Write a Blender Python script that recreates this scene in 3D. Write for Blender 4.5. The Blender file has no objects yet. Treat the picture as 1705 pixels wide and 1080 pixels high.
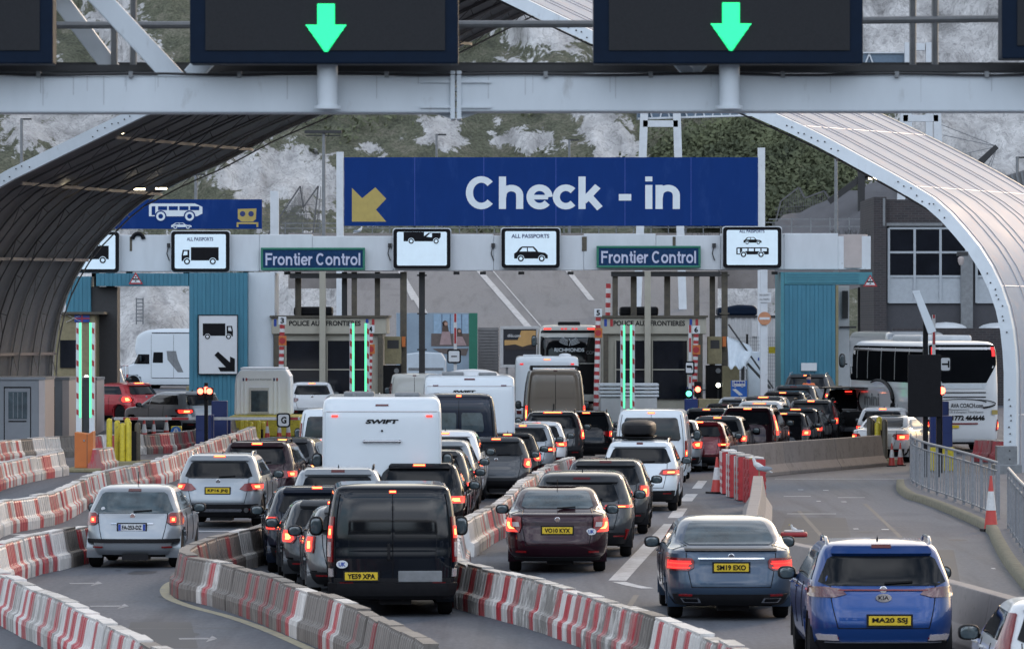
import bpy, bmesh, math, random
import numpy as np
from math import sin, cos, pi, radians as RAD, atan2, sqrt
from mathutils import Vector, Matrix, noise
random.seed(7)
SC = bpy.context.scene
COL = SC.collection
# ------------------------------------------------------------------ camera, world, sun, exposure
F = 8000.0; CX = 852.5; CY = 538.0; HC = 4.3        # focal length in photo pixels (1705 wide), horizon row, eye height
cam = bpy.data.objects.new('camera', bpy.data.cameras.new('camera')); COL.objects.link(cam)
cam.location = (0, 0, HC); cam.rotation_euler = (RAD(90), 0, 0)
cam.data.sensor_width = 36; cam.data.lens = 36 * F / 1705
cam.data.shift_y = (CY - 540) / 1705
cam.data.clip_start = 1; cam.data.clip_end = 3000
cam.data.dof.use_dof = True; cam.data.dof.focus_distance = 112; cam.data.dof.aperture_fstop = 9
SC.camera = cam
W_ = bpy.data.worlds.new('World'); SC.world = W_; W_.use_nodes = True
nt = W_.node_tree; N = nt.nodes; L = nt.links
bg = N['Background']; bg.inputs['Strength'].default_value = 0.1
sky = N.new('ShaderNodeTexSky'); sky.sky_type = 'NISHITA'; sky.sun_disc = False
SUN_EL, SUN_AZ = RAD(20), RAD(24)
sky.sun_elevation = SUN_EL; sky.sun_rotation = SUN_AZ; sky.air_density = 1.2; sky.dust_density = 2.0
tc = N.new('ShaderNodeTexCoord'); mp = N.new('ShaderNodeMapping'); mp.inputs['Scale'].default_value = (1.2, 1.2, 5.0)
nz = N.new('ShaderNodeTexNoise'); nz.inputs['Scale'].default_value = 2.3; nz.inputs['Detail'].default_value = 7; nz.inputs['Roughness'].default_value = .55
rp = N.new('ShaderNodeValToRGB'); rp.color_ramp.elements[0].position = .36; rp.color_ramp.elements[1].position = .56
nz2 = N.new('ShaderNodeTexNoise'); nz2.inputs['Scale'].default_value = 4.1; nz2.inputs['Detail'].default_value = 6
rp2 = N.new('ShaderNodeValToRGB')
rp2.color_ramp.elements[0].position = .35; rp2.color_ramp.elements[0].color = (3.0, 3.45, 4.3, 1)
rp2.color_ramp.elements[1].position = .68; rp2.color_ramp.elements[1].color = (8.4, 8.8, 9.5, 1)
mx = N.new('ShaderNodeMix'); mx.data_type = 'RGBA'
L.new(tc.outputs['Generated'], mp.inputs['Vector']); L.new(mp.outputs[0], nz.inputs['Vector']); L.new(mp.outputs[0], nz2.inputs['Vector'])
L.new(nz.outputs['Fac'], rp.inputs[0]); L.new(nz2.outputs['Fac'], rp2.inputs[0])
L.new(rp.outputs[0], mx.inputs[0]); L.new(sky.outputs[0], mx.inputs[6]); L.new(rp2.outputs[0], mx.inputs[7])
# brighter overcast behind the viewer, and a dark land horizon all round
sx = N.new('ShaderNodeSeparateXYZ'); L.new(tc.outputs['Generated'], sx.inputs[0])
def MR(src, a0, a1, b0, b1, sm=True):
    n_ = N.new('ShaderNodeMapRange'); n_.interpolation_type = 'SMOOTHSTEP' if sm else 'LINEAR'
    for k_, v_ in zip((1, 2, 3, 4), (a0, a1, b0, b1)): n_.inputs[k_].default_value = v_
    L.new(src, n_.inputs[0]); return n_.outputs[0]
def MT(op, p, q):
    n_ = N.new('ShaderNodeMath'); n_.operation = op
    for k_, v_ in enumerate((p, q)): (setattr(n_.inputs[k_], 'default_value', v_) if isinstance(v_, float) else L.new(v_, n_.inputs[k_]))
    return n_.outputs[0]
behind = MR(sx.outputs[1], -.5, .2, 1, 0)
lowdark = MR(sx.outputs[2], .04, .30, .96, 0)
dark = MT('SUBTRACT', 1.0, MT('MULTIPLY', behind, lowdark))
gain = MT('ADD', 1.5, MT('MULTIPLY', behind, 1.75))
zen = MR(sx.outputs[2], .55, .95, 1, .42)
class _o: outputs = [MT('MULTIPLY', MT('MULTIPLY', dark, gain), zen)]
mu = _o
vm = N.new('ShaderNodeVectorMath'); vm.operation = 'SCALE'; L.new(mx.outputs[2], vm.inputs[0]); L.new(mu.outputs[0], vm.inputs[3]); L.new(vm.outputs[0], bg.inputs['Color'])
sl = bpy.data.lights.new('sun', 'SUN'); sl.energy = 0.9; sl.angle = RAD(10); sl.color = (1, .72, .52)
so = bpy.data.objects.new('sun', sl); COL.objects.link(so)
sd = Vector((sin(SUN_AZ) * cos(SUN_EL), cos(SUN_AZ) * cos(SUN_EL), sin(SUN_EL)))
so.rotation_euler = sd.to_track_quat('Z', 'Y').to_euler()
SC.view_settings.view_transform = 'Standard'; SC.view_settings.look = 'None'; SC.view_settings.exposure = 0.4; SC.view_settings.gamma = 1

# ------------------------------------------------------------------ helpers
def lin(c):
    return tuple((v / 12.92 if v <= .04045 else ((v + .055) / 1.055) ** 2.4) for v in c)
MC = {}
def mat(name, col, rough=.6, metal=0, var=.25, scale=6, coat=0, bump=0, stretch=(1, 1, 1), rnd=0, col2=None, spec=.5, grime=None, emit=0):
    """procedural surface: base colour broken up by two scales of noise, and roughness with it"""
    if name in MC: return MC[name]
    m = bpy.data.materials.new(name); m.use_nodes = True; t = m.node_tree; n = t.nodes; l = t.links
    p = n['Principled BSDF']
    p.inputs['Roughness'].default_value = rough; p.inputs['Metallic'].default_value = metal
    p.inputs['Specular IOR Level'].default_value = spec
    if coat: p.inputs['Coat Weight'].default_value = coat; p.inputs['Coat Roughness'].default_value = .04
    c2 = col2 or tuple(v * (1 - var) for v in col)
    tcn = n.new('ShaderNodeTexCoord'); mpn = n.new('ShaderNodeMapping'); mpn.inputs['Scale'].default_value = stretch
    l.new(tcn.outputs['Object'], mpn.inputs['Vector'])
    src = mpn.outputs[0]
    if rnd:
        oi = n.new('ShaderNodeObjectInfo'); va = n.new('ShaderNodeVectorMath'); va.operation = 'MULTIPLY_ADD'
        va.inputs[1].default_value = (91, 57, 33); l.new(oi.outputs['Random'], va.inputs[0]); l.new(src, va.inputs[2]); src = va.outputs[0]
    a = n.new('ShaderNodeTexNoise'); a.inputs['Scale'].default_value = scale; a.inputs['Detail'].default_value = 8; a.inputs['Roughness'].default_value = .65
    l.new(src, a.inputs['Vector'])
    r = n.new('ShaderNodeValToRGB'); r.color_ramp.elements[0].position = .32; r.color_ramp.elements[1].position = .68
    r.color_ramp.elements[0].color = (*c2, 1); r.color_ramp.elements[1].color = (*col, 1)
    l.new(a.outputs['Fac'], r.inputs[0]); out = r.outputs[0]
    if grime:
        g = n.new('ShaderNodeTexNoise'); g.inputs['Scale'].default_value = grime[1]; g.inputs['Detail'].default_value = 9; g.inputs['Roughness'].default_value = .7
        l.new(src, g.inputs['Vector'])
        gr = n.new('ShaderNodeValToRGB'); gr.color_ramp.elements[0].position = grime[2]; gr.color_ramp.elements[1].position = grime[2] + .16
        l.new(g.outputs['Fac'], gr.inputs[0]); mm = n.new('ShaderNodeMix'); mm.data_type = 'RGBA'; mm.inputs[7].default_value = (*grime[0], 1)
        if rnd:
            mu = n.new('ShaderNodeMath'); mu.operation = 'MULTIPLY'; l.new(gr.outputs[0], mu.inputs[0]); l.new(oi.outputs['Random'], mu.inputs[1]); l.new(mu.outputs[0], mm.inputs[0])
        else: l.new(gr.outputs[0], mm.inputs[0])
        l.new(out, mm.inputs[6]); out = mm.outputs[2]
    l.new(out, p.inputs['Base Color'])
    rr = n.new('ShaderNodeMapRange'); rr.inputs[3].default_value = max(.02, rough * .8); rr.inputs[4].default_value = min(1, rough * 1.2)
    l.new(a.outputs['Fac'], rr.inputs[0]); l.new(rr.outputs[0], p.inputs['Roughness'])
    if bump:
        b = n.new('ShaderNodeBump'); b.inputs['Strength'].default_value = .6; b.inputs['Distance'].default_value = bump
        l.new(a.outputs['Fac'], b.inputs['Height']); l.new(b.outputs[0], p.inputs['Normal'])
    if emit:
        p.inputs['Emission Color'].default_value = (*col, 1); p.inputs['Emission Strength'].default_value = emit
    MC[name] = m; return m
def glow(name, col, s):
    if name in MC: return MC[name]
    m = bpy.data.materials.new(name); m.use_nodes = True; p = m.node_tree.nodes['Principled BSDF']
    p.inputs['Base Color'].default_value = (*[v * .3 for v in col], 1); p.inputs['Emission Color'].default_value = (*col, 1); p.inputs['Emission Strength'].default_value = s
    MC[name] = m; return m

def root_of(o):
    while o.parent: o = o.parent
    return o
class MB:
    def __init__(s): s.v = []; s.f = []; s.m = []; s.mi = 0
    def add(s, vs, fs):
        k = len(s.v); s.v += [tuple(v) for v in vs]
        for f in fs: s.f.append(tuple(i + k for i in f)); s.m.append(s.mi)
        return s
    def box(s, x0, x1, y0, y1, z0, z1):
        return s.add([(x0, y0, z0), (x1, y0, z0), (x1, y1, z0), (x0, y1, z0), (x0, y0, z1), (x1, y0, z1), (x1, y1, z1), (x0, y1, z1)],
                     [(0, 3, 2, 1), (4, 5, 6, 7), (0, 1, 5, 4), (1, 2, 6, 5), (2, 3, 7, 6), (3, 0, 4, 7)])
    def bar(s, a, b, w, h=None, up=(0, 0, 1)):
        """rectangular bar from a to b"""
        h = h or w; a = Vector(a); b = Vector(b); d = (b - a).normalized(); u = Vector(up)
        if abs(d.dot(u)) > .98: u = Vector((0, 1, 0))
        r = d.cross(u).normalized(); u = r.cross(d)
        vs = [p + r * (i * w / 2) + u * (j * h / 2) for p in (a, b) for i, j in ((-1, -1), (1, -1), (1, 1), (-1, 1))]
        return s.add(vs, [(0, 1, 2, 3), (7, 6, 5, 4), (0, 4, 5, 1), (1, 5, 6, 2), (2, 6, 7, 3), (3, 7, 4, 0)])
    def tube(s, pts, r, n=8, r2=None):
        P = [Vector(p) for p in pts]; vs = []; m = len(P)
        ref = Vector((0, 0, 1))
        if abs((P[-1] - P[0]).normalized().dot(ref)) > .9: ref = Vector((0, 1, 0))
        for i, p in enumerate(P):
            d = (P[min(i + 1, m - 1)] - P[max(i - 1, 0)]).normalized(); x = d.cross(ref).normalized(); y = x.cross(d)
            rr = r if r2 is None else r + (r2 - r) * i / (m - 1)
            vs += [p + x * (cos(2 * pi * k / n) * rr) + y * (sin(2 * pi * k / n) * rr) for k in range(n)]
        fs = [(i * n + k, i * n + (k + 1) % n, (i + 1) * n + (k + 1) % n, (i + 1) * n + k) for i in range(m - 1) for k in range(n)]
        fs += [tuple(range(n - 1, -1, -1)), tuple(range((m - 1) * n, m * n))]
        return s.add(vs, fs)
    def prism(s, poly, y0, y1, ax='y'):
        """poly of 2D points (x,z) extruded along y; ax='z': (x,y) along z; ax='x': (y,z) along x"""
        n = len(poly)
        if ax == 'y': g = lambda p, t: (p[0], t, p[1])
        elif ax == 'z': g = lambda p, t: (p[0], p[1], t)
        else: g = lambda p, t: (t, p[0], p[1])
        vs = [g(p, y0) for p in poly] + [g(p, y1) for p in poly]
        return s.add(vs, [tuple(range(n)), tuple(range(2 * n - 1, n - 1, -1))] + [(i, i + n, (i + 1) % n + n, (i + 1) % n) for i in range(n)])
    def lathe(s, c, prof, ax='x', n=24):
        """prof: (offset along axis, radius)"""
        vs = []
        for t, r in prof:
            for k in range(n):
                a = 2 * pi * k / n; u, w = cos(a) * r, sin(a) * r
                vs.append({'x': (c[0] + t, c[1] + u, c[2] + w), 'y': (c[0] + u, c[1] + t, c[2] + w), 'z': (c[0] + u, c[1] + w, c[2] + t)}[ax])
        m = len(prof)
        fs = [(i * n + k, i * n + (k + 1) % n, (i + 1) * n + (k + 1) % n, (i + 1) * n + k) for i in range(m - 1) for k in range(n)]
        fs += [tuple(range(n - 1, -1, -1)), tuple(range((m - 1) * n, m * n))]
        return s.add(vs, fs)
    def ell(s, c, r, n=12, m=8, e=1.0):
        vs = []
        sp = lambda v: math.copysign(abs(v) ** e, v)
        for i in range(m + 1):
            a = -pi / 2 + pi * i / m
            for k in range(n):
                b = 2 * pi * k / n; ca = max(cos(a), 1e-3)
                vs.append((c[0] + r[0] * sp(ca) * sp(cos(b)), c[1] + r[1] * sp(ca) * sp(sin(b)), c[2] + r[2] * sp(sin(a))))
        fs = [(i * n + k, i * n + (k + 1) % n, (i + 1) * n + (k + 1) % n, (i + 1) * n + k) for i in range(m) for k in range(n)]
        fs += [tuple(range(n - 1, -1, -1)), tuple(range(m * n, (m + 1) * n))]
        return s.add(vs, fs)
    def grid(s, P, flip=False, closed=False):
        """P: rows of equal-length point lists"""
        nr, nc = len(P), len(P[0]); vs = [p for r in P for p in r]
        fs = []
        for i in range(nr - 1):
            for j in range(nc if closed else nc - 1):
                q = (i * nc + j, i * nc + (j + 1) % nc, (i + 1) * nc + (j + 1) % nc, (i + 1) * nc + j)
                fs.append(q[::-1] if flip else q)
        return s.add(vs, fs)
    def build(s, name, m, parent=None, local=False, smooth=False, bevel=0, fix=True):
        me = bpy.data.meshes.new(name); vs = s.v
        if parent is not None and not local:
            q = root_of(parent).location; vs = [(x - q.x, y - q.y, z - q.z) for x, y, z in vs]
        me.from_pydata(vs, [], s.f)
        ms = m if isinstance(m, (list, tuple)) else [m]
        for q in ms: me.materials.append(q)
        if len(ms) > 1: me.polygons.foreach_set('material_index', s.m)
        if fix:
            b = bmesh.new(); b.from_mesh(me); bmesh.ops.recalc_face_normals(b, faces=b.faces); b.to_mesh(me); b.free()
        if smooth:
            me.polygons.foreach_set('use_smooth', [True] * len(me.polygons))
            if smooth != 'all': me.set_sharp_from_angle(angle=RAD(38))
        me.update()
        o = bpy.data.objects.new(name, me); COL.objects.link(o)
        if parent is not None: o.parent = parent
        if bevel:
            bm = o.modifiers.new('bevel', 'BEVEL'); bm.width = bevel; bm.segments = 2; bm.limit_method = 'ANGLE'
        return o
def tag(o, label=None, cat=None, group=None, kind=None):
    if label: o['label'] = label
    if cat: o['category'] = cat
    if group: o['group'] = group
    if kind: o['kind'] = kind
    return o
def thing(name, label, cat, loc, group=None, rz=0):
    o = bpy.data.objects.new(name, None); COL.objects.link(o); o.location = loc; o.rotation_euler = (0, 0, rz); o.empty_display_size = .3
    return tag(o, label, cat, group)
def X(px, Y): return (px - CX) / F * Y
def Z(py, Y): return HC - (py - CY) / F * Y
def G(px, py):
    """point of the flat ground seen at a photo pixel"""
    Y = F * HC / (py - CY); return (X(px, Y), Y)
def zg(Y):
    return 0 if Y < 160 else min((Y - 160) * .022, 1.2)
def pbox(mb, x0, x1, y0, y1, Y, d):
    return mb.box(X(x0, Y), X(x1, Y), Y, Y + d, Z(y1, Y), Z(y0, Y))
def ppoly(pts, Y): return [(X(a, Y), Z(b, Y)) for a, b in pts]

TXT = {}
def text_geo(s, bold):
    k = (s, bold)
    if k in TXT: return TXT[k]
    c = bpy.data.curves.new('t', 'FONT'); c.body = s; c.size = 1; c.offset = bold; c.resolution_u = 3
    o = bpy.data.objects.new('t', c); COL.objects.link(o); bpy.context.view_layer.update()
    me = bpy.data.meshes.new_from_object(o.evaluated_get(bpy.context.evaluated_depsgraph_get()))
    vs = np.array([v.co[:2] for v in me.vertices]) if len(me.vertices) else np.zeros((1, 2)); fs = [tuple(p.vertices) for p in me.polygons]
    bpy.data.objects.remove(o); bpy.data.curves.remove(c); bpy.data.meshes.remove(me)
    TXT[k] = (vs, fs); return TXT[k]
def lettering(s, m, parent, o, r, u, w, h=None, bold=.02, local=False, shear=0, th=.004, name='lettering'):
    """text centred on o, running along r, upright along u, w wide (h tall)"""
    vs, fs = text_geo(s, bold); mn = vs.min(0); mxx = vs.max(0); sz = mxx - mn
    kx = w / sz[0]; kz = (h / sz[1]) if h else kx; o = Vector(o); r = Vector(r).normalized(); u = Vector(u).normalized(); nn = r.cross(u)
    mb = MB(); cen = (mn + mxx) / 2
    P = [o + r * ((v[0] - cen[0]) * kx + shear * (v[1] - cen[1]) * kz) + u * ((v[1] - cen[1]) * kz) for v in vs]
    # a thin solid: front faces plus sides
    n = len(P); edges = {}
    for f in fs:
        for i in range(len(f)):
            e = (f[i], f[(i + 1) % len(f)]); edges[e] = edges.get(e, 0) + 1
    F2 = list(fs)
    for (a, b) in edges:
        if (b, a) not in edges: F2.append((b, a, a + n, b + n))
    mb.add([p + nn * th for p in P] + P, F2)
    return mb.build(name, m, parent, local=local, fix=False)
def round_rect(x0, x1, z0, z1, r, k=4):
    out = []
    for cx, cz, a0 in ((x1 - r, z0 + r, -90), (x1 - r, z1 - r, 0), (x0 + r, z1 - r, 90), (x0 + r, z0 + r, 180)):
        for i in range(k + 1):
            a = RAD(a0 + 90 * i / k); out.append((cx + r * cos(a), cz + r * sin(a)))
    return out
def ring(cx, cz, r, k=16): return [(cx + r * cos(2 * pi * i / k), cz + r * sin(2 * pi * i / k)) for i in range(k)]

# ------------------------------------------------------------------ materials
M = {}
M['white_paint'] = mat('white_paint', (.62, .65, .68), .45, var=.14, scale=2.5, grime=((.3, .29, .27), 5, .6))
M['steel_white'] = mat('weathered_white_steel', (.6, .63, .66), .4, var=.12, scale=1.5, grime=((.25, .19, .14), 7, .68), stretch=(1, 1, .3))
M['beam_grey'] = mat('pale_grey_steel', (.58, .63, .67), .42, var=.14, scale=1.2, grime=((.34, .35, .36), 3.5, .6), stretch=(1, 1, .35))
M['grey_steel'] = mat('grey_steel', (.22, .23, .24), .45, var=.3, scale=6, metal=.3)
M['dark_steel'] = mat('dark_steel', (.03, .03, .032), .5, var=.3, scale=8)
M['brown_steel'] = mat('rusty_brown_column', (.1, .085, .06), .6, var=.4, scale=4, grime=((.05, .045, .04), 6, .5))
M['lining'] = mat('dark_lining', (.15, .148, .16), .55, var=.35, scale=3, grime=((.08, .075, .08), 5, .55))
M['rib'] = mat('galvanised_rib', (.3, .29, .28), .4, var=.3, scale=5, metal=.4)
M['seam'] = mat('seam_highlight', (.46, .41, .41), .5, var=.2)  # paler, pinkish colour paints the highlight along each roof seam
M['roof_skin'] = mat('pale_standing_seam_metal', (.36, .385, .43), .55, var=.12, scale=1.2, metal=0, spec=.08, grime=((.43, .38, .38), 2, .52))
M['blue_sign'] = mat('blue_sign_face', (.006, .034, .165), .5, var=.1, scale=2, spec=.08, grime=((.016, .05, .19), 1.3, .55), stretch=(1, 1, .35))
M['white_letter'] = mat('white_letter', (.66, .72, .76), .5, var=.08, scale=3)
M['gold'] = mat('gold_sign_paint', (.42, .32, .09), .55, var=.15, scale=5)
M['black'] = mat('black_paint', (.009, .009, .011), .45, var=.3, scale=6, spec=.12)
M['rubber'] = mat('tyre_rubber', (.011, .011, .012), .8, var=.4, scale=20, spec=.1)
M['plastic'] = mat('dark_plastic', (.014, .014, .016), .55, var=.3, scale=15, spec=.15)
M['glass'] = mat('dark_glass', (.006, .007, .009), .05, var=.3, scale=2, spec=.4)
M['glass_blue'] = mat('sky_toned_glass', (.07, .1, .115), .04, var=.6, scale=3, spec=1.0)  # base lightened so the colour carries part of the sky reflection
M['alloy'] = mat('alloy_rim', (.4, .4, .42), .25, metal=.9, var=.2, scale=10)
M['chrome'] = mat('chrome_trim', (.6, .6, .62), .12, metal=1, var=.1, scale=10)
M['red_lens'] = mat('red_lens', (.2, .004, .006), .2, var=.3, scale=30, coat=.3)
M['dim_lens'] = mat('dark_red_lens', (.1, .004, .006), .12, var=.3, scale=30, coat=1)
M['clear_lens'] = mat('clear_lens', (.45, .4, .4), .15, var=.2, scale=30, coat=1)
M['brake'] = glow('brake_light', (1, .04, .025), 1.7)
M['brake_core'] = glow('brake_light_core', (1, .32, .08), 4.0)
M['brake_soft'] = glow('tail_glow', (1, .03, .03), .7)
M['green_led'] = glow('green_led', (.03, 1, .33), 1.15)
M['green_bar'] = glow('green_light_bar', (.1, .95, .4), 1.2)
M['red_signal'] = glow('red_signal', (1, .1, .06), 7)
M['green_signal'] = glow('green_signal', (.1, .9, .45), 3)
M['lamp'] = glow('lamp', (1, .86, .6), 7)
M['sign_face'] = mat('backlit_sign_face', (.62, .74, .82), .3, var=.08, scale=3, emit=.22)
M['plate_y'] = mat('yellow_plate', (.62, .43, .02), .4, var=.05, scale=6)
M['plate_w'] = mat('white_plate', (.6, .62, .64), .4, var=.05, scale=6)
M['eu_blue'] = mat('plate_blue', (.02, .06, .32), .4)
M['red_paint'] = mat('red_paint', (.4, .03, .035), .5, var=.3, scale=8)
M['yellow'] = mat('yellow_bollard_paint', (.62, .5, .03), .5, var=.3, scale=9, grime=((.16, .12, .03), 12, .55))
M['ochre'] = mat('worn_ochre_paint', (.25, .215, .12), .6, var=.3, scale=5, grime=((.15, .12, .06), 9, .55))
M['blue_box'] = mat('navy_cabinet', (.012, .03, .14), .4, var=.15, scale=4)
M['orange_box'] = mat('orange_cabinet', (.5, .14, .03), .5, var=.12, scale=4)
M['teal'] = mat('teal_cladding', (.045, .19, .27), .5, var=.18, scale=2.5, stretch=(1, 1, .3))
M['teal_pale'] = mat('teal_frame', (.06, .23, .28), .5, var=.2, scale=3)
M['kiosk_grey'] = mat('grey_kiosk', (.2, .215, .235), .5, var=.12, scale=3)
M['kiosk_trim'] = mat('pink_grey_trim', (.46, .4, .38), .5, var=.12, scale=3)
M['booth_cream'] = mat('booth_cream', (.36, .34, .28), .5, var=.12, scale=2.5, grime=((.2, .17, .12), 5, .6))
M['booth_glass'] = mat('booth_window', (.01, .012, .018), .08, var=.4, scale=1.5)
M['concrete'] = mat('precast_concrete', (.3, .27, .255), .85, var=.22, scale=2.5, grime=((.16, .145, .135), 5, .55), bump=.01)
M['wall_conc'] = mat('barrier_concrete', (.2, .18, .175), .85, var=.28, scale=1.4, grime=((.1, .09, .085), 3.5, .52), bump=.01)
M['bar_white'] = mat('dirty_white_plastic', (.72, .69, .66), .5, var=.2, scale=7, rnd=1, grime=((.2, .185, .17), 3.6, .37), stretch=(1, 1, .4))
M['bar_red'] = mat('faded_red_plastic', (.5, .035, .05), .45, var=.3, scale=7, rnd=1, grime=((.3, .15, .14), 3.6, .4), stretch=(1, 1, .4))
M['bar_grime'] = mat('grimy_grey_plastic', (.215, .19, .17), .6, var=.45, scale=6, rnd=1, grime=((.1, .088, .078), 4, .42), stretch=(1, 1, .35))
M['bar_dred'] = mat('grimy_red_plastic', (.3, .045, .05), .55, var=.45, scale=6, rnd=1, grime=((.14, .09, .08), 4, .42), stretch=(1, 1, .35))
M['cone_red'] = mat('cone_red', (.5, .05, .04), .5, var=.2, scale=12)
M['cone_white'] = mat('cone_white', (.6, .6, .6), .5, var=.2, scale=12)
M['mark_white'] = mat('road_paint_white', (.5, .51, .52), .7, var=.35, scale=3, grime=((.22, .22, .23), 4, .5))
M['mark_cream'] = mat('road_paint_cream', (.42, .37, .24), .7, var=.35, scale=3, grime=((.22, .22, .2), 4, .5))
M['tar'] = mat('tar_seam', (.06, .06, .062), .6, var=.3, scale=3)
M['skin'] = mat('skin', (.45, .27, .2), .6, var=.1)
M['hiviz'] = mat('orange_hi_vis', (.75, .16, .04), .6, var=.15, scale=10)
M['feather'] = mat('white_feathers', (.62, .62, .62), .7, var=.15, scale=40)
M['feather_grey'] = mat('grey_feathers', (.25, .28, .32), .7, var=.2, scale=40)
M['green_paint'] = mat('green_frame', (.02, .17, .11), .45, var=.15, scale=6)
M['fc_face'] = mat('indigo_sign_face', (.012, .045, .12), .5, var=.35, scale=9, spec=.1, grime=((.1, .14, .24), 14, .58))
M['pale_letter'] = mat('lilac_white_letter', (.5, .52, .66), .5, var=.1, scale=8)
M['tarp'] = mat('white_tarpaulin', (.55, .62, .68), .6, var=.12, scale=3, bump=.02)
M['corr_white'] = mat('white_corrugated', (.5, .5, .5), .5, var=.15, scale=3)
M['trailer_grey'] = mat('ribbed_grey', (.2, .195, .195), .6, var=.2, scale=3)

M['purlin'] = mat('purlin_steel', (.2, .16, .155), .5, var=.3, scale=3)
M['rib_shaded'] = mat('shaded_rib', (.09, .085, .085), .5, var=.3, scale=4)  # darker copy of the rib steel, with the canopy's interior shade in its colour
GLY = {}
def _arc(cx, cy, rx, ry, a0, a1, n=16): return [(cx + rx * cos(RAD(t)), cy + ry * sin(RAD(t))) for t in np.linspace(a0, a1, n)]
_st = [(.095, 0), (.095, 1)]; _sx = [(.095, 0), (.095, .74)]; _ar = [(.1, .36)] + _arc(.345, .43, .235, .215, 180, 0, 12) + [(.58, 0)]
GLY = {'C': (.93, [_arc(.43, .5, .335, .41, 42, 318, 24)]), 'h': (.78, [_st, _ar]), 'n': (.78, [_sx, _ar]), 'e': (.74, [_arc(.36, .37, .27, .285, 0, 322, 22), ([(.1, .365), (.6, .365)], .14)]), 'c': (.72, [_arc(.36, .37, .27, .285, 42, 318, 18)]),
       'k': (.74, [_st, [(.14, .24), (.54, .70)], [(.27, .42), (.60, .02)]]), '-': (.46, [[(.05, .36), (.40, .36)]]), 'i': (.29, [_sx, [(.095, .85), (.095, 1)]]), 'l': (.29, [_st]), 'F': (.76, [_st, [(.1, .905), (.68, .905)], ([(.1, .52), (.6, .52)], .17)]),
       'r': (.46, [_sx, [(.1, .38), (.15, .54), (.25, .635), (.41, .655)]]), 'o': (.82, [_arc(.37, .37, .275, .285, 0, 360, 26)]), 't': (.46, [[(.2, .95), (.2, .22), (.24, .12), (.32, .09), (.42, .095)], ([(.02, .665), (.4, .665)], .15)]), ' ': (.34, [])}
def stroke_text(s, m, parent, o, w, h, wd=.2, name='lettering'):
    """bold grotesque lettering built from thick strokes, facing -Y, centred on o"""
    adv = sum(GLY[c][0] for c in s) - .1; kx = w / adv; x = 0; mb = MB(); lay = 0
    for c in s:
        for q in GLY[c][1]:
            pts, ww = q if isinstance(q, tuple) else (q, wd); P = [Vector((x + a, b)) for a, b in pts]; R = [[], [], [], []]; lay = (lay + 1) % 5; y = o[1] - .012 - lay * .0012
            for i, p in enumerate(P):
                d1 = (P[min(i + 1, len(P) - 1)] - p); d0 = (p - P[max(i - 1, 0)]); d = (d0.normalized() + d1.normalized()).normalized() if d0.length and d1.length else (d0 + d1).normalized()
                n_ = Vector((-d.y, d.x)) * ww / 2
                for k, e in enumerate((p + n_, p - n_)): R[k].append((o[0] + (e.x - adv / 2) * kx, y, o[2] + (e.y - .5) * h)); R[3 - k].append((o[0] + (e.x - adv / 2) * kx, o[1], o[2] + (e.y - .5) * h))
            mb.grid([R[0], R[1], R[2], R[3]], closed=False); mb.grid([R[3], R[0]])
            for e in (0, -1): mb.add([R[k][e] for k in range(4)], [(0, 1, 2, 3)])
        x += GLY[c][0]
    return mb.build(name, m, parent, fix=False)
M['coach_glass'] = mat('coach_glass', (.008, .009, .011), .3, var=.3, scale=1, spec=.0)
M['kiosk_white'] = mat('kiosk_white', (.86, .9, .95), .45, var=.06, scale=3)
M['mark_faint'] = mat('faint_road_paint', (.3, .31, .33), .7, var=.4, scale=4, grime=((.16, .165, .175), 3, .45))
M['frame_grey'] = mat('window_frame_grey', (.36, .39, .42), .5, var=.15)
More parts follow.
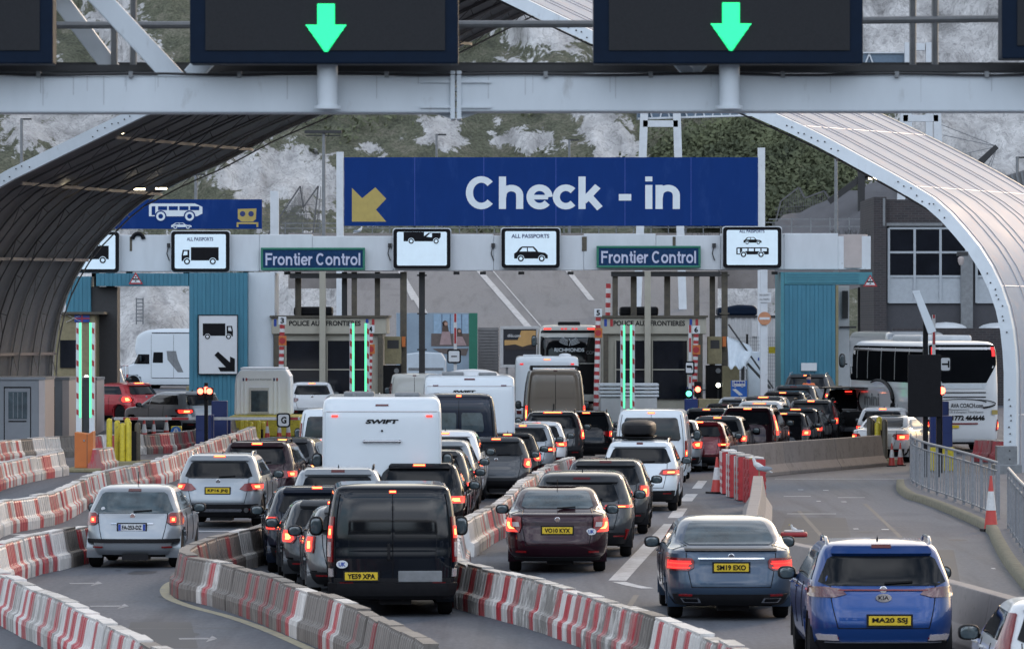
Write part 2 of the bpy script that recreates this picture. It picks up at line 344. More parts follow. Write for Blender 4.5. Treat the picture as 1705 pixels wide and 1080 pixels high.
# ------------------------------------------------------------------ ground
def asphalt(name, base, dark, tyre, concrete=False):
    m = bpy.data.materials.new(name); m.use_nodes = True; t = m.node_tree; n = t.nodes; l = t.links; p = n['Principled BSDF']
    tcn = n.new('ShaderNodeTexCoord')
    def noi(scale, st, det=8):
        mpn = n.new('ShaderNodeMapping'); mpn.inputs['Scale'].default_value = st; l.new(tcn.outputs['Object'], mpn.inputs[0])
        a = n.new('ShaderNodeTexNoise'); a.inputs['Scale'].default_value = scale; a.inputs['Detail'].default_value = det; a.inputs['Roughness'].default_value = .62; l.new(mpn.outputs[0], a.inputs['Vector']); return a
    def ramp(src, p0, p1, c0, c1):
        r = n.new('ShaderNodeValToRGB'); r.color_ramp.elements[0].position = p0; r.color_ramp.elements[1].position = p1
        r.color_ramp.elements[0].color = (*c0, 1); r.color_ramp.elements[1].color = (*c1, 1); l.new(src, r.inputs[0]); return r
    def mix(f, a, b, bl='MIX'):
        x = n.new('ShaderNodeMix'); x.data_type = 'RGBA'; x.blend_type = bl
        (l.new(f, x.inputs[0]) if not isinstance(f, float) else setattr(x.inputs[0], 'default_value', f)); l.new(a, x.inputs[6]); l.new(b, x.inputs[7]); return x.outputs[2]
    big = noi(.35, (1, .12, 1)); fine = noi(14, (1, .3, 1)); wear = noi(1.2, (1.4, .05, 1)); patch = noi(.16, (.6, .35, 1), 3)
    c = ramp(big.outputs['Fac'], .3, .7, dark, base).outputs[0]
    c = mix(.35, c, ramp(fine.outputs['Fac'], .3, .7, tuple(v * .55 for v in base), tuple(v * 1.45 for v in base)).outputs[0])
    k = ramp(wear.outputs['Fac'], .5, .68, (0, 0, 0), (.55, .55, .55))
    dk = n.new('ShaderNodeRGB'); dk.outputs[0].default_value = (*tyre, 1)
    c = mix(k.outputs[0], c, dk.outputs[0])
    kk = ramp(patch.outputs['Fac'], .55, .57, (1, 1, 1), (.86, .86, .88)); c = mix(1.0, c, kk.outputs[0], 'MULTIPLY')
    p.inputs['Specular IOR Level'].default_value = .1; l.new(c, p.inputs['Base Color']); r = ramp(big.outputs['Fac'], .3, .7, (.6,) * 3, (.8,) * 3); l.new(r.outputs[0], p.inputs['Roughness'])
    b = n.new('ShaderNodeBump'); b.inputs['Strength'].default_value = .5; b.inputs['Distance'].default_value = .006; l.new(fine.outputs['Fac'], b.inputs['Height']); l.new(b.outputs[0], p.inputs['Normal'])
    return m
M['asphalt'] = asphalt('worn_asphalt', (.128, .138, .158), (.085, .093, .108), (.055, .06, .072))
M['ramp_conc'] = asphalt('brushed_concrete', (.185, .187, .195), (.14, .142, .15), (.105, .107, .114))
g = MB()
ys = [-60, 0, 40, 80, 120, 160] + [160 + 5 * i for i in range(1, 13)] + [260, 330, 500, 900, 2500]
xs = [-1500, -300, -60, -20, 0, 20, 60, 300, 1500]
g.grid([[(x, y, zg(y)) for x in xs] for y in ys])
tag(g.build('ground', M['asphalt'], fix=False), 'grey worn asphalt of the ferry terminal approach', 'ground', kind='structure')

def strip(mb, pts, w, h, dz=.004):
    """flat road marking along ground points"""
    P = [Vector((a, b, 0)) for a, b in pts]; R = []
    for i, p in enumerate(P):
        d = (P[min(i + 1, len(P) - 1)] - P[max(i - 1, 0)]).normalized(); q = Vector((d.y, -d.x, 0)) * w / 2
        R.append([(p.x - q.x, p.y - q.y, zg(p.y) + dz), (p.x + q.x, p.y + q.y, zg(p.y) + dz)])
    mb.grid(R); return mb
def smooth_line(P, k=6):
    out = []; n = len(P)
    for i in range(n - 1):
        p0, p1, p2, p3 = [np.array(P[max(0, min(n - 1, j))], float) for j in (i - 1, i, i + 1, i + 2)]
        for t in np.linspace(0, 1, k, endpoint=False):
            out.append(tuple(.5 * ((2 * p1) + (-p0 + p2) * t + (2 * p0 - 5 * p1 + 4 * p2 - p3) * t * t + (-p0 + 3 * p1 - 3 * p2 + p3) * t ** 3)))
    out.append(tuple(P[-1])); return out
mk = MB()
strip(mk, [G(*p) for p in ((1028, 966), (1052, 940), (1085, 905), (1117, 872))], .3, 0)
strip(mk, [G(*p) for p in ((1123, 862), (1134, 846))], .3, 0)
strip(mk, [G(*p) for p in ((1142, 834), (1152, 822))], .3, 0)
strip(mk, [G(*p) for p in ((1160, 813), (1170, 800))], .25, 0)
strip(mk, [G(*p) for p in ((1030, 968), (1052, 974), (1078, 979))], .22, 0)
strip(mk, [G(*p) for p in ((312, 878), (412, 877))], .5, 0)
strip(mk, [G(*p) for p in ((312, 884), (412, 884))], .5, 0)
strip(mk, [G(*p) for p in ((20, 890), (98, 888))], .5, 0)
am = MB()
for a, b, c in ((116, 171, 971), (150, 215, 1009), (298, 362, 1063), (121, 140, 881)):
    strip(am, [G(a, c), G(b - 14, c - .4)], .3, 0)
    x0, y0 = G(b - 14, c); x1, y1 = G(b, c)
    am.add([(x0, y0 - .7, .004), (x1, y0, .004), (x0, y0 + .7, .004)], [(0, 1, 2)])
tag(am.build('lane_arrows', M['mark_faint'], fix=False), 'faint worn arrows painted on the left lane', 'road markings', kind='structure')
for (x, y, w) in ((1333, 815, 9), (1375, 816, 9), (1363, 834, 7), (1405, 835, 9), (1425, 880, 9), (1474, 881, 12), (1654, 946, 6)):
    strip(mk, [G(x - w / 2, y), G(x + w / 2, y)], .35, 0)
for (a, b, y) in ((1395, 1440, 828), (1305, 1350, 826), (1310, 1392, 855), (1500, 1700, 797), (1290, 1500, 797)):
    strip(mk, [G(a, y), G(b, y)], .22, 0)
tag(mk.build('road_markings', M['mark_white'], fix=False), 'white painted lines and arrows on the asphalt lanes', 'road markings', kind='structure')
mk = MB()
strip(mk, smooth_line([G(*p) for p in ((306, 963), (285, 970), (276, 978), (275, 986), (285, 997), (320, 1010), (380, 1026), (440, 1047), (520, 1082), (600, 1120))]), .16, 0)
strip(mk, smooth_line([G(*p) for p in ((-20, 1024), (20, 1040), (60, 1058), (110, 1090), (150, 1120))]), .16, 0)
tag(mk.build('kerb_markings', M['mark_cream'], fix=False), 'cream painted edge lines curving beside the plastic barriers', 'road markings', kind='structure')
mk = MB(); rg = random.Random(21)
for _ in range(46):
    px, py = rg.uniform(0, 1700), rg.uniform(800, 1080); x, y = G(px, py); r_ = rg.uniform(.06, .35); n_ = 9
    mk.add([(x + r_ * cos(2 * pi * k / n_) * rg.uniform(.6, 1.1), y + r_ * 2.2 * sin(2 * pi * k / n_) * rg.uniform(.6, 1.1), .0025) for k in range(n_)], [tuple(range(n_))])
for (x0_, x1_, y0_, y1_) in ((1290, 1420, 862, 905), (1480, 1600, 915, 975), (900, 990, 985, 1030), (1050, 1120, 900, 925), (200, 330, 1035, 1078), (1130, 1180, 850, 872)):
    mk.add([(*G(x0_, y1_), .0022), (*G(x1_, y1_), .0022), (*G(x1_ - 12, y0_), .0022), (*G(x0_ + 18, y0_), .0022)], [(0, 1, 2, 3)])
tag(mk.build('road_stains', mat('stained_asphalt', (.07, .076, .088), .6, var=.35, scale=1.5, spec=.1, stretch=(1, .2, 1)), fix=False), 'dark patches and oil stains on the lanes', 'road stains', kind='structure')
mk = MB()
for (a, b, y) in ((1350, 1700, 885), (1300, 1520, 884.5), (1540, 1640, 916), (1545, 1650, 930), (1290, 1600, 878), (1270, 1480, 843), (-60, 500, 1046), (1050, 1300, 884), (1000, 1200, 1010), (150, 560, 1001)):
    strip(mk, [G(a, y), G(b, y - .8)], .05, 0, .003)
for pts in (((1330, 850), (1380, 905), (1460, 990)), ((1440, 838), (1490, 885), (1570, 960)), ((1000, 1080), (1060, 990))):
    strip(mk, [G(*p) for p in pts], .09, 0, .003)
tag(mk.build('tar_seams', M['tar'], fix=False), 'dark tar seams across the road surface', 'road seam', kind='structure')

# brushed concrete ramp climbing behind the booths
RY0, RY1 = 222.0, 312.0
def rz(Y): return 1.25 + (Y - RY0) * (Z(392, RY1) - 1.25) / (RY1 - RY0)
r = MB(); rows = []
for i in range(19):
    Y = RY0 + (RY1 - RY0) * i / 18
    rows.append([(x, Y, rz(Y)) for x in np.linspace(X(560, Y), X(1195 + i * .0, Y), 10)])
r.grid(rows)
r.grid([[(p[0], p[1], 0) for p in [q[0] for q in rows]], [q[0] for q in rows]])
r.grid([[(p[0], p[1], 0) for p in [q[-1] for q in rows]], [q[-1] for q in rows]])
tag(r.build('ramp', M['ramp_conc'], fix=False), 'brushed concrete ramp climbing behind the booths', 'ramp', kind='structure')
mk = MB()
for a, b, w in (((690, 500), (652, 420), .17), ((893, 560), (797, 450), .19), ((748, 590), (676, 470), .17), ((985, 500), (945, 450), .17), ((915, 560), (818, 448), .04)):
    pts = []
    for (px, py) in (a, b):
        # intersection of the pixel ray with the ramp plane
        k = (Z(392, RY1) - 1.25) / (RY1 - RY0); Y = (HC - 1.25 + k * RY0) / (k + (py - CY) / F); pts.append((X(px, Y), Y))
    P = [Vector((*q, 0)) for q in pts]; d = (P[1] - P[0]).normalized(); q = Vector((d.y, -d.x, 0)) * w
    mk.add([(P[0].x - q.x, P[0].y - q.y, rz(P[0].y) + .02), (P[0].x + q.x, P[0].y + q.y, rz(P[0].y) + .02), (P[1].x + q.x, P[1].y + q.y, rz(P[1].y) + .02), (P[1].x - q.x, P[1].y - q.y, rz(P[1].y) + .02)], [(0, 1, 2, 3)])
tag(mk.build('ramp_markings', M['mark_white'], fix=False), 'pale lane lines on the concrete ramp', 'road markings', kind='structure')
r = MB(); Yb = RY1
pbox(r, 480, 1400, 388, 480, Yb + 1, 1.0)
t_ = tag(r.build('ramp_wall', M['concrete']), 'low concrete wall along the head of the ramp', 'wall')

# ------------------------------------------------------------------ chalk cliffs
def cliff_material():
    m = bpy.data.materials.new('chalk_and_scrub'); m.use_nodes = True; t = m.node_tree; n = t.nodes; l = t.links; p = n['Principled BSDF']
    p.inputs['Roughness'].default_value = .95; p.inputs['Specular IOR Level'].default_value = .1
    tcn = n.new('ShaderNodeTexCoord'); at = n.new('ShaderNodeAttribute'); at.attribute_name = 'chalk'
    def noi(scale, st, det=10, r=.68):
        mpn = n.new('ShaderNodeMapping'); mpn.inputs['Scale'].default_value = st; mpn.inputs['Rotation'].default_value = (0, RAD(-28), 0); l.new(tcn.outputs['Object'], mpn.inputs[0])
        a = n.new('ShaderNodeTexNoise'); a.inputs['Scale'].default_value = scale; a.inputs['Detail'].default_value = det; a.inputs['Roughness'].default_value = r; l.new(mpn.outputs[0], a.inputs['Vector']); return a
    def ramp(src, els):
        r = n.new('ShaderNodeValToRGB'); cr = r.color_ramp
        while len(cr.elements) < len(els): cr.elements.new(.5)
        for e, (ps, c) in zip(cr.elements, els): e.position = ps; e.color = (*c, 1)
        l.new(src, r.inputs[0]); return r.outputs[0]
    a = noi(.35, (1, .4, .45), 12, .62); b = noi(.9, (1, .5, .25), 12, .62); g1 = noi(.5, (1, .6, 1)); g2 = noi(4, (1, .6, 1))
    chalk = ramp(a.outputs['Fac'], ((.3, (.26, .255, .25)), (.46, (.46, .45, .445)), (.66, (.68, .67, .66))))
    crack = ramp(b.outputs['Fac'], ((.34, (.35, .35, .36)), (.45, (1, 1, 1)), (.485, (.35, .35, .35)), (.52, (1, 1, 1)), (.6, (.75, .75, .75))))
    mu = n.new('ShaderNodeMix'); mu.data_type = 'RGBA'; mu.blend_type = 'MULTIPLY'; mu.inputs[0].default_value = .6; l.new(chalk, mu.inputs[6]); l.new(crack, mu.inputs[7])
    gr = ramp(g1.outputs['Fac'], ((.3, (.085, .09, .07)), (.5, (.13, .135, .095)), (.66, (.19, .18, .14))))
    gd = ramp(g2.outputs['Fac'], ((.35, (.55, .55, .55)), (.62, (1.1, 1.1, 1.1))))
    mg = n.new('ShaderNodeMix'); mg.data_type = 'RGBA'; mg.blend_type = 'MULTIPLY'; mg.inputs[0].default_value = 1; l.new(gr, mg.inputs[6]); l.new(gd, mg.inputs[7])
    ed = noi(.7, (1, .5, .55), 12, .7); ad = n.new('ShaderNodeMath'); ad.operation = 'MULTIPLY_ADD'; ad.inputs[1].default_value = 1.7; ad.inputs[2].default_value = -.85; l.new(ed.outputs['Fac'], ad.inputs[0])
    sm = n.new('ShaderNodeMath'); l.new(at.outputs['Fac'], sm.inputs[0]); l.new(ad.outputs[0], sm.inputs[1])
    k = n.new('ShaderNodeMapRange'); k.inputs[1].default_value = .46; k.inputs[2].default_value = .54; l.new(sm.outputs[0], k.inputs[0])
    mx = n.new('ShaderNodeMix'); mx.data_type = 'RGBA'; l.new(k.outputs[0], mx.inputs[0]); l.new(mg.outputs[2], mx.inputs[6]); l.new(mu.outputs[2], mx.inputs[7]); l.new(mx.outputs[2], p.inputs['Base Color'])
    bp = n.new('ShaderNodeBump'); bp.inputs['Distance'].default_value = .8; bp.inputs['Strength'].default_value = .9; l.new(b.outputs['Fac'], bp.inputs['Height']); l.new(bp.outputs[0], p.inputs['Normal'])
    return m
# chalk weight painted by region (photo px of the outcrop, radius, weight)
OUT = [(430, 60, 70, 60, .9), (200, 60, 60, 90, .75), (860, 130, 90, 26, .9), (905, 60, 60, 35, .9), (960, 90, 40, 45, .5), (130, 215, 170, 45, .75), (300, 235, 90, 40, .8),
       (1560, 60, 260, 130, 1.0), (1640, 230, 130, 110, 1.0), (1420, 250, 60, 50, .8), (1230, 215, 40, 40, .1), (1000, 220, 38, 55, .9), (1045, 250, 22, 60, .8), (740, 220, 35, 28, .9),
       (880, 235, 60, 22, .75), (700, 235, 30, 14, .6), (470, 300, 110, 42, .9), (560, 330, 80, 60, .55), (1230, 540, 110, 90, 1.0), (1420, 300, 90, 60, .9), (500, 300, 60, 60, .8), (240, 560, 160, 160, 1.0), (530, 520, 90, 110, .95), (1500, 400, 300, 90, .6),
       (620, 250, 25, 14, .6), (820, 200, 25, 16, .5), (1150, 50, 70, 60, .5), (30, 60, 60, 60, .5)]
def chalk_at(px, py):
    v = -.05; 
    for (a, b, ra, rb, w) in OUT:
        dx = (px - a + (py - b) * -.45) / ra; dy = (py - b) / rb; d = dx * dx + dy * dy
        if d < 4: v = max(v, w * math.exp(-d * .55))
    return v
def cliff_y(px, py):
    """depth of the cliff face seen around a photo pixel; higher parts lie farther back"""
    t = (700 - py) / 700.0
    return 345 + 95 * max(0, t) ** 1.25
cm = cliff_material(); c = MB(); rows = []; cw = []
NX, NZ = 300, 150
for j in range(NZ + 1):
    row = []
    for i in range(NX + 1):
        px = -500 + 2700 * i / NX; py = 700 - 1250 * (j / NZ)
        Y0 = cliff_y(px, py); x = X(px, Y0); z = Z(py, Y0)
        q = Vector((x * .055 + z * .03, z * .035, 3.1)); n1 = noise.fractal(q, 1.0, 2.0, 4)
        n2 = abs(noise.noise(Vector((x * .11 + z * .07, z * .03, 7.7)))); n3 = noise.fractal(Vector((x * .5, z * .3, 1.3)), .9, 2.1, 4)
        ch = chalk_at(px, py)
        row.append((x, Y0 + n1 * 9 - n2 * 10 + n3 * (2.6 if ch > .4 else 1.3), z)); cw.append(ch)
    rows.append(row)
c.grid(rows)
co = c.build('cliff', cm, smooth='all', fix=False); tag(co, 'tall chalk cliff patched with green scrub above the port', 'cliff', kind='structure')
a = co.data.attributes.new('chalk', 'FLOAT', 'POINT'); a.data.foreach_set('value', cw)
# scrub: leaf clumps on the green parts
def clumps(name, label, spots, m, kind='stuff', cat='shrubs', em=.24):
    mb = MB()
    for (p, s, k) in spots:
        for _ in range(k):
            o = Vector(p) + Vector((random.gauss(0, s * .4), random.gauss(0, s * .3), random.gauss(0, s * .3)))
            u = Vector((random.gauss(0, 1), random.gauss(0, 1), random.gauss(0, 1))).normalized(); w = u.orthogonal().normalized(); e = min(em, s * random.uniform(.10, .22)) * random.uniform(.7, 1.1)
            mb.add([o - u * e, o + w * e * .7, o + u * e, o - w * e * .7], [(0, 1, 2, 3)])
    return tag(mb.build(name, m, fix=False), label, cat, kind=kind)
def leafmat(name, c1, c2, sc):
    return mat(name, c1, .9, var=.5, scale=sc, col2=c2, spec=.15)
M['scrub'] = leafmat('scrub_leaves', (.18, .19, .115), (.075, .085, .055), .25)
M['bush'] = leafmat('bush_leaves', (.15, .165, .09), (.05, .06, .04), .16)
rng = random.Random(5); spots = []
while len(spots) < 3800:
    i = rng.randrange(NX); j = rng.randrange(int(NZ * .15), NZ); k = j * (NX + 1) + i
    if cw[k] + rng.uniform(-.05, .1) < .12:
        a, b = rows[j][i], rows[j + 1][i + 1]; t = rng.random(); s = rng.random()
        spots.append(((a[0] + (b[0] - a[0]) * t, a[1] - .5, a[2] + (b[2] - a[2]) * s), rng.uniform(.8, 2.4), 34))
clumps('hillside_scrub', 'low green and brown scrub covering the cliff slopes', spots, M['scrub'])
spots = []
for _ in range(2600):
    px = rng.gauss(1255, 70); py = rng.gauss(262, 40)
    if py < 212 + abs(px - 1250) * .3 + 14 * noise.noise(Vector((px * .04, 1, 2))) or py > 350: continue
    Y = cliff_y(px, py) - 8 + rng.uniform(-2.5, 1.5); spots.append(((X(px, Y), Y, Z(py, Y)), rng.uniform(1.1, 2.4), 70))
clumps('bush_thicket', 'darker green bushes on the slope behind the right end of the Check-in board', spots, M['bush'], cat='bushes')

# ------------------------------------------------------------------ plastic barriers
def barrier_mesh(pat, dirty=False, Lu=1.08):
    """water-filled plastic barrier: skirt, stepped batter, grooved upright ribs; pat = colour of each rib"""
    mb = MB(); n = len(pat); w = Lu / n
    def prof(d):
        return [(.235 - d * .3, 0), (.24 - d * .3, .18), (.225 - d, .245), (.17 - d, .275), (.155 - d, .31), (.10 - d * .6, .605), (.08, .64), (.0, .65)]
    for k, ch in enumerate(pat):
        mb.mi = 1 if ch == 'R' else 0
        y0 = k * w - Lu / 2; st = [(0, .03), (.02, .0), (w * .40, .0), (w * .47, .028), (w * .53, .028), (w * .60, .0), (w - .02, .0), (w, .03)]
        for sg in (-1, 1):
            R = [[(sg * px, y0 + yy, pz) for (px, pz) in prof(d)] for yy, d in st]
            mb.grid(R, flip=sg < 0)
    for ye, sg in ((-Lu / 2, -1), (Lu / 2, 1)):
        mb.mi = 1 if pat[0 if sg < 0 else -1] == 'R' else 0
        pr = prof(.03); pl = [(x, ye, z) for x, z in pr] + [(-x, ye, z) for x, z in pr[-2::-1]]
        mb.add(pl, [tuple(range(len(pl)))])
    # forklift slots as dark recess lips and the lifting lugs on top
    mb.mi = 0
    mb.box(-.09, .09, -Lu / 2 + .012, Lu / 2 - .012, .64, .665)
    me = mb.build('plastic_barrier', [M['bar_grime'] if dirty else M['bar_white'], M['bar_dred'] if dirty else M['bar_red']], local=True)
    d = me.data; bpy.data.objects.remove(me); return d
BM = {}
CNT = {}
def bar_unit(pat, dirty):
    k = (pat, dirty)
    if k not in BM: BM[k] = barrier_mesh(pat, dirty)
    return BM[k]
WORD = {'RWR': 'mostly red', 'WRW': 'red-centred white', 'RRR': 'all red', 'RWW': 'red-ended white', 'WWW': 'plain white', 'RRW': 'white-ended red', 'WWR': 'red-ended white'}
def chain(pts, pats, where, group, dirty=.0, seed=1, closed=False, u=1.1):
    rg = random.Random(seed); P = [Vector((*p, 0)) for p in smooth_line(pts, 10)]
    # walk the line placing a unit every u metres
    acc = [0]
    for a, b in zip(P, P[1:]): acc.append(acc[-1] + (b - a).length)
    def at(s):
        for i in range(len(P) - 1):
            if acc[i + 1] >= s: t = (s - acc[i]) / max(1e-6, acc[i + 1] - acc[i]); return P[i].lerp(P[i + 1], t)
        return P[-1]
    n = int(acc[-1] / u)
    for i in range(n):
        a, b = at(i * u), at((i + 1) * u); m = (a + b) / 2; d = b - a
        dr = rg.random() < (dirty if isinstance(dirty, float) else dirty(i / n)); pat = rg.choice(pats) if not isinstance(pats, str) else pats
        o = bpy.data.objects.new('plastic_barrier', bar_unit(pat, dr)); COL.objects.link(o)
        o.location = (m.x, m.y, zg(m.y)); o.rotation_euler = (0, rg.uniform(-.012, .012), atan2(-d.x, d.y) + rg.uniform(-.035, .035)); o.scale = (1, d.length / u * .965, rg.uniform(.96, 1.03))
        tag(o, '%s%s plastic barrier %s' % ('grimy ' if dr else '', WORD[pat], where), 'barrier', group)
        CNT['bar'] = CNT.get('bar', 0) + 1
S0 = lambda px, s: (X(px, F / s), F / s)
g_ = lambda L: [G(*p) for p in L]
MIXP = ['WWW', 'WRW', 'RWW', 'WWR', 'WRW', 'RWR', 'RRW', 'WWW', 'WWR', 'RRR']
chain(g_([(-45, 1000), (-20, 1012), (0, 1024), (52, 1054), (111, 1082), (200, 1135), (290, 1190)]), ['WRW', 'RWR', 'WRW', 'RWW', 'WRW'], 'in the run at the bottom left corner', 'barriers in the bottom left run', .12, 3)
chain(g_([(140, 934), (108, 942), (78, 949), (34, 959), (0, 972), (-25, 988), (-44, 1002)]), ['RWR', 'RRR', 'WRW', 'RRW', 'WWW'], 'in the bend left of the silver hatchback', 'barriers in the left bend', .15, 4)
chain(g_([(-40, 905), (0, 888), (40, 880), (90, 868), (161, 832), (262, 805), (300, 790), (366, 762), (400, 752), (425, 745)]), MIXP, 'in the long run behind the silver hatchback', 'barriers in the long left run', .05, 8)
chain(g_([(-40, 828), (0, 812), (50, 800), (100, 791), (119, 789)]), MIXP, 'in the second run in front of the grey kiosks', 'barriers in the second left run', .05, 6)
chain(g_([(158, 786), (190, 779)]), ['WRW', 'RWR'], 'right of the orange cabinet', 'barriers right of the orange cabinet', .05, 5)
chain(g_([(-35, 778), (0, 770), (28, 766), (80, 762), (125, 760), (180, 758), (235, 756), (300, 752), (350, 746), (390, 738)]), MIXP, 'in the farthest run below the check lane', 'barriers in the farthest left run', .35, 9)
chain(g_([(470, 905), (455, 920), (430, 936), (400, 945), (360, 957), (325, 969), (306, 984), (318, 995), (350, 1002), (400, 1016), (438, 1029), (514, 1060), (567, 1082), (640, 1120), (740, 1180)]), ['WWW', 'WRW', 'WWW', 'RWW', 'WWR', 'RWR', 'WWW'], 'in the run left of the black van', 'barriers left of the black van', .88, 11)
chain(g_([(952, 800), (930, 810), (910, 820), (872, 846), (836, 885), (800, 906), (765, 930)]), ['WRW', 'RWW', 'WWW', 'RRR', 'RWR', 'WWW'], 'between the van lane and the maroon saloon', 'barriers behind the maroon saloon', .1, 12)
chain(g_([(762, 940), (757, 962), (756, 985), (764, 1003), (800, 1017), (855, 1031), (911, 1047), (1000, 1079), (1100, 1117), (1200, 1160), (1300, 1215)]), ['RWR', 'WRW', 'RWW', 'WRW', 'WWR'], 'in the front run below the maroon saloon', 'barriers in the front run', .04, 13)
chain([(X(1625, 150) + i * 1.0, 150 - i * 2.0) for i in range(6)], ['RRR', 'RWR', 'WRW', 'RRW'], 'behind the steel railing', 'barriers behind the railing', .05, 15)

# tall red and white barriers beside the concrete run
def tall_barrier(p, d, red_all, label):
    o = thing('water_barrier', label, 'barrier', (p[0], p[1], 0), 'tall red and white barriers', atan2(-d[0], d[1]))
    a = MB(); b = MB(); Lr = .95; H = 1.12
    for k in range(4):
        y0 = -Lr / 2 + k * Lr / 4
        (b if (k % 2 or red_all) else a).box(-.2 - (0 if k % 2 else .012), .2 + (0 if k % 2 else .012), y0 + .004, y0 + Lr / 4 - .004, .02, H - .05)
        for z in (.18, .36, .54, .72):
            if k % 2: 
                for sg in (-1, 1): b.box(sg * .2 - .02, sg * .2 + .02, y0 + .03, y0 + Lr / 4 - .03, z, z + .1)
    a.box(-.16, .16, -Lr / 2, Lr / 2, H - .046, H)
    a.build('shell', M['bar_white'], o, local=True, bevel=.012); b.build('red_panel', M['red_paint'], o, local=True, bevel=.012)
tb = [(1214, 822), (1226, 828), (1240, 833), (1256, 838)]
for i, p in enumerate(tb):
    a = G(*p); q = G(*(tb[i + 1] if i < 3 else (1272, 842)))
    tall_barrier(a, (q[0] - a[0], q[1] - a[1]), i == 3, ['striped red and white tall barrier nearest the cone', 'striped red and white tall barrier, second from the cone', 'striped red and white tall barrier, third from the cone', 'solid red tall barrier behind the gull on the concrete wall'][i])

o = thing('fallen_barrier', 'red and white plastic barrier section lying flat beyond the steel blue saloon', 'barrier', (*S0(1322, 82.5), 0), None, RAD(86)); q_ = MB(); q_.box(-.2, .2, -.27, .27, 0, .09); q_.build('shell', M['red_paint'], o, local=True, bevel=.03); q_ = MB(); q_.box(-.14, .14, -.2, .2, .09, .13); q_.build('top_panel', M['bar_white'], o, local=True, bevel=.03)
# ------------------------------------------------------------------ concrete barriers
def conc_profile(h): return [(-.33, 0), (-.33, .1), (-.19, .32), (-.11, h), (.11, h), (.19, .32), (.33, .1), (.33, 0)]
def conc_unit(a, b, h, label, group, m):
    d = Vector((b[0] - a[0], b[1] - a[1], 0)); o = MB(); L_ = d.length - .015
    o.prism(conc_profile(h), 0, L_); ob = o.build('concrete_barrier', m, local=True, bevel=.015)
    ob.location = (a[0], a[1], zg(a[1])); ob.rotation_euler = (0, 0, atan2(-d.x, d.y)); tag(ob, label, 'barrier', group); return ob
def conc_chain(pts, h, words, group, m, step):
    P = smooth_line(pts, 8); acc = [0]
    for a, b in zip(P, P[1:]): acc.append(acc[-1] + sqrt((b[0] - a[0]) ** 2 + (b[1] - a[1]) ** 2))
    n = max(1, round(acc[-1] / step)); Q = []
    for i in range(n + 1):
        s = acc[-1] * i / n; j = max(0, min(len(P) - 2, np.searchsorted(acc, s) - 1)); t = (s - acc[j]) / max(1e-6, acc[j + 1] - acc[j]); Q.append((P[j][0] + (P[j + 1][0] - P[j][0]) * t, P[j][1] + (P[j + 1][1] - P[j][1]) * t))
    for i in range(n): conc_unit(Q[i], Q[i + 1], h, words, group, m)
conc_chain(g_([(1222, 797), (1255, 792), (1300, 789), (1370, 783), (1420, 779), (1462, 775)]), .92, 'grey concrete barrier unit in the curved wall in front of the queued dark cars', 'curved concrete wall units', M['wall_conc'], 4)
def S(px, s): return (X(px, F / s), F / s)
conc_chain([S(1262, 72.5), S(1258, 82), S(1251, 92), S(1262, 98), S(1310, 104), S(1363, 107), S(1460, 114), S(1564, 121), S(1705, 132), S(1800, 140)], .8, 'pale concrete barrier unit in the run behind the blue car', 'concrete barrier run behind the blue car', M['concrete'], 2.6)

# ------------------------------------------------------------------ traffic cones, bollards
def cone(p, h, label, group='traffic cones', slim=1.0):
    o = thing('traffic_cone', label, 'cone', (p[0], p[1], zg(p[1])), group, random.uniform(0, 1)); R = h * .2 * slim
    b = MB(); b.box(-h * .27 * slim, h * .27 * slim, -h * .27 * slim, h * .27 * slim, 0, h * .05); b.build('base', M['plastic'], o, local=True, bevel=.01)
    q = MB(); q.lathe((0, 0, 0), [(h * .05, R), (h * .36, R * .72), (h * .60, R * .5), (h * .8, R * .33), (h, R * .16)], 'z', 20); q.build('body', M['cone_red'], o, local=True, smooth=True)
    s_ = MB(); s_.lathe((0, 0, 0), [(h * .38, R * .72), (h * .38, R * .74), (h * .72, R * .43), (h * .72, R * .4)], 'z', 20); s_.build('reflective_sleeve', M['cone_white'], o, local=True, smooth=True)
Yc = lambda py: F * HC / (py - CY)
cone(G(1194, 821), .92, 'tall red and white cone at the left end of the tall barriers', slim=.85)
cone(G(1650, 884), 1.15, 'slim red and white cone standing on the kerb at the railing gap', slim=.62)
for (px, py, h, lb) in ((240, 744, .9, 'large red and white cone left of the blue arrow bollard'), (256, 741, .75, 'red-tipped cone, middle one of the three left of the blue arrow bollard'), (277, 741, .85, 'red-tipped cone right beside the blue arrow bollard'),
                        (445, 742, .7, 'small cone left of the G plate'), (465, 742, .72, 'small cone directly under the G plate'), (480, 742, .74, 'small cone just right of the G plate, nearest the white van'),
                        (1485, 776, .7, 'red and white cone behind the white car right of the yellow bollards'), (1499, 775, .7, 'red and white cone at the tip of the railing')):
    cone(G(px, py), h, lb, slim=.75)
def bollard_group(pxs, base, top, label, brown=None):
    """tall hooped steel bollards that guard a lane machine"""
    x0, Y = G(sum(pxs) / len(pxs), base); o = thing('bollard_cluster', label, 'bollards', (x0, Y, zg(Y)))
    b = MB(); b.box(X(min(pxs), Y) - .5, X(max(pxs), Y) + .4, Y - .5, Y + 1.4, 0, .16); b.build('plinth', M['ochre'], o, bevel=.02)
    for i, px in enumerate(pxs):
        x = X(px, Y); y = Y + (i % 2) * .7; h = Z(top, Y) - (i % 3) * .07; m = MB(); m.tube([(x, y, .16), (x, y, h - .08), (x, y + .02, h - .02)], .088, 12); m.ell((x, y + .02, h - .03), (.088, .088, .088), 12, 6)
        m.build('bollard', M['brown_steel'] if brown and i in brown else M['yellow'], o, smooth=True)
    b = MB(); xm = X(pxs[len(pxs) // 3], Y) + .1; b.box(xm, xm + .3, Y + .3, Y + .5, .16, Z(top, Y) - .35); b.build('meter_box', M['plastic'], o)
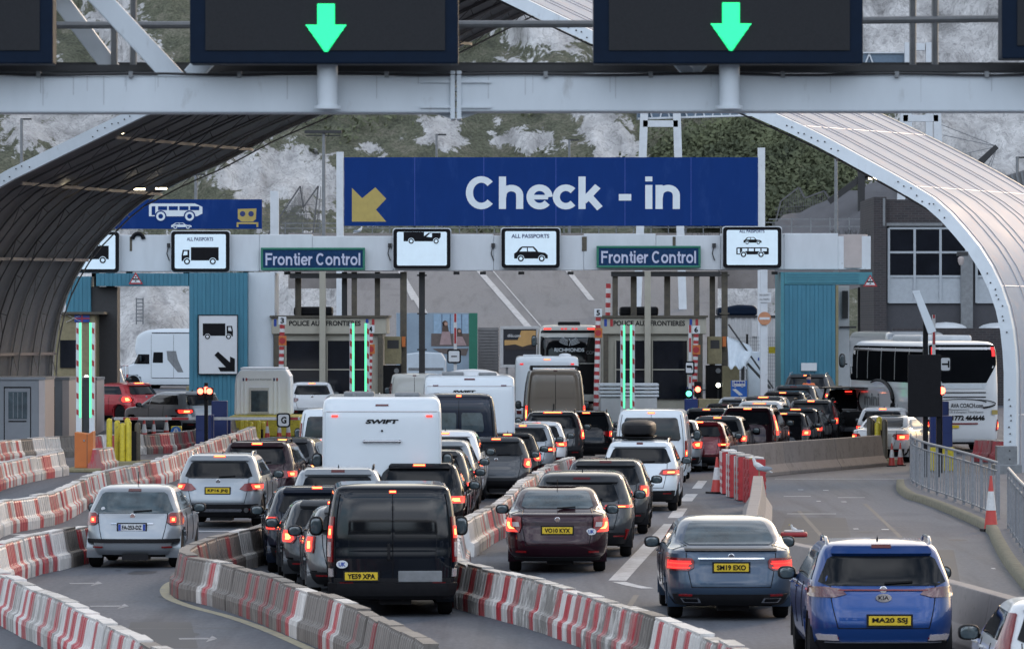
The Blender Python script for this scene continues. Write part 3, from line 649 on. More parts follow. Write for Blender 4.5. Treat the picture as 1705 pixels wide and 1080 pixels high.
bollard_group([182, 192, 204, 209, 214, 226], 776, 699, 'yellow and brown steel bollards right of the orange cabinet', (5,))
bollard_group([402, 407, 418, 424, 430, 436], 742, 698, 'yellow bollards in front of the white kiosk')
bollard_group([1448, 1455, 1461, 1467, 1473], 772, 697, 'tall rusty yellow bollards at the end of the curved concrete wall', (0, 1, 4))
# ------------------------------------------------------------------ vehicles
def pchip(xs, ys, x):
    xs = np.asarray(xs, float); ys = np.asarray(ys, float); h = np.diff(xs); d = np.diff(ys) / h; m = np.zeros_like(xs)
    for i in range(1, len(xs) - 1):
        if d[i - 1] * d[i] > 0:
            w1 = 2 * h[i] + h[i - 1]; w2 = h[i] + 2 * h[i - 1]; m[i] = (w1 + w2) / (w1 / d[i - 1] + w2 / d[i])
    m[0], m[-1] = d[0], d[-1]; x = min(max(x, xs[0]), xs[-1]); i = min(len(xs) - 2, max(0, int(np.searchsorted(xs, x)) - 1)); t = (x - xs[i]) / h[i]
    return (2 * t**3 - 3 * t**2 + 1) * ys[i] + (t**3 - 2 * t**2 + t) * h[i] * m[i] + (-2 * t**3 + 3 * t**2) * ys[i + 1] + (t**3 - t**2) * h[i] * m[i + 1]
class Body:
    def __init__(s, T, W, H, n=4.5, m=8):
        s.T = T; s.z = [t[0] * H for t in T]; s.w = [t[1] * W / 2 for t in T]; s.r = [t[2] for t in T]; s.f = [t[3] for t in T]; s.n = n; s.m = m; s.H = H; s.W = W; s.c = {}
    def at(s, z):
        k = round(z, 4)
        if k not in s.c: s.c[k] = (pchip(s.z, s.w, z), pchip(s.z, s.r, z), pchip(s.z, s.f, z))
        return s.c[k]
    def rear(s, xf, z):
        w, r, f = s.at(z); hl = (f - r) / 2; k = max(0, 1 - abs(xf) ** s.n) ** (1 / s.m); return Vector((xf * w, r + hl - hl * k, z))
    def front(s, xf, z):
        w, r, f = s.at(z); hl = (f - r) / 2; k = max(0, 1 - abs(xf) ** s.n) ** (1 / s.m); return Vector((xf * w, r + hl + hl * k, z))
    def side(s, sg, y, z):
        w, r, f = s.at(z); hl = (f - r) / 2; yf = max(-1, min(1, (y - r - hl) / hl)); return Vector((sg * w * max(0, 1 - abs(yf) ** s.m) ** (1 / s.n), y, z))
    def mesh(s, zs, wheels=(), R=.36):
        xfs = list(np.linspace(-.94, .94, 15)); k = (1 - .94 ** s.n) ** (1 / s.m) - .012
        yfs = list(np.linspace(-k, k, 44)); rows = []
        for z in zs:
            w, r, f = s.at(z); hl = (f - r) / 2; yc = r + hl; row = []
            for x in xfs: row.append(tuple(s.rear(x, z)))
            for y in yfs: row.append(tuple(s.side(1, yc + y * hl, z)))
            for x in xfs[::-1]: row.append(tuple(s.front(x, z)))
            for y in yfs[::-1]: row.append(tuple(s.side(-1, yc + y * hl, z)))
            if wheels:
                for i, p in enumerate(row):
                    if abs(p[0]) > w * .8:
                        for wy in wheels:
                            if (p[1] - wy) ** 2 + (p[2] - R * .9) ** 2 < (R + .05) ** 2: row[i] = (math.copysign(w - .24, p[0]), p[1], p[2])
            rows.append(row)
        mb = MB(); mb.grid(rows, closed=True); n = len(rows[0])
        mb.add(rows[0], [tuple(range(n - 1, -1, -1))]); mb.add(rows[-1], [tuple(range(n))]); return mb
def patch(fn, rows, nx=8, off=.008, sub=3, inner=-.02, out=None):
    """a panel lying on a body surface; rows of (z, a, b)"""
    RR = []
    for (z0, a0, b0), (z1, a1, b1) in zip(rows, rows[1:]):
        for k in range(sub): t = k / sub; RR.append((z0 + (z1 - z0) * t, a0 + (a1 - a0) * t, b0 + (b1 - b0) * t))
    RR.append(rows[-1]); P = []; Q = []
    cen = Vector(out) if out else None
    for z, a, b in RR:
        p_, q_ = [], []
        for k in range(nx + 1):
            u = a + (b - a) * k / nx; p = fn(u, z); e = 1e-3
            du = fn(u + e, z) - fn(u - e, z); dz = fn(u, z + e) - fn(u, z - e); nn = du.cross(dz)
            nn = nn.normalized() if nn.length > 1e-12 else Vector((0, -1, 0))
            if cen is not None and nn.dot(Vector((p.x, p.y - cen.y, (p.z - cen.z) * .5))) < 0: nn = -nn
            p_.append(tuple(p + nn * off)); q_.append(tuple(p + nn * inner))
        P.append(p_); Q.append(q_)
    mb = MB(); mb.grid(P)
    ring_ = lambda A: [r for r in A[0]] + [r[-1] for r in A[1:]] + A[-1][-2::-1] + [r[0] for r in A[-2:0:-1]]
    a, b = ring_(P), ring_(Q); mb.grid([a, b], closed=True); return mb
# profile tables: (height/H, half width/(W/2), rear y, metres short of the front)
TAB = {
 'hatch': [(.165, .88, .16, .16), (.23, .955, .04, .05), (.33, .99, 0, 0), (.44, 1, .035, .02), (.54, .995, .09, .08), (.60, .985, .12, .3), (.645, .965, .155, .85), (.685, .95, .19, 1.05), (.80, .87, .34, 1.5), (.91, .79, .5, 1.9), (.955, .735, .62, 2.15), (.985, .62, .85, 2.4), (1, .36, 1.2, 2.7)],
 'suv': [(.165, .9, .14, .16), (.25, .965, .04, .04), (.36, .99, 0, 0), (.46, 1, .03, .02), (.55, .995, .07, .06), (.61, .985, .10, .3), (.65, .965, .13, .95), (.69, .95, .165, 1.2), (.80, .88, .29, 1.62), (.91, .805, .43, 2.0), (.955, .755, .53, 2.25), (.985, .65, .75, 2.5), (1, .38, 1.15, 2.9)],
 'saloon': [(.16, .88, .16, .16), (.23, .955, .05, .05), (.33, .99, 0, 0), (.46, 1, .03, .02), (.56, .995, .06, .08), (.62, .985, .07, .3), (.665, .97, .09, .7), (.695, .955, .12, .95), (.715, .935, .38, 1.1), (.735, .91, .62, 1.2), (.84, .83, .93, 1.6), (.92, .76, 1.2, 1.95), (.96, .70, 1.4, 2.2), (.985, .6, 1.65, 2.5), (1, .36, 2.0, 2.9)],
 'van': [(.14, .9, .12, .2), (.2, .96, .03, .06), (.3, .99, 0, 0), (.45, 1, .0, .02), (.53, 1, .015, .2), (.58, .995, .02, .7), (.64, .985, .03, 1.05), (.8, .95, .07, 1.5), (.93, .9, .12, 1.9), (.97, .865, .17, 2.1), (.99, .78, .3, 2.35), (1, .5, .6, 2.8)],
 'tallvan': [(.11, .9, .12, .2), (.16, .96, .03, .06), (.24, .99, 0, 0), (.36, 1, .0, .02), (.42, 1, .01, .3), (.46, .995, .02, .8), (.51, .99, .03, 1.1), (.75, .94, .06, 1.6), (.92, .88, .1, 2.1), (.965, .84, .16, 2.35), (.99, .74, .3, 2.6), (1, .5, .6, 3.2)],
 'camper': [(.10, .96, .1, .3), (.14, .985, .03, .1), (.2, 1, 0, .05), (.32, 1, 0, 0), (.38, 1, 0, .3), (.44, 1, 0, .8), (.56, 1, 0, 1.0), (.66, 1, .01, .9), (.86, .995, .04, 1.0), (.94, .985, .09, 1.3), (.98, .96, .18, 1.7), (1, .88, .4, 2.4)],
 'coach': [(.09, .95, .15, .2), (.13, .985, .05, .06), (.22, 1, 0, 0), (.5, 1, .0, .05), (.7, .995, .05, .2), (.86, .985, .12, .4), (.93, .965, .2, .6), (.97, .92, .35, .85), (.99, .84, .6, 1.2), (1, .6, 1.2, 2)],
 'pickbody': [(.25, .88, .14, .16), (.34, .955, .05, .05), (.5, .99, .02, 0), (.75, 1, .0, .02), (.9, .99, .02, .3), (.97, .975, .03, .8), (1, .96, .05, 1.2)],
 'pickcab': [(.5, .94, 1.6, 1.3), (.6, .93, 1.62, 1.45), (.75, .87, 1.68, 1.8), (.9, .8, 1.75, 2.15), (.96, .75, 1.83, 2.35), (.99, .64, 1.95, 2.6), (1, .38, 2.25, 2.9)]}
TYPE = dict(hatch=(1.75, 1.47, 4.1, 4.2, 7), suv=(1.84, 1.66, 4.5, 4.6, 8), saloon=(1.85, 1.46, 4.8, 4.2, 8), van=(1.93, 1.97, 4.85, 9, 18), tallvan=(2.02, 2.65, 5.9, 9, 20), camper=(2.3, 2.9, 7.0, 13, 30), coach=(2.55, 3.75, 12.2, 9, 24), pickbody=(1.86, 1.1, 5.2, 6, 14), pickcab=(1.86, 1.82, 5.2, 5, 12))
def paint(name, c, metal=.35):
    return mat('paint_' + name, c, .3, metal=metal, var=.035, scale=1.2, coat=.7, spec=.0 if max(c) < .06 else .25)
PC = dict(silver=(.27, .295, .32), white=(.66, .68, .7), black=(.007, .007, .009), grey=(.05, .053, .058), midgrey=(.12, .125, .13), dblue=(.01, .015, .028), maroon=(.02, .004, .009), kblue=(.006, .045, .19), steelblue=(.035, .06, .1), red=(.32, .015, .022), dred=(.1, .008, .014), beige=(.2, .165, .13), vanblack=(.004, .006, .010), pearl=(.58, .6, .62), vwhite=(.62, .67, .71), cream=(.5, .5, .47), aub=(.022, .008, .012))
COUNT = {}
def mirrored(rows): return [(z, -b, -a) for z, a, b in rows]
def wheel(o, x, y, R, sg, w=.22):
    m = MB(); m.lathe((x - w / 2, y, R), [(0, R * .66), (0, R * .9), (.03, R * .985), (w * .3, R), (w * .7, R), (w - .03, R * .985), (w, R * .9), (w, R * .66)], 'x', 28)
    t = m.build('wheel', M['rubber'], o, local=True, smooth=True)
    q = MB(); xo = x + sg * (w / 2 - .03); q.lathe((xo, y, R), [(-.02 * sg, R * .66), (0, R * .64), (-.03 * sg, R * .58), (-.03 * sg, R * .2), (0, R * .16), (0, R * .02)], 'x', 24)
    for k in range(5):
        a = 2 * pi * k / 5; q.bar((xo, y + cos(a) * R * .15, R + sin(a) * R * .15), (xo, y + cos(a) * R * .62, R + sin(a) * R * .62), .05, .03, (1, 0, 0))
    q.build('rim', M['alloy'], t, local=True)
def vehicle(name, label, cat, kind, px, s, head=0, paintc='silver', W=None, H=None, Ln=None, z0=0.0, group=None, rw=None, tl=None, lit=None, hb=None, hblit=True, plate=None, rails=False, mirror=True,
            spoiler=True, bumper=.3, extra=None, glassm='glass', fine=True, roofm=None, litm='brake', wiper=True, y_override=None, fin=True):
    w0, h0, l0, n, m = TYPE[kind]; W = W or w0; H = H or h0; Ln = Ln or l0
    pm = paint(paintc, PC[paintc], 0 if paintc in ('white', 'vwhite', 'cream', 'beige', 'vanblack', 'black') else .4)
    T = [(a, b, c, Ln - d) for a, b, c, d in TAB[kind]]; Y = y_override or F / s
    o = thing(name, label, cat, (X(px, Y), Y, zg(Y) + z0), group, RAD(head))
    B = Body(T, W, H, n, m); low = kind in ('hatch', 'suv', 'saloon'); box = kind in ('van', 'tallvan', 'camper', 'coach')
    R = .33 if kind in ('hatch', 'saloon') else .36 if kind in ('suv', 'van', 'pickbody', 'tallvan', 'camper') else .5
    ra = dict(hatch=.72, suv=.85, saloon=1.05, van=.95, tallvan=1.15, camper=1.9, coach=3.1, pickbody=1.2)[kind]; fa = Ln - (.88 if kind != 'coach' else 2.6)
    zs = sorted(set([round(v, 4) for v in np.linspace(B.z[0], B.z[-1] * .9, 26 if kind != 'coach' else 34)] + [round(v, 4) for v in np.linspace(B.z[-1] * .9, B.z[-1], 9)] + [round(v, 4) for v in B.z]))
    body = B.mesh(zs, (ra, fa), R).build('body', pm, o, local=True, smooth=True)
    mid = (0, Ln / 2, H * .5)
    def rp(nm, rows, m_, par=o, nx=8, off=.008, sub=3, inner=-.02, BB=B):
        return patch(BB.rear, rows, nx, off, sub, inner, mid).build(nm, m_, par, local=True, smooth=True)
    def sp(nm, sg, rows, m_, par=o, nx=8, off=.008, sub=3, BB=B):
        return patch(lambda y, z: BB.side(sg, y, z), rows, nx, off, sub, -.02, mid).build(nm, m_, par, local=True, smooth=True)
    # wheels and arches
    hw = B.at(R)[0]
    for y in (ra, fa):
        for sg in (-1, 1):
            wheel(o, sg * (hw - .115), y, R, sg, .21)
            a = MB(); pts = [(cos(t) * (R + .055), sin(t) * (R + .055)) for t in np.linspace(-.35, pi + .35, 20)]; pi_ = [(u * .93, v * .93) for u, v in pts]
            rows = []
            for (q, x) in ((pi_, hw - .26), (pi_, hw + .006), (pts, hw + .010), (pts, hw - .26)): rows.append([(sg * x, y + u, R * .95 + v) for u, v in q])
            a.grid(rows).build('wheel_arch', M['plastic'] if kind in ('suv', 'pickbody', 'coach') else pm, o, local=True, smooth=True)
    if kind == 'coach':
        pass
    b = MB(); zb = B.z[0]; b.box(-W * .36, W * .36, ra - .1, fa + .1, zb - .06, zb + .02)
    b.box(-W * .40, W * .40, ra - .05, ra + .05, R - .05, R + .04); b.box(-.18, .28, ra - .65, ra - .2, zb - .09, zb + .01); b.build('underbody', M['plastic'], o, local=True)
    if pil := (kind == 'pickbody'):
        T2 = [(a, b_, c, Ln - d) for a, b_, c, d in TAB['pickcab']]; C2 = Body(T2, W, 1.82, 5, 12)
        z2 = [round(v, 4) for v in np.linspace(C2.z[0], C2.z[-1], 24)]; C2.mesh(z2).build('cab', pm, o, local=True, smooth=True); cabB = C2; cabH = 1.82
    else: cabB = B; cabH = H
    # side glass, windscreen
    if low or kind == 'pickbody':
        za, zb_ = (.70, .905) if low else (.66, .91); za *= cabH; zb_ *= cabH; ym = Ln * (.55 if kind != 'saloon' else .56)
        for sg in (-1, 1):
            q = lambda z, k: cabB.at(z)[1] + k
            f_ = lambda z: cabB.at(z)[2] - .16
            kq = .42 if kind != 'saloon' else .3
            sp('side_window', sg, [(za, q(za, kq), ym - .04), ((za + zb_) / 2, q((za + zb_) / 2, kq * .95), ym - .04), (zb_, q(zb_, kq), ym - .03)], M[glassm] if sg else 0, BB=cabB)
            sp('side_window', sg, [(za, ym + .04, f_(za) - .1), ((za + zb_) / 2, ym + .04, f_((za + zb_) / 2) - .04), (zb_, ym + .02, f_(zb_))], M[glassm], BB=cabB)
            if fine:
                mb = MB()
                for (yy) in (ym, ym - 1.0):
                    P = [cabB.side(sg, yy, z) if z > cabH * .66 and not low else B.side(sg, yy, z) for z in np.linspace(.3 * H, .66 * H if low else H * .9, 8)]
                    mb.tube([(p.x + sg * .003, p.y, p.z) for p in P], .006, 4)
                mb.build('door_gap', M['black'], o, local=True)
                for yy in (ym - .22, ym + .78):
                    p = B.side(sg, yy, .6 * H if low else .85 * H); hd = MB(); hd.tube([(p.x, p.y - .1, p.z), (p.x + sg * .03, p.y - .07, p.z), (p.x + sg * .03, p.y + .07, p.z), (p.x, p.y + .1, p.z)], .012, 6); hd.build('door_handle', pm, o, local=True)
        patch(cabB.front, [(za + .02, -.86, .86), (zb_, -.84, .84)], 10, .008, 4, -.02, mid).build('windscreen', M['glass'], o, local=True, smooth=True)
    if kind in ('van', 'tallvan', 'camper', 'coach'):
        z1, z2 = dict(van=(.6, .86), tallvan=(.48, .72), camper=(.42, .6), coach=(.5, .86))[kind]; z1 *= H; z2 *= H
        patch(B.front, [(z1, -.85, .85), (z2, -.85, .85)], 8, .01, 4, -.02, mid).build('windscreen', M['glass'], o, local=True, smooth=True)
        for sg in (-1, 1):
            if kind in ('van', 'tallvan', 'camper'):
                yf = B.at(z1)[2]; sp('side_window', sg, [(z1 + .03, yf - 1.1, yf - .25), (z2 - .04, yf - 1.1, min(yf - .5, B.at(z2)[2] - .2))], M['glass'])
                if fine:
                    mb = MB(); P = [B.side(sg, yf - 1.2, z) for z in np.linspace(.2 * H, .9 * H, 8)]; mb.tube([(p.x + sg * .003, p.y, p.z) for p in P], .007, 4); P = [B.side(sg, yf - 2.4, z) for z in np.linspace(.2 * H, .9 * H, 8)]; mb.tube([(p.x + sg * .003, p.y, p.z) for p in P], .007, 4); mb.build('door_gap', M['black'], o, local=True)
    # rear glass
    if rw is None: rw = dict(hatch=(.70, .90, .80, .78), suv=(.685, .90, .8, .78), saloon=(.745, .95, .80, .80), van=None, tallvan=None, camper=None, coach=None, pickbody=None)[kind]
    if rw:
        z1, z2, a1, a2 = rw[:4]; z1 *= H; z2 *= H; h_ = z2 - z1
        rows = [(z1, -a1 * .86, a1 * .86), (z1 + h_ * .12, -a1, a1), (z2 - h_ * .1, -a2, a2), (z2, -a2 * .93, a2 * .93)]
        if kind == 'pickbody': rows = [(1.12, -.8, .8), (1.62, -.76, .76)]
        g = rp('rear_window', rows, M[glassm], nx=12, BB=cabB, off=.01)
        if wiper and low and kind != 'saloon':
            mb = MB(); p0 = B.rear(.02, z1 + h_ * .1); p1 = B.rear(.42, z1 + h_ * .16); mb.bar(p0 + Vector((0, -.03, 0)), p1 + Vector((0, -.03, 0)), .03, .02); mb.build('wiper', M['plastic'], o, local=True)
    if kind == 'pickbody': rp('rear_window', [(1.15, -.8, .8), (1.64, -.76, .76)], M['glass'], nx=12, BB=cabB, off=.01)
    if spoiler and kind in ('hatch', 'suv'):
        z2 = rw[1] * H; rp('spoiler', [(z2 + .004, -.8, .8), (z2 + .05, -.82, .82), (z2 + .085, -.8, .8)], pm, nx=12, off=.055, sub=2, inner=-.03)
    # high brake light
    if hb is None: hb = dict(hatch=(.935, .17), suv=(.935, .17), saloon=None, van=(.955, .08), tallvan=(.975, .08), camper=(.955, .1), coach=None, pickbody=None)[kind]
    if hb:
        zc, a = hb; off = .062 if spoiler and kind in ('hatch', 'suv') else .015
        h_l = rp('high_brake_light', [(zc * H - .018, -a, a), (zc * H + .016, -a, a)], M['brake'] if hblit else M['dim_lens'], nx=6, off=off, sub=1)
        if hblit: rp('bulb_core', [(zc * H - .007, -a * .9, a * .9), (zc * H + .006, -a * .9, a * .9)], M['brake_core'], par=h_l, nx=6, off=off + .004, sub=1)
    # lower bumper
    if bumper: rp('bumper', [(B.z[0] + .005, -.975, .975), (bumper * H * .8, -.985, .985), (bumper * H, -.985, .985)], M['plastic'], nx=20, off=.012)
    # tail lights
    if tl is None: tl = dict(hatch=[(.50, .80, .975), (.56, .74, .985), (.66, .80, .985)], suv=[(.50, .68, .975), (.55, .58, .985), (.60, .60, .985)], saloon=[(.50, .66, .975), (.57, .56, .985), (.62, .62, .98)], van=[(.42, .93, .99), (.8, .935, .99)], tallvan=[(.3, .93, .99), (.52, .94, .99)], camper=[(.17, .8, .95), (.22, .8, .95)], coach=[(.2, .88, .985), (.30, .93, .985)], pickbody=[(.62, .93, .99), (.92, .93, .99)])[kind]
    if lit is None: lit = [(z0_ + (1 if i == 0 else -1) * .012, a + .05 * (b_ - a) + .02, b_ - .02) for i, (z0_, a, b_) in enumerate(tl)] if low else tl
    for sg in (-1, 1):
        rows = [(z * H, a, b_) for z, a, b_ in tl]; rr = rows if sg > 0 else mirrored(rows)
        t_ = rp('tail_light', rr, M['red_lens'] if litm else M['dim_lens'], nx=8, off=.016)
        if lit and litm:
            rows = [(z * H, a, b_) for z, a, b_ in lit]; rr = rows if sg > 0 else mirrored(rows)
            bl = rp('brake_lamp', rr, M['brake' if litm == 'brake_core' else litm], par=t_, nx=6, off=.021)
            if litm in ('brake_core', 'brake'):
                cr = [(sum(r[0] for r in rr) / len(rr) + (r[0] - sum(r[0] for r in rr) / len(rr)) * .5, r[1] * .72 + r[2] * .28, r[1] * .28 + r[2] * .72) for r in rr]
                rp('bulb_core', cr, M['brake_core'], par=t_, nx=4, off=.026)
    # reflectors
    if low or kind == 'van':
        for sg in (-1, 1):
            rows = [(.255 * H, .62, .82), (.27 * H, .62, .82)]; rp('reflector', rows if sg > 0 else mirrored(rows), M['red_lens'], nx=4, off=.02, sub=1)
    # plate
    if plate:
        txt, zf, colr, pw, xo = (list(plate) + ['y', .50, 0])[:5] if len(plate) < 5 else plate
        p = B.rear(xo / B.at(zf * H)[0], zf * H); yy = p.y - .028; ph = .115
        nb = MB(); nb.box(xo - pw / 2, xo + pw / 2, yy, yy + .03, zf * H - ph / 2, zf * H + ph / 2); npo = nb.build('number_plate', M['plate_y'] if colr == 'y' else M['plate_w'], o, local=True, bevel=.004)
        hs = MB(); hs.box(xo - pw / 2 - .025, xo + pw / 2 + .025, yy + .004, yy + .034, zf * H - ph / 2 - .022, zf * H + ph / 2 + .022); hs.build('plate_surround', M['plastic'], o, local=True)
        if txt: lettering(txt, M['black'], npo, (xo, yy - .003, zf * H), (1, 0, 0), (0, 0, 1), pw * (.84 if colr == 'y' else .72), ph * .66, bold=.03, local=True)
        if colr == 'f':
            for sg in (-1, 1):
                e = MB(); e.box(xo + sg * (pw / 2 - .025) - .022, xo + sg * (pw / 2 - .025) + .022, yy - .003, yy + .01, zf * H - ph / 2 + .004, zf * H + ph / 2 - .004); e.build('blue_band', M['eu_blue'], npo, local=True)
    # mirrors
    if mirror:
        zm = dict(hatch=.68, suv=.68, saloon=.69, van=.62, tallvan=.5, camper=.52, coach=.8, pickbody=1.1)[kind] * H; big = kind in ('van', 'tallvan', 'camper')
        ym = (Ln - (1.55 if low else 1.35 if kind != 'pickbody' else 1.7)); mz = .085 if not big else .15
        if kind == 'coach': ym = Ln + .1; mz = .25
        for sg in (-1, 1):
            w_ = cabB.at(min(zm, cabH * .95))[0] if kind != 'pickbody' else W / 2
            xm = sg * (w_ + (.13 if not big else .17)); mb = MB(); mb.ell((xm, ym, zm), (.12 if not big else .11, .07, mz), 14, 8, .7); mb.bar((sg * (w_ - .06), ym + .03, zm - mz * .5), (xm, ym + .03, zm - mz * .5), .05, .05)
            h = mb.build('wing_mirror', M['plastic'], o, local=True, smooth=True)
            gl = MB(); gl.ell((xm, ym - .062, zm), (.095 if not big else .085, .012, mz * .8), 12, 6, .7); gl.build('mirror_glass', M['glass_blue'], h, local=True, smooth=True)
    if rails:
        for sg in (-1, 1):
            pts = [];  y0, y1 = B.at(.96 * H)[1] + .25, B.at(.96 * H)[2] - .35
            for t in np.linspace(0, 1, 12): pts.append((sg * B.at(.965 * H)[0] * (.97 - .04 * abs(t - .5)), y0 + (y1 - y0) * t, H * .972 + .075 * (1 - (2 * t - 1) ** 6) - (.03 if t in (0, 1) else 0)))
            MB().tube(pts, .019, 8).build('roof_rail', M['chrome'] if rails == 'chrome' else M['plastic'], o, local=True, smooth=True)
    if low and fin:
        y0 = B.at(.99 * H)[1] + .15; f = MB(); f.add([(-.02, y0, H * .985), (.02, y0, H * .985), (0, y0 + .02, H + .055), (0, y0 + .16, H * .99), (-.025, y0 + .18, H * .985), (.025, y0 + .18, H * .985)], [(0, 1, 2), (0, 2, 3, 4), (1, 5, 3, 2), (3, 5, 4)]); f.build('roof_aerial', M['plastic'], o, local=True)
    if low and fine:   # tailgate shut line and badge
        mb = MB(); lo, hi = .34 * H, rw[0] * H
        for sg in (-1, 1):
            P = [B.rear(sg * (.62 + .12 * t), lo + (hi - lo) * t) for t in np.linspace(0, 1, 7)]; mb.tube([(p.x, p.y - .002, p.z) for p in P], .006, 4)
        P = [B.rear(x, lo) for x in np.linspace(-.62, .62, 9)]; mb.tube([(p.x, p.y - .002, p.z) for p in P], .006, 4); mb.build('tailgate_gap', M['black'], o, local=True)
        p = B.rear(0, .635 * H if kind != 'saloon' else .64 * H); q = MB(); q.lathe((0, p.y - .016, p.z), [(0, .04), (.004, .048), (.014, .048)], 'y', 16); q.build('badge', M['chrome'], o, local=True)
    if kind in ('van', 'tallvan'):
        mb = MB(); P = [B.rear(0, z) for z in np.linspace(.2 * H, .93 * H, 8)]; mb.tube([(p.x, p.y - .001, p.z) for p in P], .008, 4)
        for sg in (-1, 1): P = [B.rear(sg * .9, z) for z in np.linspace(.2 * H, .93 * H, 8)]; mb.tube([(p.x, p.y - .001, p.z) for p in P], .006, 4)
        mb.build('door_gap', M['black'], o, local=True)
        hd = MB(); p = B.rear(-.06, .5 * H); hd.box(p.x - .02, p.x + .02, p.y - .035, p.y + .01, p.z - .12, p.z + .12); hd.build('door_handle', M['plastic'], o, local=True, bevel=.008)
    if kind == 'tallvan':   # faint pressed line
        rp('pressed_line', [(.62 * H, -.86, .86), (.625 * H, -.86, .86)], pm, nx=10, off=.012, sub=1)
    if extra: extra(o, B, rp, sp, pm, H, W, Ln)
    return o
def uk_oval(o, B, xf, z, m='UK'):
    p = B.rear(xf, z); q = MB(); q.prism([(p.x + .085 * cos(t), z + .058 * sin(t)) for t in np.linspace(0, 2 * pi, 20, endpoint=False)], p.y - .022, p.y - .002)
    s = q.build('country_sticker', M['plate_w'], o, local=True)
    if m: lettering(m, M['eu_blue'], s, (p.x, p.y - .024, z), (1, 0, 0), (0, 0, 1), .1, .06, bold=.04, local=True)

# --- the near cars, each with its own rear
def x_peugeot(o, B, rp, sp, pm, H, W, Ln):
    rp('rubber_strip', [(.315 * H, -.93, .93), (.345 * H, -.94, .94), (.36 * H, -.93, .93)], M['plastic'], nx=20, off=.02)
    rp('handle_recess', [(.535 * H, -.44, .44), (.545 * H, -.42, .42)], M['chrome'], nx=10, off=.02, sub=1)
    a = MB(); y = B.at(H * .99)[1] + .1; a.tube([(0, y, H * .98), (0, y + .1, H + .22)], .008, 6); a.build('aerial', M['black'], o, local=True)
    q = MB(); p = B.rear(-.66, .72 * H); q.lathe((p.x, p.y - .02, p.z), [(0, .035), (.012, .035)], 'y', 16); q.build('round_sticker', M['plate_w'], o, local=True)
vehicle('hatchback', 'silver hatchback with a French FA-253-DZ plate, alone in the left lane', 'car', 'hatch', 219, 95, -2.0, 'silver', W=1.72, H=1.45, Ln=4.0,
        rw=(.665, .91, .86, .82), tl=[(.52, .80, .97), (.56, .70, .985), (.64, .74, .985), (.67, .80, .985)], lit=[(.555, .76, .86), (.62, .77, .87)], hblit=False, plate=('FA-253-DZ', .50, 'f', .48, 0), bumper=0, spoiler=False, glassm='glass_blue', extra=x_peugeot, fin=False)
def x_x1(o, B, rp, sp, pm, H, W, Ln):
    rp('silver_skid', [(.235 * H, -.55, .55), (.255 * H, -.58, .58), (.27 * H, -.55, .55)], M['alloy'], nx=12, off=.03)
    for sg in (-1, 1): q = MB(); q.lathe((sg * .6, .02, .25 * H), [(0, .05), (.1, .05)], 'y', 16); q.build('exhaust', M['dark_steel'], o, local=True)
vehicle('suv', 'silver SUV with plate KP16 JNJ and both brake lights glowing', 'car', 'suv', 362, 79.5, -3, 'silver', W=1.82, H=1.56, Ln=4.4, rails='chrome', rw=(.675, .885, .82, .78),
        tl=[(.505, .62, .975), (.53, .50, .985), (.60, .62, .985), (.61, .72, .985)], lit=[(.53, .80, .975), (.59, .76, .98)], litm='brake_core', plate=('KP16 JNJ', .51, 'y', .5, 0), bumper=.33, extra=x_x1)
vehicle('suv', 'dark maroon SUV behind the silver SUV with plate KP16 JNJ', 'car', 'suv', 424, 74, -4, 'aub', W=1.8, H=1.64, Ln=4.5, rails='plastic', litm='brake_core', lit=[(.52, .82, .97), (.585, .8, .975)], plate=('', .48, 'y', .5, 0))
vehicle('estate_car', 'grey estate car just right of the dark maroon SUV', 'car', 'suv', 466, 69, -6, 'grey', W=1.8, H=1.53, Ln=4.5)
vehicle('hatchback', 'white car seen between the maroon SUV and the big white motorhome', 'car', 'hatch', 523, 67, -5, 'white', H=1.42)
def x_van(o, B, rp, sp, pm, H, W, Ln):
    rp('rear_window', [(.60 * H, -.84, -.045), (.63 * H, -.86, -.03), (.885 * H, -.82, -.03), (.90 * H, -.79, -.05)], M['glass'], nx=8, off=.012)
    rp('rear_window', mirrored([(.60 * H, -.84, -.045), (.63 * H, -.86, -.03), (.885 * H, -.82, -.03), (.90 * H, -.79, -.05)]), M['glass'], nx=8, off=.012)
    rp('step_bumper', [(.18 * H, -.97, .97), (.25 * H, -.975, .975), (.265 * H, -.97, .97)], M['plastic'], nx=16, off=.05)
    uk_oval(o, B, -.78, .405 * H)
    p = B.rear(.3, .315 * H); q = MB(); q.box(.08, .72, p.y - .02, p.y, .27 * H, .355 * H); q.build('grey_panel', M['grey_steel'], o, local=True, bevel=.01)
    q = MB(); q.lathe((.16, .3, .15 * H), [(0, .06), (.3, .06)], 'y', 12); q.build('exhaust', M['dark_steel'], o, local=True)
    for sg in (-1, 1): rp('tail_lens', [(.46 * H, sg * .96 - .02, sg * .96 + .02), (.57 * H, sg * .96 - .02, sg * .96 + .02)], M['clear_lens'], nx=2, off=.024, sub=1)
    for sg in (-1, 1): rp('side_marker', [(.31 * H, sg * .95 - .025, sg * .95 + .025), (.37 * H, sg * .95 - .025, sg * .95 + .025)], M['clear_lens'], nx=2, off=.02, sub=1)
vehicle('van', 'black van with plate YE59 XPA and a UK oval on its rear door', 'van', 'van', 654, 114, 2.5, 'vanblack', W=1.9, H=1.94, Ln=4.75, rw=None, tl=[(.42, .925, .985), (.55, .92, .99), (.76, .93, .99)], lit=[(.60, .935, .985), (.69, .94, .985)], litm='brake_core', hb=(.945, .06), plate=('YE59 XPA', .315, 'y', .48, -.46), extra=x_van)
vehicle('suv', 'dark blue car ahead of the black van, left tail light glowing', 'car', 'hatch', 530, 97, 4.5, 'dblue', W=1.8, H=1.48, Ln=4.0, hb=(.95, .13), litm='brake', spoiler=True)
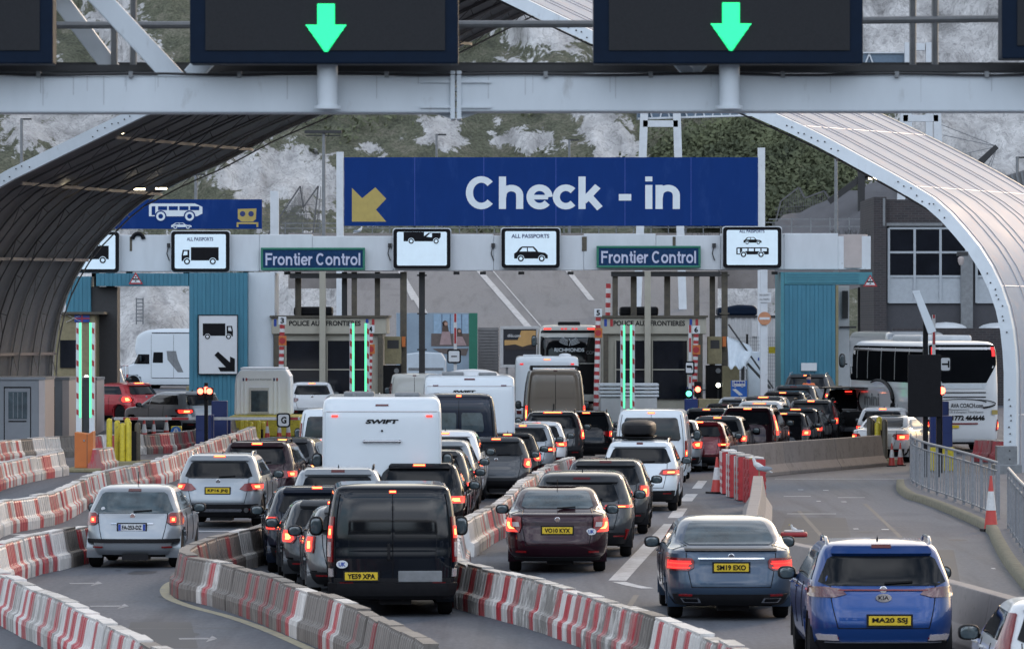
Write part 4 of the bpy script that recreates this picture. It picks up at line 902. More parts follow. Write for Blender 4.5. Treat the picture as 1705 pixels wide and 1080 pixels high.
vehicle('hatchback', 'dark grey hatchback squeezed between the dark blue car and the black van', 'car', 'hatch', 560, 101.5, 5, 'grey', W=1.76, H=1.38, Ln=3.9)
vehicle('hatchback', 'grey-brown car half hidden directly left of the black van', 'car', 'hatch', 604, 107, 4.5, 'midgrey', W=1.78, H=1.44, Ln=3.9, tl=[(.50, .86, .97), (.56, .84, .985), (.68, .86, .985)])
vehicle('suv', 'pale SUV roof with rails between the black van and the big white motorhome', 'car', 'suv', 562, 90.5, 1, 'silver', W=1.85, H=1.63, Ln=4.3, rails='plastic', hblit=False)
def swift(o, B, rp, sp, pm, H, W, Ln, txt='SWIFT', tz=.835, xo=0, tw=.62):
    p = B.rear(xo / (W / 2), tz * H)
    lettering(txt, M['plastic'], o, (xo, p.y - .012, tz * H), (1, 0, 0), (0, 0, 1), tw, .085, bold=.05, local=True, shear=.35, name='maker_lettering')
    rp('rear_panel_line', [(.90 * H, -.93, .93), (.905 * H, -.93, .93)], M['clear_lens'], nx=14, off=.012, sub=1)
    for sg in (-1, 1): rp('corner_trim', [(.15 * H, sg * .965 - .012, sg * .965 + .012), (.9 * H, sg * .955 - .012, sg * .955 + .012)], pm, nx=2, off=.02)
    for q_ in ((-.75, -.15, 1.3, 1.9, H - .01, H + .09), (.25, .75, .9, 1.4, H - .01, H + .08)): MB().box(*q_).build('roof_hatch', M['grey_steel'], o, local=True, bevel=.03)
def x_mh1(o, B, rp, sp, pm, H, W, Ln):
    swift(o, B, rp, sp, pm, H, W, Ln)
    q = MB(); p = B.rear(0, .70 * H); q.tube([(-.37, p.y - .05, .70 * H), (.37, p.y - .05, .70 * H)], .022, 8); q.box(-.36, -.33, p.y - .05, p.y + .01, .69 * H, .71 * H); q.box(.33, .36, p.y - .05, p.y + .01, .69 * H, .71 * H); q.build('grab_rail', M['alloy'], o, local=True)
    q = MB(); p = B.rear(0, .775 * H); q.lathe((0, p.y - .03, .772 * H), [(0, .018), (.03, .022)], 'y', 12); q.build('reversing_camera', M['black'], o, local=True)
    for sg in (-1, 1): rp('marker_lamp', [(.865 * H, sg * .79 - .05, sg * .79 + .05), (.878 * H, sg * .79 - .05, sg * .79 + .05)], M['brake'], nx=3, off=.02, sub=1)
    q = MB(); q.tube([(-.55, .9, H), (-.55, .9, H + .07)], .03, 8); q.tube([(-.75, .9, H + .07), (-.35, .9, H + .07)], .02, 8); q.build('satellite_aerial', M['grey_steel'], o, local=True)
vehicle('motorhome', 'big white motorhome with SWIFT lettering and its marker lights on', 'motorhome', 'camper', 636, 85.5, 1.5, 'vwhite', W=2.34, H=2.86, Ln=6.8, hb=(.945, .11), hblit=False, extra=x_mh1, bumper=0)
def x_mh2(o, B, rp, sp, pm, H, W, Ln):
    swift(o, B, rp, sp, pm, H, W, Ln, tz=.85, xo=-.15, tw=.6)
    for sg in (-1, 1): rp('marker_lamp', [(.90 * H, sg * .75 - .06, sg * .75 + .06), (.912 * H, sg * .75 - .06, sg * .75 + .06)], M['dim_lens'], nx=3, off=.02, sub=1)
    a = MB(); a.ell((.1, 2.5, H), (.75, 1.1, .16), 16, 6); a.build('roof_pod', M['white_paint'], o, local=True, smooth=True)
vehicle('motorhome', 'second white motorhome standing behind the tall dark van', 'motorhome', 'camper', 782, 61.5, 1, 'vwhite', W=2.48, H=2.88, Ln=6.8, hb=(.965, .12), hblit=False, extra=x_mh2, bumper=0)
def x_dvan(o, B, rp, sp, pm, H, W, Ln):
    for sg in (-1, 1):
        r_ = [(.62 * H, .1, .62), (.65 * H, .07, .66), (.79 * H, .07, .64), (.81 * H, .1, .6)]; rp('rear_window', r_ if sg > 0 else mirrored(r_), M['glass_blue'], nx=6, off=.012)
vehicle('tall_van', 'tall dark blue van between the two white motorhomes', 'van', 'tallvan', 764, 66, 1, 'dblue', W=2.0, H=2.52, Ln=5.6, extra=x_dvan, hb=None, tl=[(.34, .93, .985), (.56, .94, .99)], lit=[(.36, .94, .985), (.40, .94, .985)], litm='brake_core')
vehicle('suv', 'white SUV behind the right edge of the big motorhome, red tail light showing', 'car', 'suv', 738, 70.5, -2, 'white', H=1.76, W=1.84, Ln=4.4, lit=[(.52, .8, .97), (.58, .78, .98)])
vehicle('suv', 'silver crossover second behind the big motorhome right side', 'car', 'suv', 724, 75, -2, 'silver', H=1.7, W=1.82, Ln=4.1)
vehicle('suv', 'dark grey crossover in the flank of cars right of the big motorhome', 'car', 'suv', 712, 80, -2, 'grey', H=1.66, W=1.8, Ln=4.1)
vehicle('suv', 'black crossover nearest the black van in the flank right of the big motorhome', 'car', 'suv', 696, 86, -2, 'black', H=1.6, W=1.8, Ln=4.0, rails='plastic')
vehicle('hatchback', 'dark hatchback beside the second motorhome, nearest the barrier bend', 'car', 'hatch', 826, 68, 0, 'grey', H=1.5, Ln=4.0)
vehicle('hatchback', 'charcoal hatchback with dim tail light right of the second motorhome', 'car', 'hatch', 845, 64.5, 0, 'black', H=1.46, Ln=4.0)
vehicle('suv', 'silver crossover with lit tail light right of the second motorhome', 'car', 'suv', 870, 61, -1, 'silver', H=1.56, W=1.8, Ln=4.3, lit=[(.52, .62, .97), (.57, .6, .98)], hb=(.93, .14))
vehicle('hatchback', 'white crossover right beside the silver crossover', 'car', 'suv', 893, 57.5, -1, 'white', H=1.44, W=1.78, Ln=4.2)
XC = [(.50, .88, .985), (.56, .86, .985), (.62, .90, .985), (.86, .93, .985)]
vehicle('suv', 'dark grey SUV with tall curved tail lights in front of the beige van', 'car', 'suv', 920, 55.5, -1, 'grey', H=1.66, W=1.9, Ln=4.6, rails='plastic', tl=XC, lit=[(.50, .91, .98), (.57, .90, .98), (.66, .93, .98)], hb=(.945, .38))
vehicle('estate_car', 'black estate car beside the dark grey SUV with tall lights', 'car', 'suv', 976, 53.5, -1, 'black', H=1.56, W=1.82, Ln=4.6, rails='plastic', lit=[(.50, .78, .97), (.60, .8, .97)], litm='brake_core')
def x_beige(o, B, rp, sp, pm, H, W, Ln):
    q = MB()
    for y in (.5, 1.6, 2.7): q.box(-.82, .82, y, y + .08, H + .05, H + .1)
    for x in (-.8, .8): q.box(x - .03, x + .03, .4, 3.2, H - .04, H + .05)
    q.build('roof_rack', M['plastic'], o, local=True)
vehicle('tall_van', 'tall beige panel van with a black roof rack', 'van', 'tallvan', 925, 48.5, 1, 'beige', W=2.05, H=2.62, Ln=6.0, extra=x_beige, hblit=False, lit=None)
def x_cmp(o, B, rp, sp, pm, H, W, Ln):
    a = MB(); a.box(-.9, -.2, 1.3, 2.1, H - .01, H + .06); a.lathe((.7, 2.5, H), [(-.02, .25), (.06, .22), (.1, .1)], 'z', 16); a.build('roof_hatch', M['white_paint'], o, local=True, bevel=.02)
    for sg in (-1, 1): rp('marker_lamp', [(.88 * H, sg * .8 - .05, sg * .8 + .05), (.9 * H, sg * .8 - .05, sg * .8 + .05)], M['brake_soft'], nx=3, off=.02, sub=1)
vehicle('motorhome', 'pale motorhome just beyond the beige panel van', 'motorhome', 'camper', 911, 44.3, 0, 'vwhite', W=2.4, H=2.6, Ln=7, extra=x_cmp, bumper=0, litm=None)
def x_rich(o, B, rp, sp, pm, H, W, Ln):
    w = rp('rear_window', [(.56 * H, -.9, .9), (.6 * H, -.93, .93), (.925 * H, -.94, .94), (.935 * H, -.9, .9)], M['glass'], nx=14, off=.012)
    rp('lower_panel', [(.2 * H, -.9, .9), (.55 * H, -.92, .92)], M['black'], nx=14, off=.012)
    p = B.rear(0, .7 * H); y = p.y - .03
    lettering('RICHMONDS', M['white_letter'], w, (0, y, .71 * H), (1, 0, 0), (0, 0, 1), 1.2, .15, local=True, bold=.03)
    lettering('COM', M['grey_steel'], w, (.86, y, .68 * H), (1, 0, 0), (0, 0, 1), .36, .13, local=True, bold=0)
    q = MB()
    for k in range(5):      # swooping wing lines
        for sg in (-1, 1):
            pts = [(sg * (.06 + .36 * t * (1 - k * .1)), y, .765 * H + k * .045 + .16 * t ** 1.6 * (1 if sg < 0 else .7)) for t in np.linspace(0, 1, 6)]
            q.tube(pts, .011, 5)
    q.tube([(0, y, .755 * H), (.04, y, .80 * H), (.0, y, .84 * H)], .012, 5); q.build('wing_emblem', M['white_letter'], w, local=True)
    for a, b_ in ((-.86, -.62), (-.28, -.2), (-.16, -.08), (.08, .16), (.2, .28), (.62, .86)):
        rp('top_brake_light', [(.945 * H, a, b_), (.957 * H, a, b_)], M['brake_soft'] if abs(a) < .5 else M['brake'], nx=3, off=.02, sub=1)
    q = MB(); q.box(-.45, .45, 1.0, 2.4, H - .1, H + .12); q.build('roof_unit', M['plastic'], o, local=True, bevel=.05)
vehicle('coach', 'dark rear of a coach lettered RICHMONDS waiting at booth five', 'coach', 'coach', 948, 41.3, 0, 'cream', W=2.5, H=3.5, Ln=12, extra=x_rich, litm=None, bumper=.12)
# --- lane right of the middle barriers
def x_oct(o, B, rp, sp, pm, H, W, Ln):
    lettering('®', M['chrome'], o, (0, B.rear(0, .63 * H).y - .01, .63 * H), (1, 0, 0), (0, 0, 1), .05, .05, local=True) if False else None
    for sg in (-1, 1):
        rows = [(.555 * H, .73, .85), (.61 * H, .75, .87)]; rp('tail_lens', rows if sg > 0 else mirrored(rows), M['clear_lens'], nx=4, off=.024, sub=1)
    uk_oval(o, B, .66, .50 * H, 'UK')
    a = MB(); y = 1.75; a.tube([(0, y, H * .97), (0, y - .25, H + .12)], .007, 6); a.build('aerial', M['black'], o, local=True)
    q = MB(); p0 = B.rear(0, .75 * H); p1 = B.rear(.4, .775 * H); q.bar(p0 + Vector((0, -.03, .02)), p1 + Vector((0, -.03, 0)), .03, .02); q.build('wiper', M['plastic'], o, local=True)
vehicle('saloon_car', 'maroon saloon with plate VO10 KYX above the front red and white barriers', 'car', 'saloon', 928, 97, -.5, 'maroon', W=1.77, H=1.45, Ln=4.57, rw=(.755, .945, .80, .82), tl=[(.485, .74, .975), (.55, .70, .985), (.66, .72, .985), (.675, .76, .985)], lit=[(.495, .76, .975), (.55, .87, .98), (.65, .90, .98)], litm='brake', plate=('VO10 KYX', .515, 'y', .52, 0), extra=x_oct, bumper=.2, glassm='glass_blue', fin=False)
def x_jag(o, B, rp, sp, pm, H, W, Ln):
    q = rp('light_strip', [(.60 * H, -.9, .9), (.615 * H, -.9, .9)], M['black'], nx=14, off=.014, sub=1)
    for sg in (-1, 1):
        rows = [(.23 * H, .84, .86), (.34 * H, .87, .9)]; rp('reflector', rows if sg > 0 else mirrored(rows), M['red_lens'], nx=2, off=.03)
vehicle('suv', 'grey coupe-like SUV right behind the maroon saloon', 'car', 'suv', 968, 91, -2, 'grey', W=1.92, H=1.57, Ln=4.65, rw=(.66, .86, .74, .72), tl=[(.585, .48, .97), (.60, .42, .98), (.625, .46, .985)], lit=[(.59, .5, .96), (.61, .46, .965)], hb=(.9, .2), hblit=False, extra=x_jag, bumper=.3, wiper=True)
vehicle('suv', 'charcoal SUV between the coupe-like SUV and the white car with roof box', 'car', 'suv', 1007, 82, -3, 'grey', W=1.8, H=1.53, Ln=4.5, rw=(.67, .89, .82, .8), tl=[(.50, .78, .97), (.56, .74, .985), (.66, .80, .985)], hblit=False)
def x_tig(o, B, rp, sp, pm, H, W, Ln):
    b = MB(); b.ell((-.08, 1.75, H + .24), (.40, 1.0, .2), 20, 10, .6); bo = b.build('roof_box', M['plastic'], o, local=True, smooth=True)
    q = MB(); q.box(-.46, .3, .8, 2.7, H + .045, H + .07); q.build('roof_box_base', M['black'], o, local=True, bevel=.01)
    q = MB()
    for y in (1.1, 2.2): q.tube([(-.66, y, H * .97), (-.64, y, H + .035), (.64, y, H + .035), (.66, y, H * .97)], .022, 8)
    q.build('roof_bars', M['plastic'], o, local=True)
    p = B.rear(-.2, .47 * H)
    lettering('UK', M['eu_blue'], o, (-.2, p.y - .012, .545 * H), (1, 0, 0), (0, 0, 1), .13, .085, local=True, bold=.03, name='country_letters')
vehicle('suv', 'white SUV carrying a black roof box, UK letters on its tailgate', 'car', 'suv', 1064, 73, -4, 'vwhite', W=1.8, H=1.62, Ln=4.45, rails='chrome', rw=(.68, .89, .84, .8), tl=[(.515, .60, .975), (.53, .5, .985), (.59, .58, .985), (.60, .66, .985)], lit=[(.535, .6, .97), (.575, .62, .975)], hb=(.93, .1), hblit=False, plate=('', .5, 'y', .5, -.1), extra=x_tig)
def x_viv(o, B, rp, sp, pm, H, W, Ln):
    rp('rear_window', [(.58 * H, -.78, .78), (.61 * H, -.83, .83), (.87 * H, -.79, .79), (.89 * H, -.74, .74)], M['glass'], nx=12, off=.012)
vehicle('van', 'white van directly behind the car with the black roof box', 'van', 'van', 1084, 62, -4, 'vwhite', W=1.93, H=1.98, Ln=4.9, hb=(.955, .11), tl=[(.34, .93, .985), (.58, .94, .99)], lit=[(.37, .94, .985), (.45, .94, .985)], litm='brake_core', extra=x_viv)
vehicle('saloon_car', 'silver saloon emerging right of the white van', 'car', 'saloon', 1116, 57.8, -6, 'silver', W=1.8, H=1.5, Ln=4.6, tl=[(.46, .72, .97), (.56, .66, .985), (.60, .74, .985)])
vehicle('hatchback', 'dark red hatchback right of the silver saloon', 'car', 'hatch', 1160, 57.4, -8, 'dred', W=1.78, H=1.44, lit=[(.52, .7, .97), (.56, .68, .98)], litm='brake_core', hb=(.95, .2))
vehicle('suv', 'grey crossover with a lit round tail light behind the dark red hatchback', 'car', 'suv', 1192, 55.3, -8, 'midgrey', W=1.78, H=1.5, Ln=4.3, lit=[(.50, .82, .97), (.60, .84, .98)], litm='brake_core', tl=[(.48, .78, .975), (.54, .74, .985), (.62, .82, .985)])
vehicle('suv', 'black SUV with long curved tail lights, biggest in the queue by the curved wall', 'car', 'suv', 1242, 54.3, -9, 'aub', W=1.9, H=1.74, Ln=4.8, rails='chrome', tl=XC, lit=[(.50, .93, .98), (.62, .93, .98), (.84, .945, .98)], litm='brake', hb=None)
vehicle('suv', 'dark estate roof between the white van and the black SUV', 'car', 'suv', 1206, 49, -8, 'black', W=1.8, H=1.5, Ln=4.4, hblit=False, litm=None)
vehicle('suv', 'black car with brake light glowing behind the dark red hatchback, near the white van', 'car', 'suv', 1174, 50.5, -8, 'grey', W=1.8, H=1.5, Ln=4.3, litm='brake')
vehicle('hatchback', 'small black hatchback with looped tail light above the curved wall', 'car', 'hatch', 1302, 52, -9, 'black', W=1.72, H=1.44, Ln=3.9, lit=[(.50, .74, .97), (.6, .76, .98)], litm='brake')
vehicle('suv', 'black estate with a lit high brake light behind the small black hatchback', 'car', 'suv', 1322, 50.6, -10, 'black', W=1.78, H=1.5, Ln=4.5, hb=(.94, .25))
vehicle('suv', 'charcoal SUV with orange lit tail light left of the pickup', 'car', 'suv', 1348, 48.6, -10, 'grey', W=1.84, H=1.58, Ln=4.6, rails='plastic', tl=XC, lit=[(.48, .88, .975), (.6, .9, .98)])
def x_pick(o, B, rp, sp, pm, H, W, Ln):
    q = MB(); q.box(-.92, .92, .1, 3.6, 1.86, 1.9); q.build('roof_platform', M['plastic'], o, local=True, bevel=.01)
    for sg in (-1, 1):
        q = MB(); q.bar((sg * .86, .12, 1.12), (sg * .8, 1.7, 1.84), .07, .05); q.build('sports_bar', M['plastic'], o, local=True)
    q = MB(); q.box(-.12, .12, 1.66, 1.72, 1.72, 1.76); q.build('high_brake_light', M['brake'], o, local=True)
    rp('tailgate', [(.55 * H, -.9, .9), (.96 * H, -.9, .9)], M['black'], nx=10, off=.014); rp('chrome_bumper', [(.36 * H, -.93, .93), (.48 * H, -.93, .93)], M['chrome'], nx=10, off=.06)
vehicle('pickup_truck', 'black pickup truck with a flat roof platform at the yellow bollards', 'pickup', 'pickbody', 1407, 47.8, -8, 'black', extra=x_pick, lit=[(.74, .94, .985), (.88, .94, .985)], litm='brake_core', bumper=0)
vehicle('suv', 'white SUV with wide lit brake light in the far queue', 'car', 'suv', 1262, 49.5, -10, 'white', W=1.84, H=1.65, rails='chrome', hb=(.92, .3), litm='brake_core')
vehicle('hatchback', 'dark car just beyond the white SUV in the far queue, brake light on', 'car', 'suv', 1268, 47.8, -10, 'grey', Ln=4.0, H=1.6, hb=(.94, .25))
vehicle('suv', 'black car in the far queue, left one of the pair under the orange-vested worker', 'car', 'suv', 1300, 46.5, -12, 'black', H=1.6, litm='brake')
vehicle('suv', 'black car in the far queue, right one of the pair under the orange-vested worker', 'car', 'suv', 1318, 45, -12, 'grey', H=1.62, litm=None, hblit=False)
vehicle('suv', 'large dark SUV at the head of the far queue beside the teal wall', 'car', 'suv', 1342, 43.3, -8, 'grey', W=1.95, H=1.82, Ln=4.9, rails='chrome', litm='brake_core', lit=[(.50, .72, .97), (.57, .70, .98)])
vehicle('hatchback', 'silver car roof at the kerb left of the far queue', 'car', 'hatch', 1226, 46.5, -8, 'silver', H=1.38, litm=None, hblit=False)
vehicle('hatchback', 'white car with orange tail light beside the yellow bollards', 'car', 'saloon', 1458, 54, -20, 'white', W=1.8, H=1.44, Ln=4.4, lit=[(.5, .72, .97), (.6, .72, .98)], litm='brake')
vehicle('suv', 'white car between the yellow bollards and the white coach, beyond the nearer white car', 'car', 'suv', 1468, 50.2, -9, 'white', W=1.8, H=1.5, Ln=4.2, litm='brake')
# --- right foreground
def x_merc(o, B, rp, sp, pm, H, W, Ln):
    rp('chrome_strip', [(.615 * H, -.52, .52), (.628 * H, -.52, .52)], M['chrome'], nx=14, off=.02, sub=1)
    rp('boot_lip', [(.69 * H, -.74, .74), (.705 * H, -.76, .76)], M['black'], nx=14, off=.02, sub=1)
    for sg in (-1, 1):
        rows = [(.20 * H, .5, .78), (.24 * H, .52, .8)]; rp('exhaust_trim', rows if sg > 0 else mirrored(rows), M['chrome'], nx=5, off=.03, sub=1); rows = [(.208 * H, .54, .75), (.232 * H, .55, .77)]; rp('exhaust_mouth', rows if sg > 0 else mirrored(rows), M['black'], nx=5, off=.034, sub=1)
        rows = [(.525 * H, .64, .95), (.535 * H, .63, .955)]; rp('tail_bar', rows if sg > 0 else mirrored(rows), M['brake'], nx=6, off=.024, sub=1)
        rows = [(.565 * H, .62, .95), (.578 * H, .61, .955)]; rp('tail_bar', rows if sg > 0 else mirrored(rows), M['brake'], nx=6, off=.024, sub=1)
vehicle('saloon_car', 'steel blue saloon with plate SM19 EXO', 'car', 'saloon', 1218, 115.5, .5, 'steelblue', W=1.86, H=1.46, Ln=4.92, rw=(.74, .955, .8, .8), tl=[(.50, .66, .975), (.53, .58, .985), (.60, .58, .985), (.625, .62, .985)], lit=[(.515, .68, .96), (.60, .62, .96)], litm='brake_soft', plate=('SM19 EXO', .535, 'y', .5, 0), glassm='glass_blue', bumper=.27, extra=x_merc, fin=False)
def x_kia(o, B, rp, sp, pm, H, W, Ln):
    rp('red_light_strip', [(.625 * H, -.62, .62), (.635 * H, -.6, .6)], M['red_lens'], nx=14, off=.02, sub=1)
    rp('chrome_line', [(.235 * H, -.8, .8), (.242 * H, -.8, .8)], M['chrome'], nx=14, off=.03, sub=1)
    for sg in (-1, 1):
        r_ = [(.25 * H, .62, .88), (.29 * H, .64, .9)]; rp('fog_housing', r_ if sg > 0 else mirrored(r_), M['clear_lens'], nx=5, off=.026, sub=1)
    p = B.rear(0, .575 * H); q = MB(); q.prism([(.1 * cos(t), p.z + .052 * sin(t)) for t in np.linspace(0, 2 * pi, 24, endpoint=False)], p.y - .03, p.y - .012); e = q.build('oval_badge', M['chrome'], o, local=True)
    lettering('KIA', M['black'], e, (0, p.y - .032, p.z), (1, 0, 0), (0, 0, 1), .13, .05, local=True)
vehicle('suv', 'bright blue SUV with plate MA20 SSJ', 'car', 'suv', 1472, 135, .5, 'kblue', W=1.84, H=1.59, Ln=4.48, rails='chrome', rw=(.665, .885, .90, .86), tl=[(.575, .66, .97), (.60, .50, .985), (.64, .58, .985), (.655, .8, .985)], litm=None, hblit=False, plate=('MA20 SSJ', .40, 'y', .52, .07), extra=x_kia, bumper=.24)
vehicle('hatchback', 'white-roofed car cut off by the bottom right corner', 'car', 'hatch', 1804, 162, -.5, 'white', W=1.74, H=1.42, Ln=4.1, tl=[(.5, .82, .975), (.62, .86, .985), (.9, .90, .985)], lit=[(.5, .86, .97), (.58, .87, .98)], litm='brake', hb=None, hblit=False)
# --- left check-in lanes
vehicle('hatchback', 'red car at the left check lane behind the green light posts', 'car', 'hatch', 248, 43.5, 46, 'red', W=1.8, H=1.5, Ln=4.2, litm='brake', hb=(.95, .35), z0=0)
vehicle('suv', 'silver SUV behind the red twin traffic lights', 'car', 'suv', 346, 46.5, 36, 'silver', W=1.88, H=1.6, Ln=4.6, litm='brake')
vehicle('suv', 'pale SUV with yellow plate above the red car', 'car', 'suv', 172, 40.5, 4, 'silver', W=1.84, H=1.68, rails='chrome', plate=('', .5, 'y', .5, 0), hb=(.93, .3))
vehicle('suv', 'dark SUV tucked behind the white kiosk on its left side', 'car', 'suv', 392, 39.2, 8, 'silver', W=1.86, H=1.8, litm='brake_soft')
vehicle('van', 'white van with black mirror squeezed left of the big motorhome', 'van', 'van', 556, 61, 0, 'vwhite', W=1.95, H=1.97, extra=x_viv, lit=[(.42, .94, .985), (.46, .94, .985)], litm='brake_core')
vehicle('hatchback', 'pale car roof behind the white van and kiosk, by the booth glass', 'car', 'suv', 520, 43.5, 4, 'white', H=1.52, litm=None)
vehicle('hatchback', 'silver car roof with orange brake light beyond the big motorhome', 'car', 'suv', 661, 47.5, 0, 'pearl', H=1.62, hb=(.93, .25), rails='chrome')
vehicle('van', 'pale van roof behind the second motorhome, beneath the booth steps', 'van', 'van', 690, 43.5, 0, 'cream', H=1.85, litm=None, hblit=False)
def x_mh3(o, B, rp, sp, pm, H, W, Ln):
    sp('side_window', -1, [(.66 * H, .9, 1.35), (.80 * H, .9, 1.35)], M['glass']); sp('door_window', -1, [(.45 * H, Ln - 2.5, Ln - 1.95), (.62 * H, Ln - 2.5, Ln - 2.0)], M['glass']); sp('grey_graphic', -1, [(.3 * H, Ln - 3.6, Ln - 3.3), (.5 * H, Ln - 3.3, Ln - 2.75), (.64 * H, Ln - 3.2, Ln - 2.7)], M['grey_steel'])
    sp('skirt_line', -1, [(.2 * H, .6, Ln - 1.9), (.21 * H, .6, Ln - 1.9)], M['plastic']); sp('roof_line', -1, [(.92 * H, .4, Ln - 1.9), (.935 * H, .4, Ln - 1.9)], M['plastic'])
    a = MB(); a.box(-.5, .4, 1.2, 2.3, H - .01, H + .14); a.build('roof_hatch', M['white_paint'], o, local=True, bevel=.04)
vehicle('motorhome', 'white motorhome turning left in front of the chalk face, side on', 'motorhome', 'camper', 418, 35.2, 66, 'vwhite', W=2.3, H=2.95, Ln=6.6, z0=-.1, extra=x_mh3, litm=None, hblit=False)
# --- coaches on the right
def x_ava(o, B, rp, sp, pm, H, W, Ln):
    w = rp('rear_window', [(.625 * H, -.6, .6), (.66 * H, -.66, .66), (.79 * H, -.9, .9), (.955 * H, -.93, .93), (.962 * H, -.9, .9)], M['coach_glass'], nx=16, off=.014)
    rp('window_base', [(.575 * H, -.55, .55), (.618 * H, -.62, .62)], M['beam_grey'], nx=12, off=.02)
    for z in (.535, .495): rp('vent_slot', [(z * H, -.58, .58), (z * H + .035, -.58, .58)], M['black'], nx=10, off=.016, sub=1)
    for sg in (-1, 1):
        r_ = [(.86 * H, .78, .87), (.94 * H, .79, .88)]; rp('upper_brake_light', r_ if sg > 0 else mirrored(r_), M['brake_soft'], nx=3, off=.03)
    y = B.rear(0, .45 * H).y - .014
    lettering('AVA COACH.com', M['plastic'], o, (.08, y, .425 * H), (1, 0, 0), (0, 0, 1), 1.1, .15, local=True, bold=.01, name='coach_name')
    lettering('UK & European Travel Experts', M['grey_steel'], o, (.06, y, .365 * H), (1, 0, 0), (0, 0, 1), 1.15, .10, local=True, bold=0, shear=.3, name='slogan')
    lettering('01772 464646', M['plastic'], o, (.06, y, .315 * H), (1, 0, 0), (0, 0, 1), 1.25, .17, local=True, bold=.05, name='phone_number')
    q = MB()
    for (cx, cz, rx, rz_, a0, a1, w0) in ((-.1, .45 * H, .85, .12, 10, 175, .02), (.2, .44 * H, .85, .15, -60, 75, .035), (-.15, .42 * H, .9, .12, 185, 290, .018)):
        q.tube([(cx + rx * cos(RAD(t)), y, cz + rz_ * sin(RAD(t))) for t in np.linspace(a0, a1, 14)], w0, 6, .006)
    q.build('swoosh', M['plastic'], o, local=True)
    q = MB(); q.box(.93, 1.12, y - .01, y + .01, .345 * H, .385 * H); q.build('gold_crest', M['gold'], o, local=True)
    q = MB(); q.box(-.75, -.2, y - .03, y, .225 * H, .25 * H); q.build('number_plate', M['plate_y'], o, local=True)
    q = MB(); q.box(-.6, .45, y - .02, y, .258 * H, .27 * H); q.build('red_strip', M['red_lens'], o, local=True)
    for sg in (-1,):
        sp('side_glass', sg, [(.62 * H, .5, Ln - .8), (.65 * H, .35, Ln - .55), (.93 * H, .55, Ln - .35), (.945 * H, .8, Ln - .6)], M['coach_glass'], nx=20, off=.014)
        for yy in (2.6, 4.6, 6.6, 8.6, 10.2): sp('window_pillar', sg, [(.64 * H, yy, yy + .09), (.93 * H, yy, yy + .09)], M['grey_steel'], nx=1, off=.02)
        sp('destination_strip', sg, [(.90 * H, .8, Ln - 1.2), (.925 * H, .8, Ln - 1.2)], M['booth_glass'], nx=10, off=.02)
        for yy in (1.6, 4.2, 8.6): sp('hatch_line', sg, [(.16 * H, yy, yy + .03), (.42 * H, yy, yy + .03)], M['grey_steel'], nx=1, off=.012)
        sp('front_pillar', sg, [(.5 * H, Ln - .75, Ln - .5), (.9 * H, Ln - .28, Ln - .12)], pm, nx=3, off=.03)
        p = B.side(sg, 6.3, .5 * H); q = MB()
        for (cy, r1, a0, a1, w0, w1) in ((7.0, 1.0, -20, 120, .14, .02), (8.4, .7, 150, 260, .04, .1)):
            q.tube([(p.x - .01, cy - r1 * 2.3 * cos(RAD(t)), .43 * H + r1 * .75 * sin(RAD(t))) for t in np.linspace(a0, a1, 16)], w0, 6, w1)
        q.build('crescent_logo', M['plastic'], o, local=True)
        lettering('mini', M['grey_steel'], o, (p.x - .015, 8.0, .45 * H), (0, -1, 0), (0, 0, 1), 2.2, .42, local=True, bold=.02, name='side_lettering')
    a = MB(); a.box(-.9, .9, 2.5, 6.5, H - .06, H + .18); a.build('roof_unit', M['white_paint'], o, local=True, bevel=.08)
coach = vehicle('coach', 'white coach lettered AVA COACH.com by the right leg of the canopy', 'coach', 'coach', 1606, 50.3, 9, 'white', W=2.5, H=3.72, Ln=12, extra=x_ava, lit=[(.215, .9, .98), (.28, .93, .98)], litm='brake', bumper=.1)
vehicle('coach', 'silver coach whose roof shows beyond the white coach', 'coach', 'coach', 1528, 41.0, 5, 'silver', W=2.5, H=3.2, Ln=11, litm=None)
# ------------------------------------------------------------------ pictograms: flat shapes as (polygon, ink) lists in a unit frame, x 0..1, z 0..~.6
def P_truck(flip=False):
    s = [([(.26, .12), (.97, .12), (.97, .62), (.26, .62)], 1), ([(.02, .1), (.02, .3), (.05, .52), (.22, .52), (.22, .12), (.26, .12), (.26, .1)], 1), ([(.06, .31), (.085, .47), (.17, .47), (.17, .33)], 0)]
    for c in (.16, .82): s += [(ring(c, .09, .095), 0), (ring(c, .09, .08), 1), (ring(c, .09, .045), 0)]
    return [([(1 - x, z) for x, z in p][::-1], k) for p, k in s] if flip else s
def P_car():
    s = [([(0, .1), (0, .25), (.08, .3), (.17, .42), (.24, .46), (.58, .46), (.66, .38), (.72, .3), (.92, .27), (1, .2), (1, .1)], 1), ([(.16, .31), (.25, .42), (.38, .42), (.38, .31)], 0), ([(.41, .31), (.41, .42), (.56, .42), (.65, .31)], 0)]
    for c in (.2, .82): s += [(ring(c, .1, .105), 0), (ring(c, .1, .09), 1), (ring(c, .1, .05), 0)]
    return s
def P_bus():
    s = [([(0, .1), (0, .5), (.04, .54), (.94, .54), (1, .48), (1, .12), (.96, .1)], 1), ([(.04, .16), (.04, .46), (.11, .46), (.11, .16)], 0)]
    for k in range(4): s.append(([(.18 + k * .2, .3), (.18 + k * .2, .47), (.34 + k * .2, .47), (.34 + k * .2, .3)], 0))
    for c in (.22, .76): s += [(ring(c, .1, .1), 0), (ring(c, .1, .085), 1), (ring(c, .1, .045), 0)]
    return s
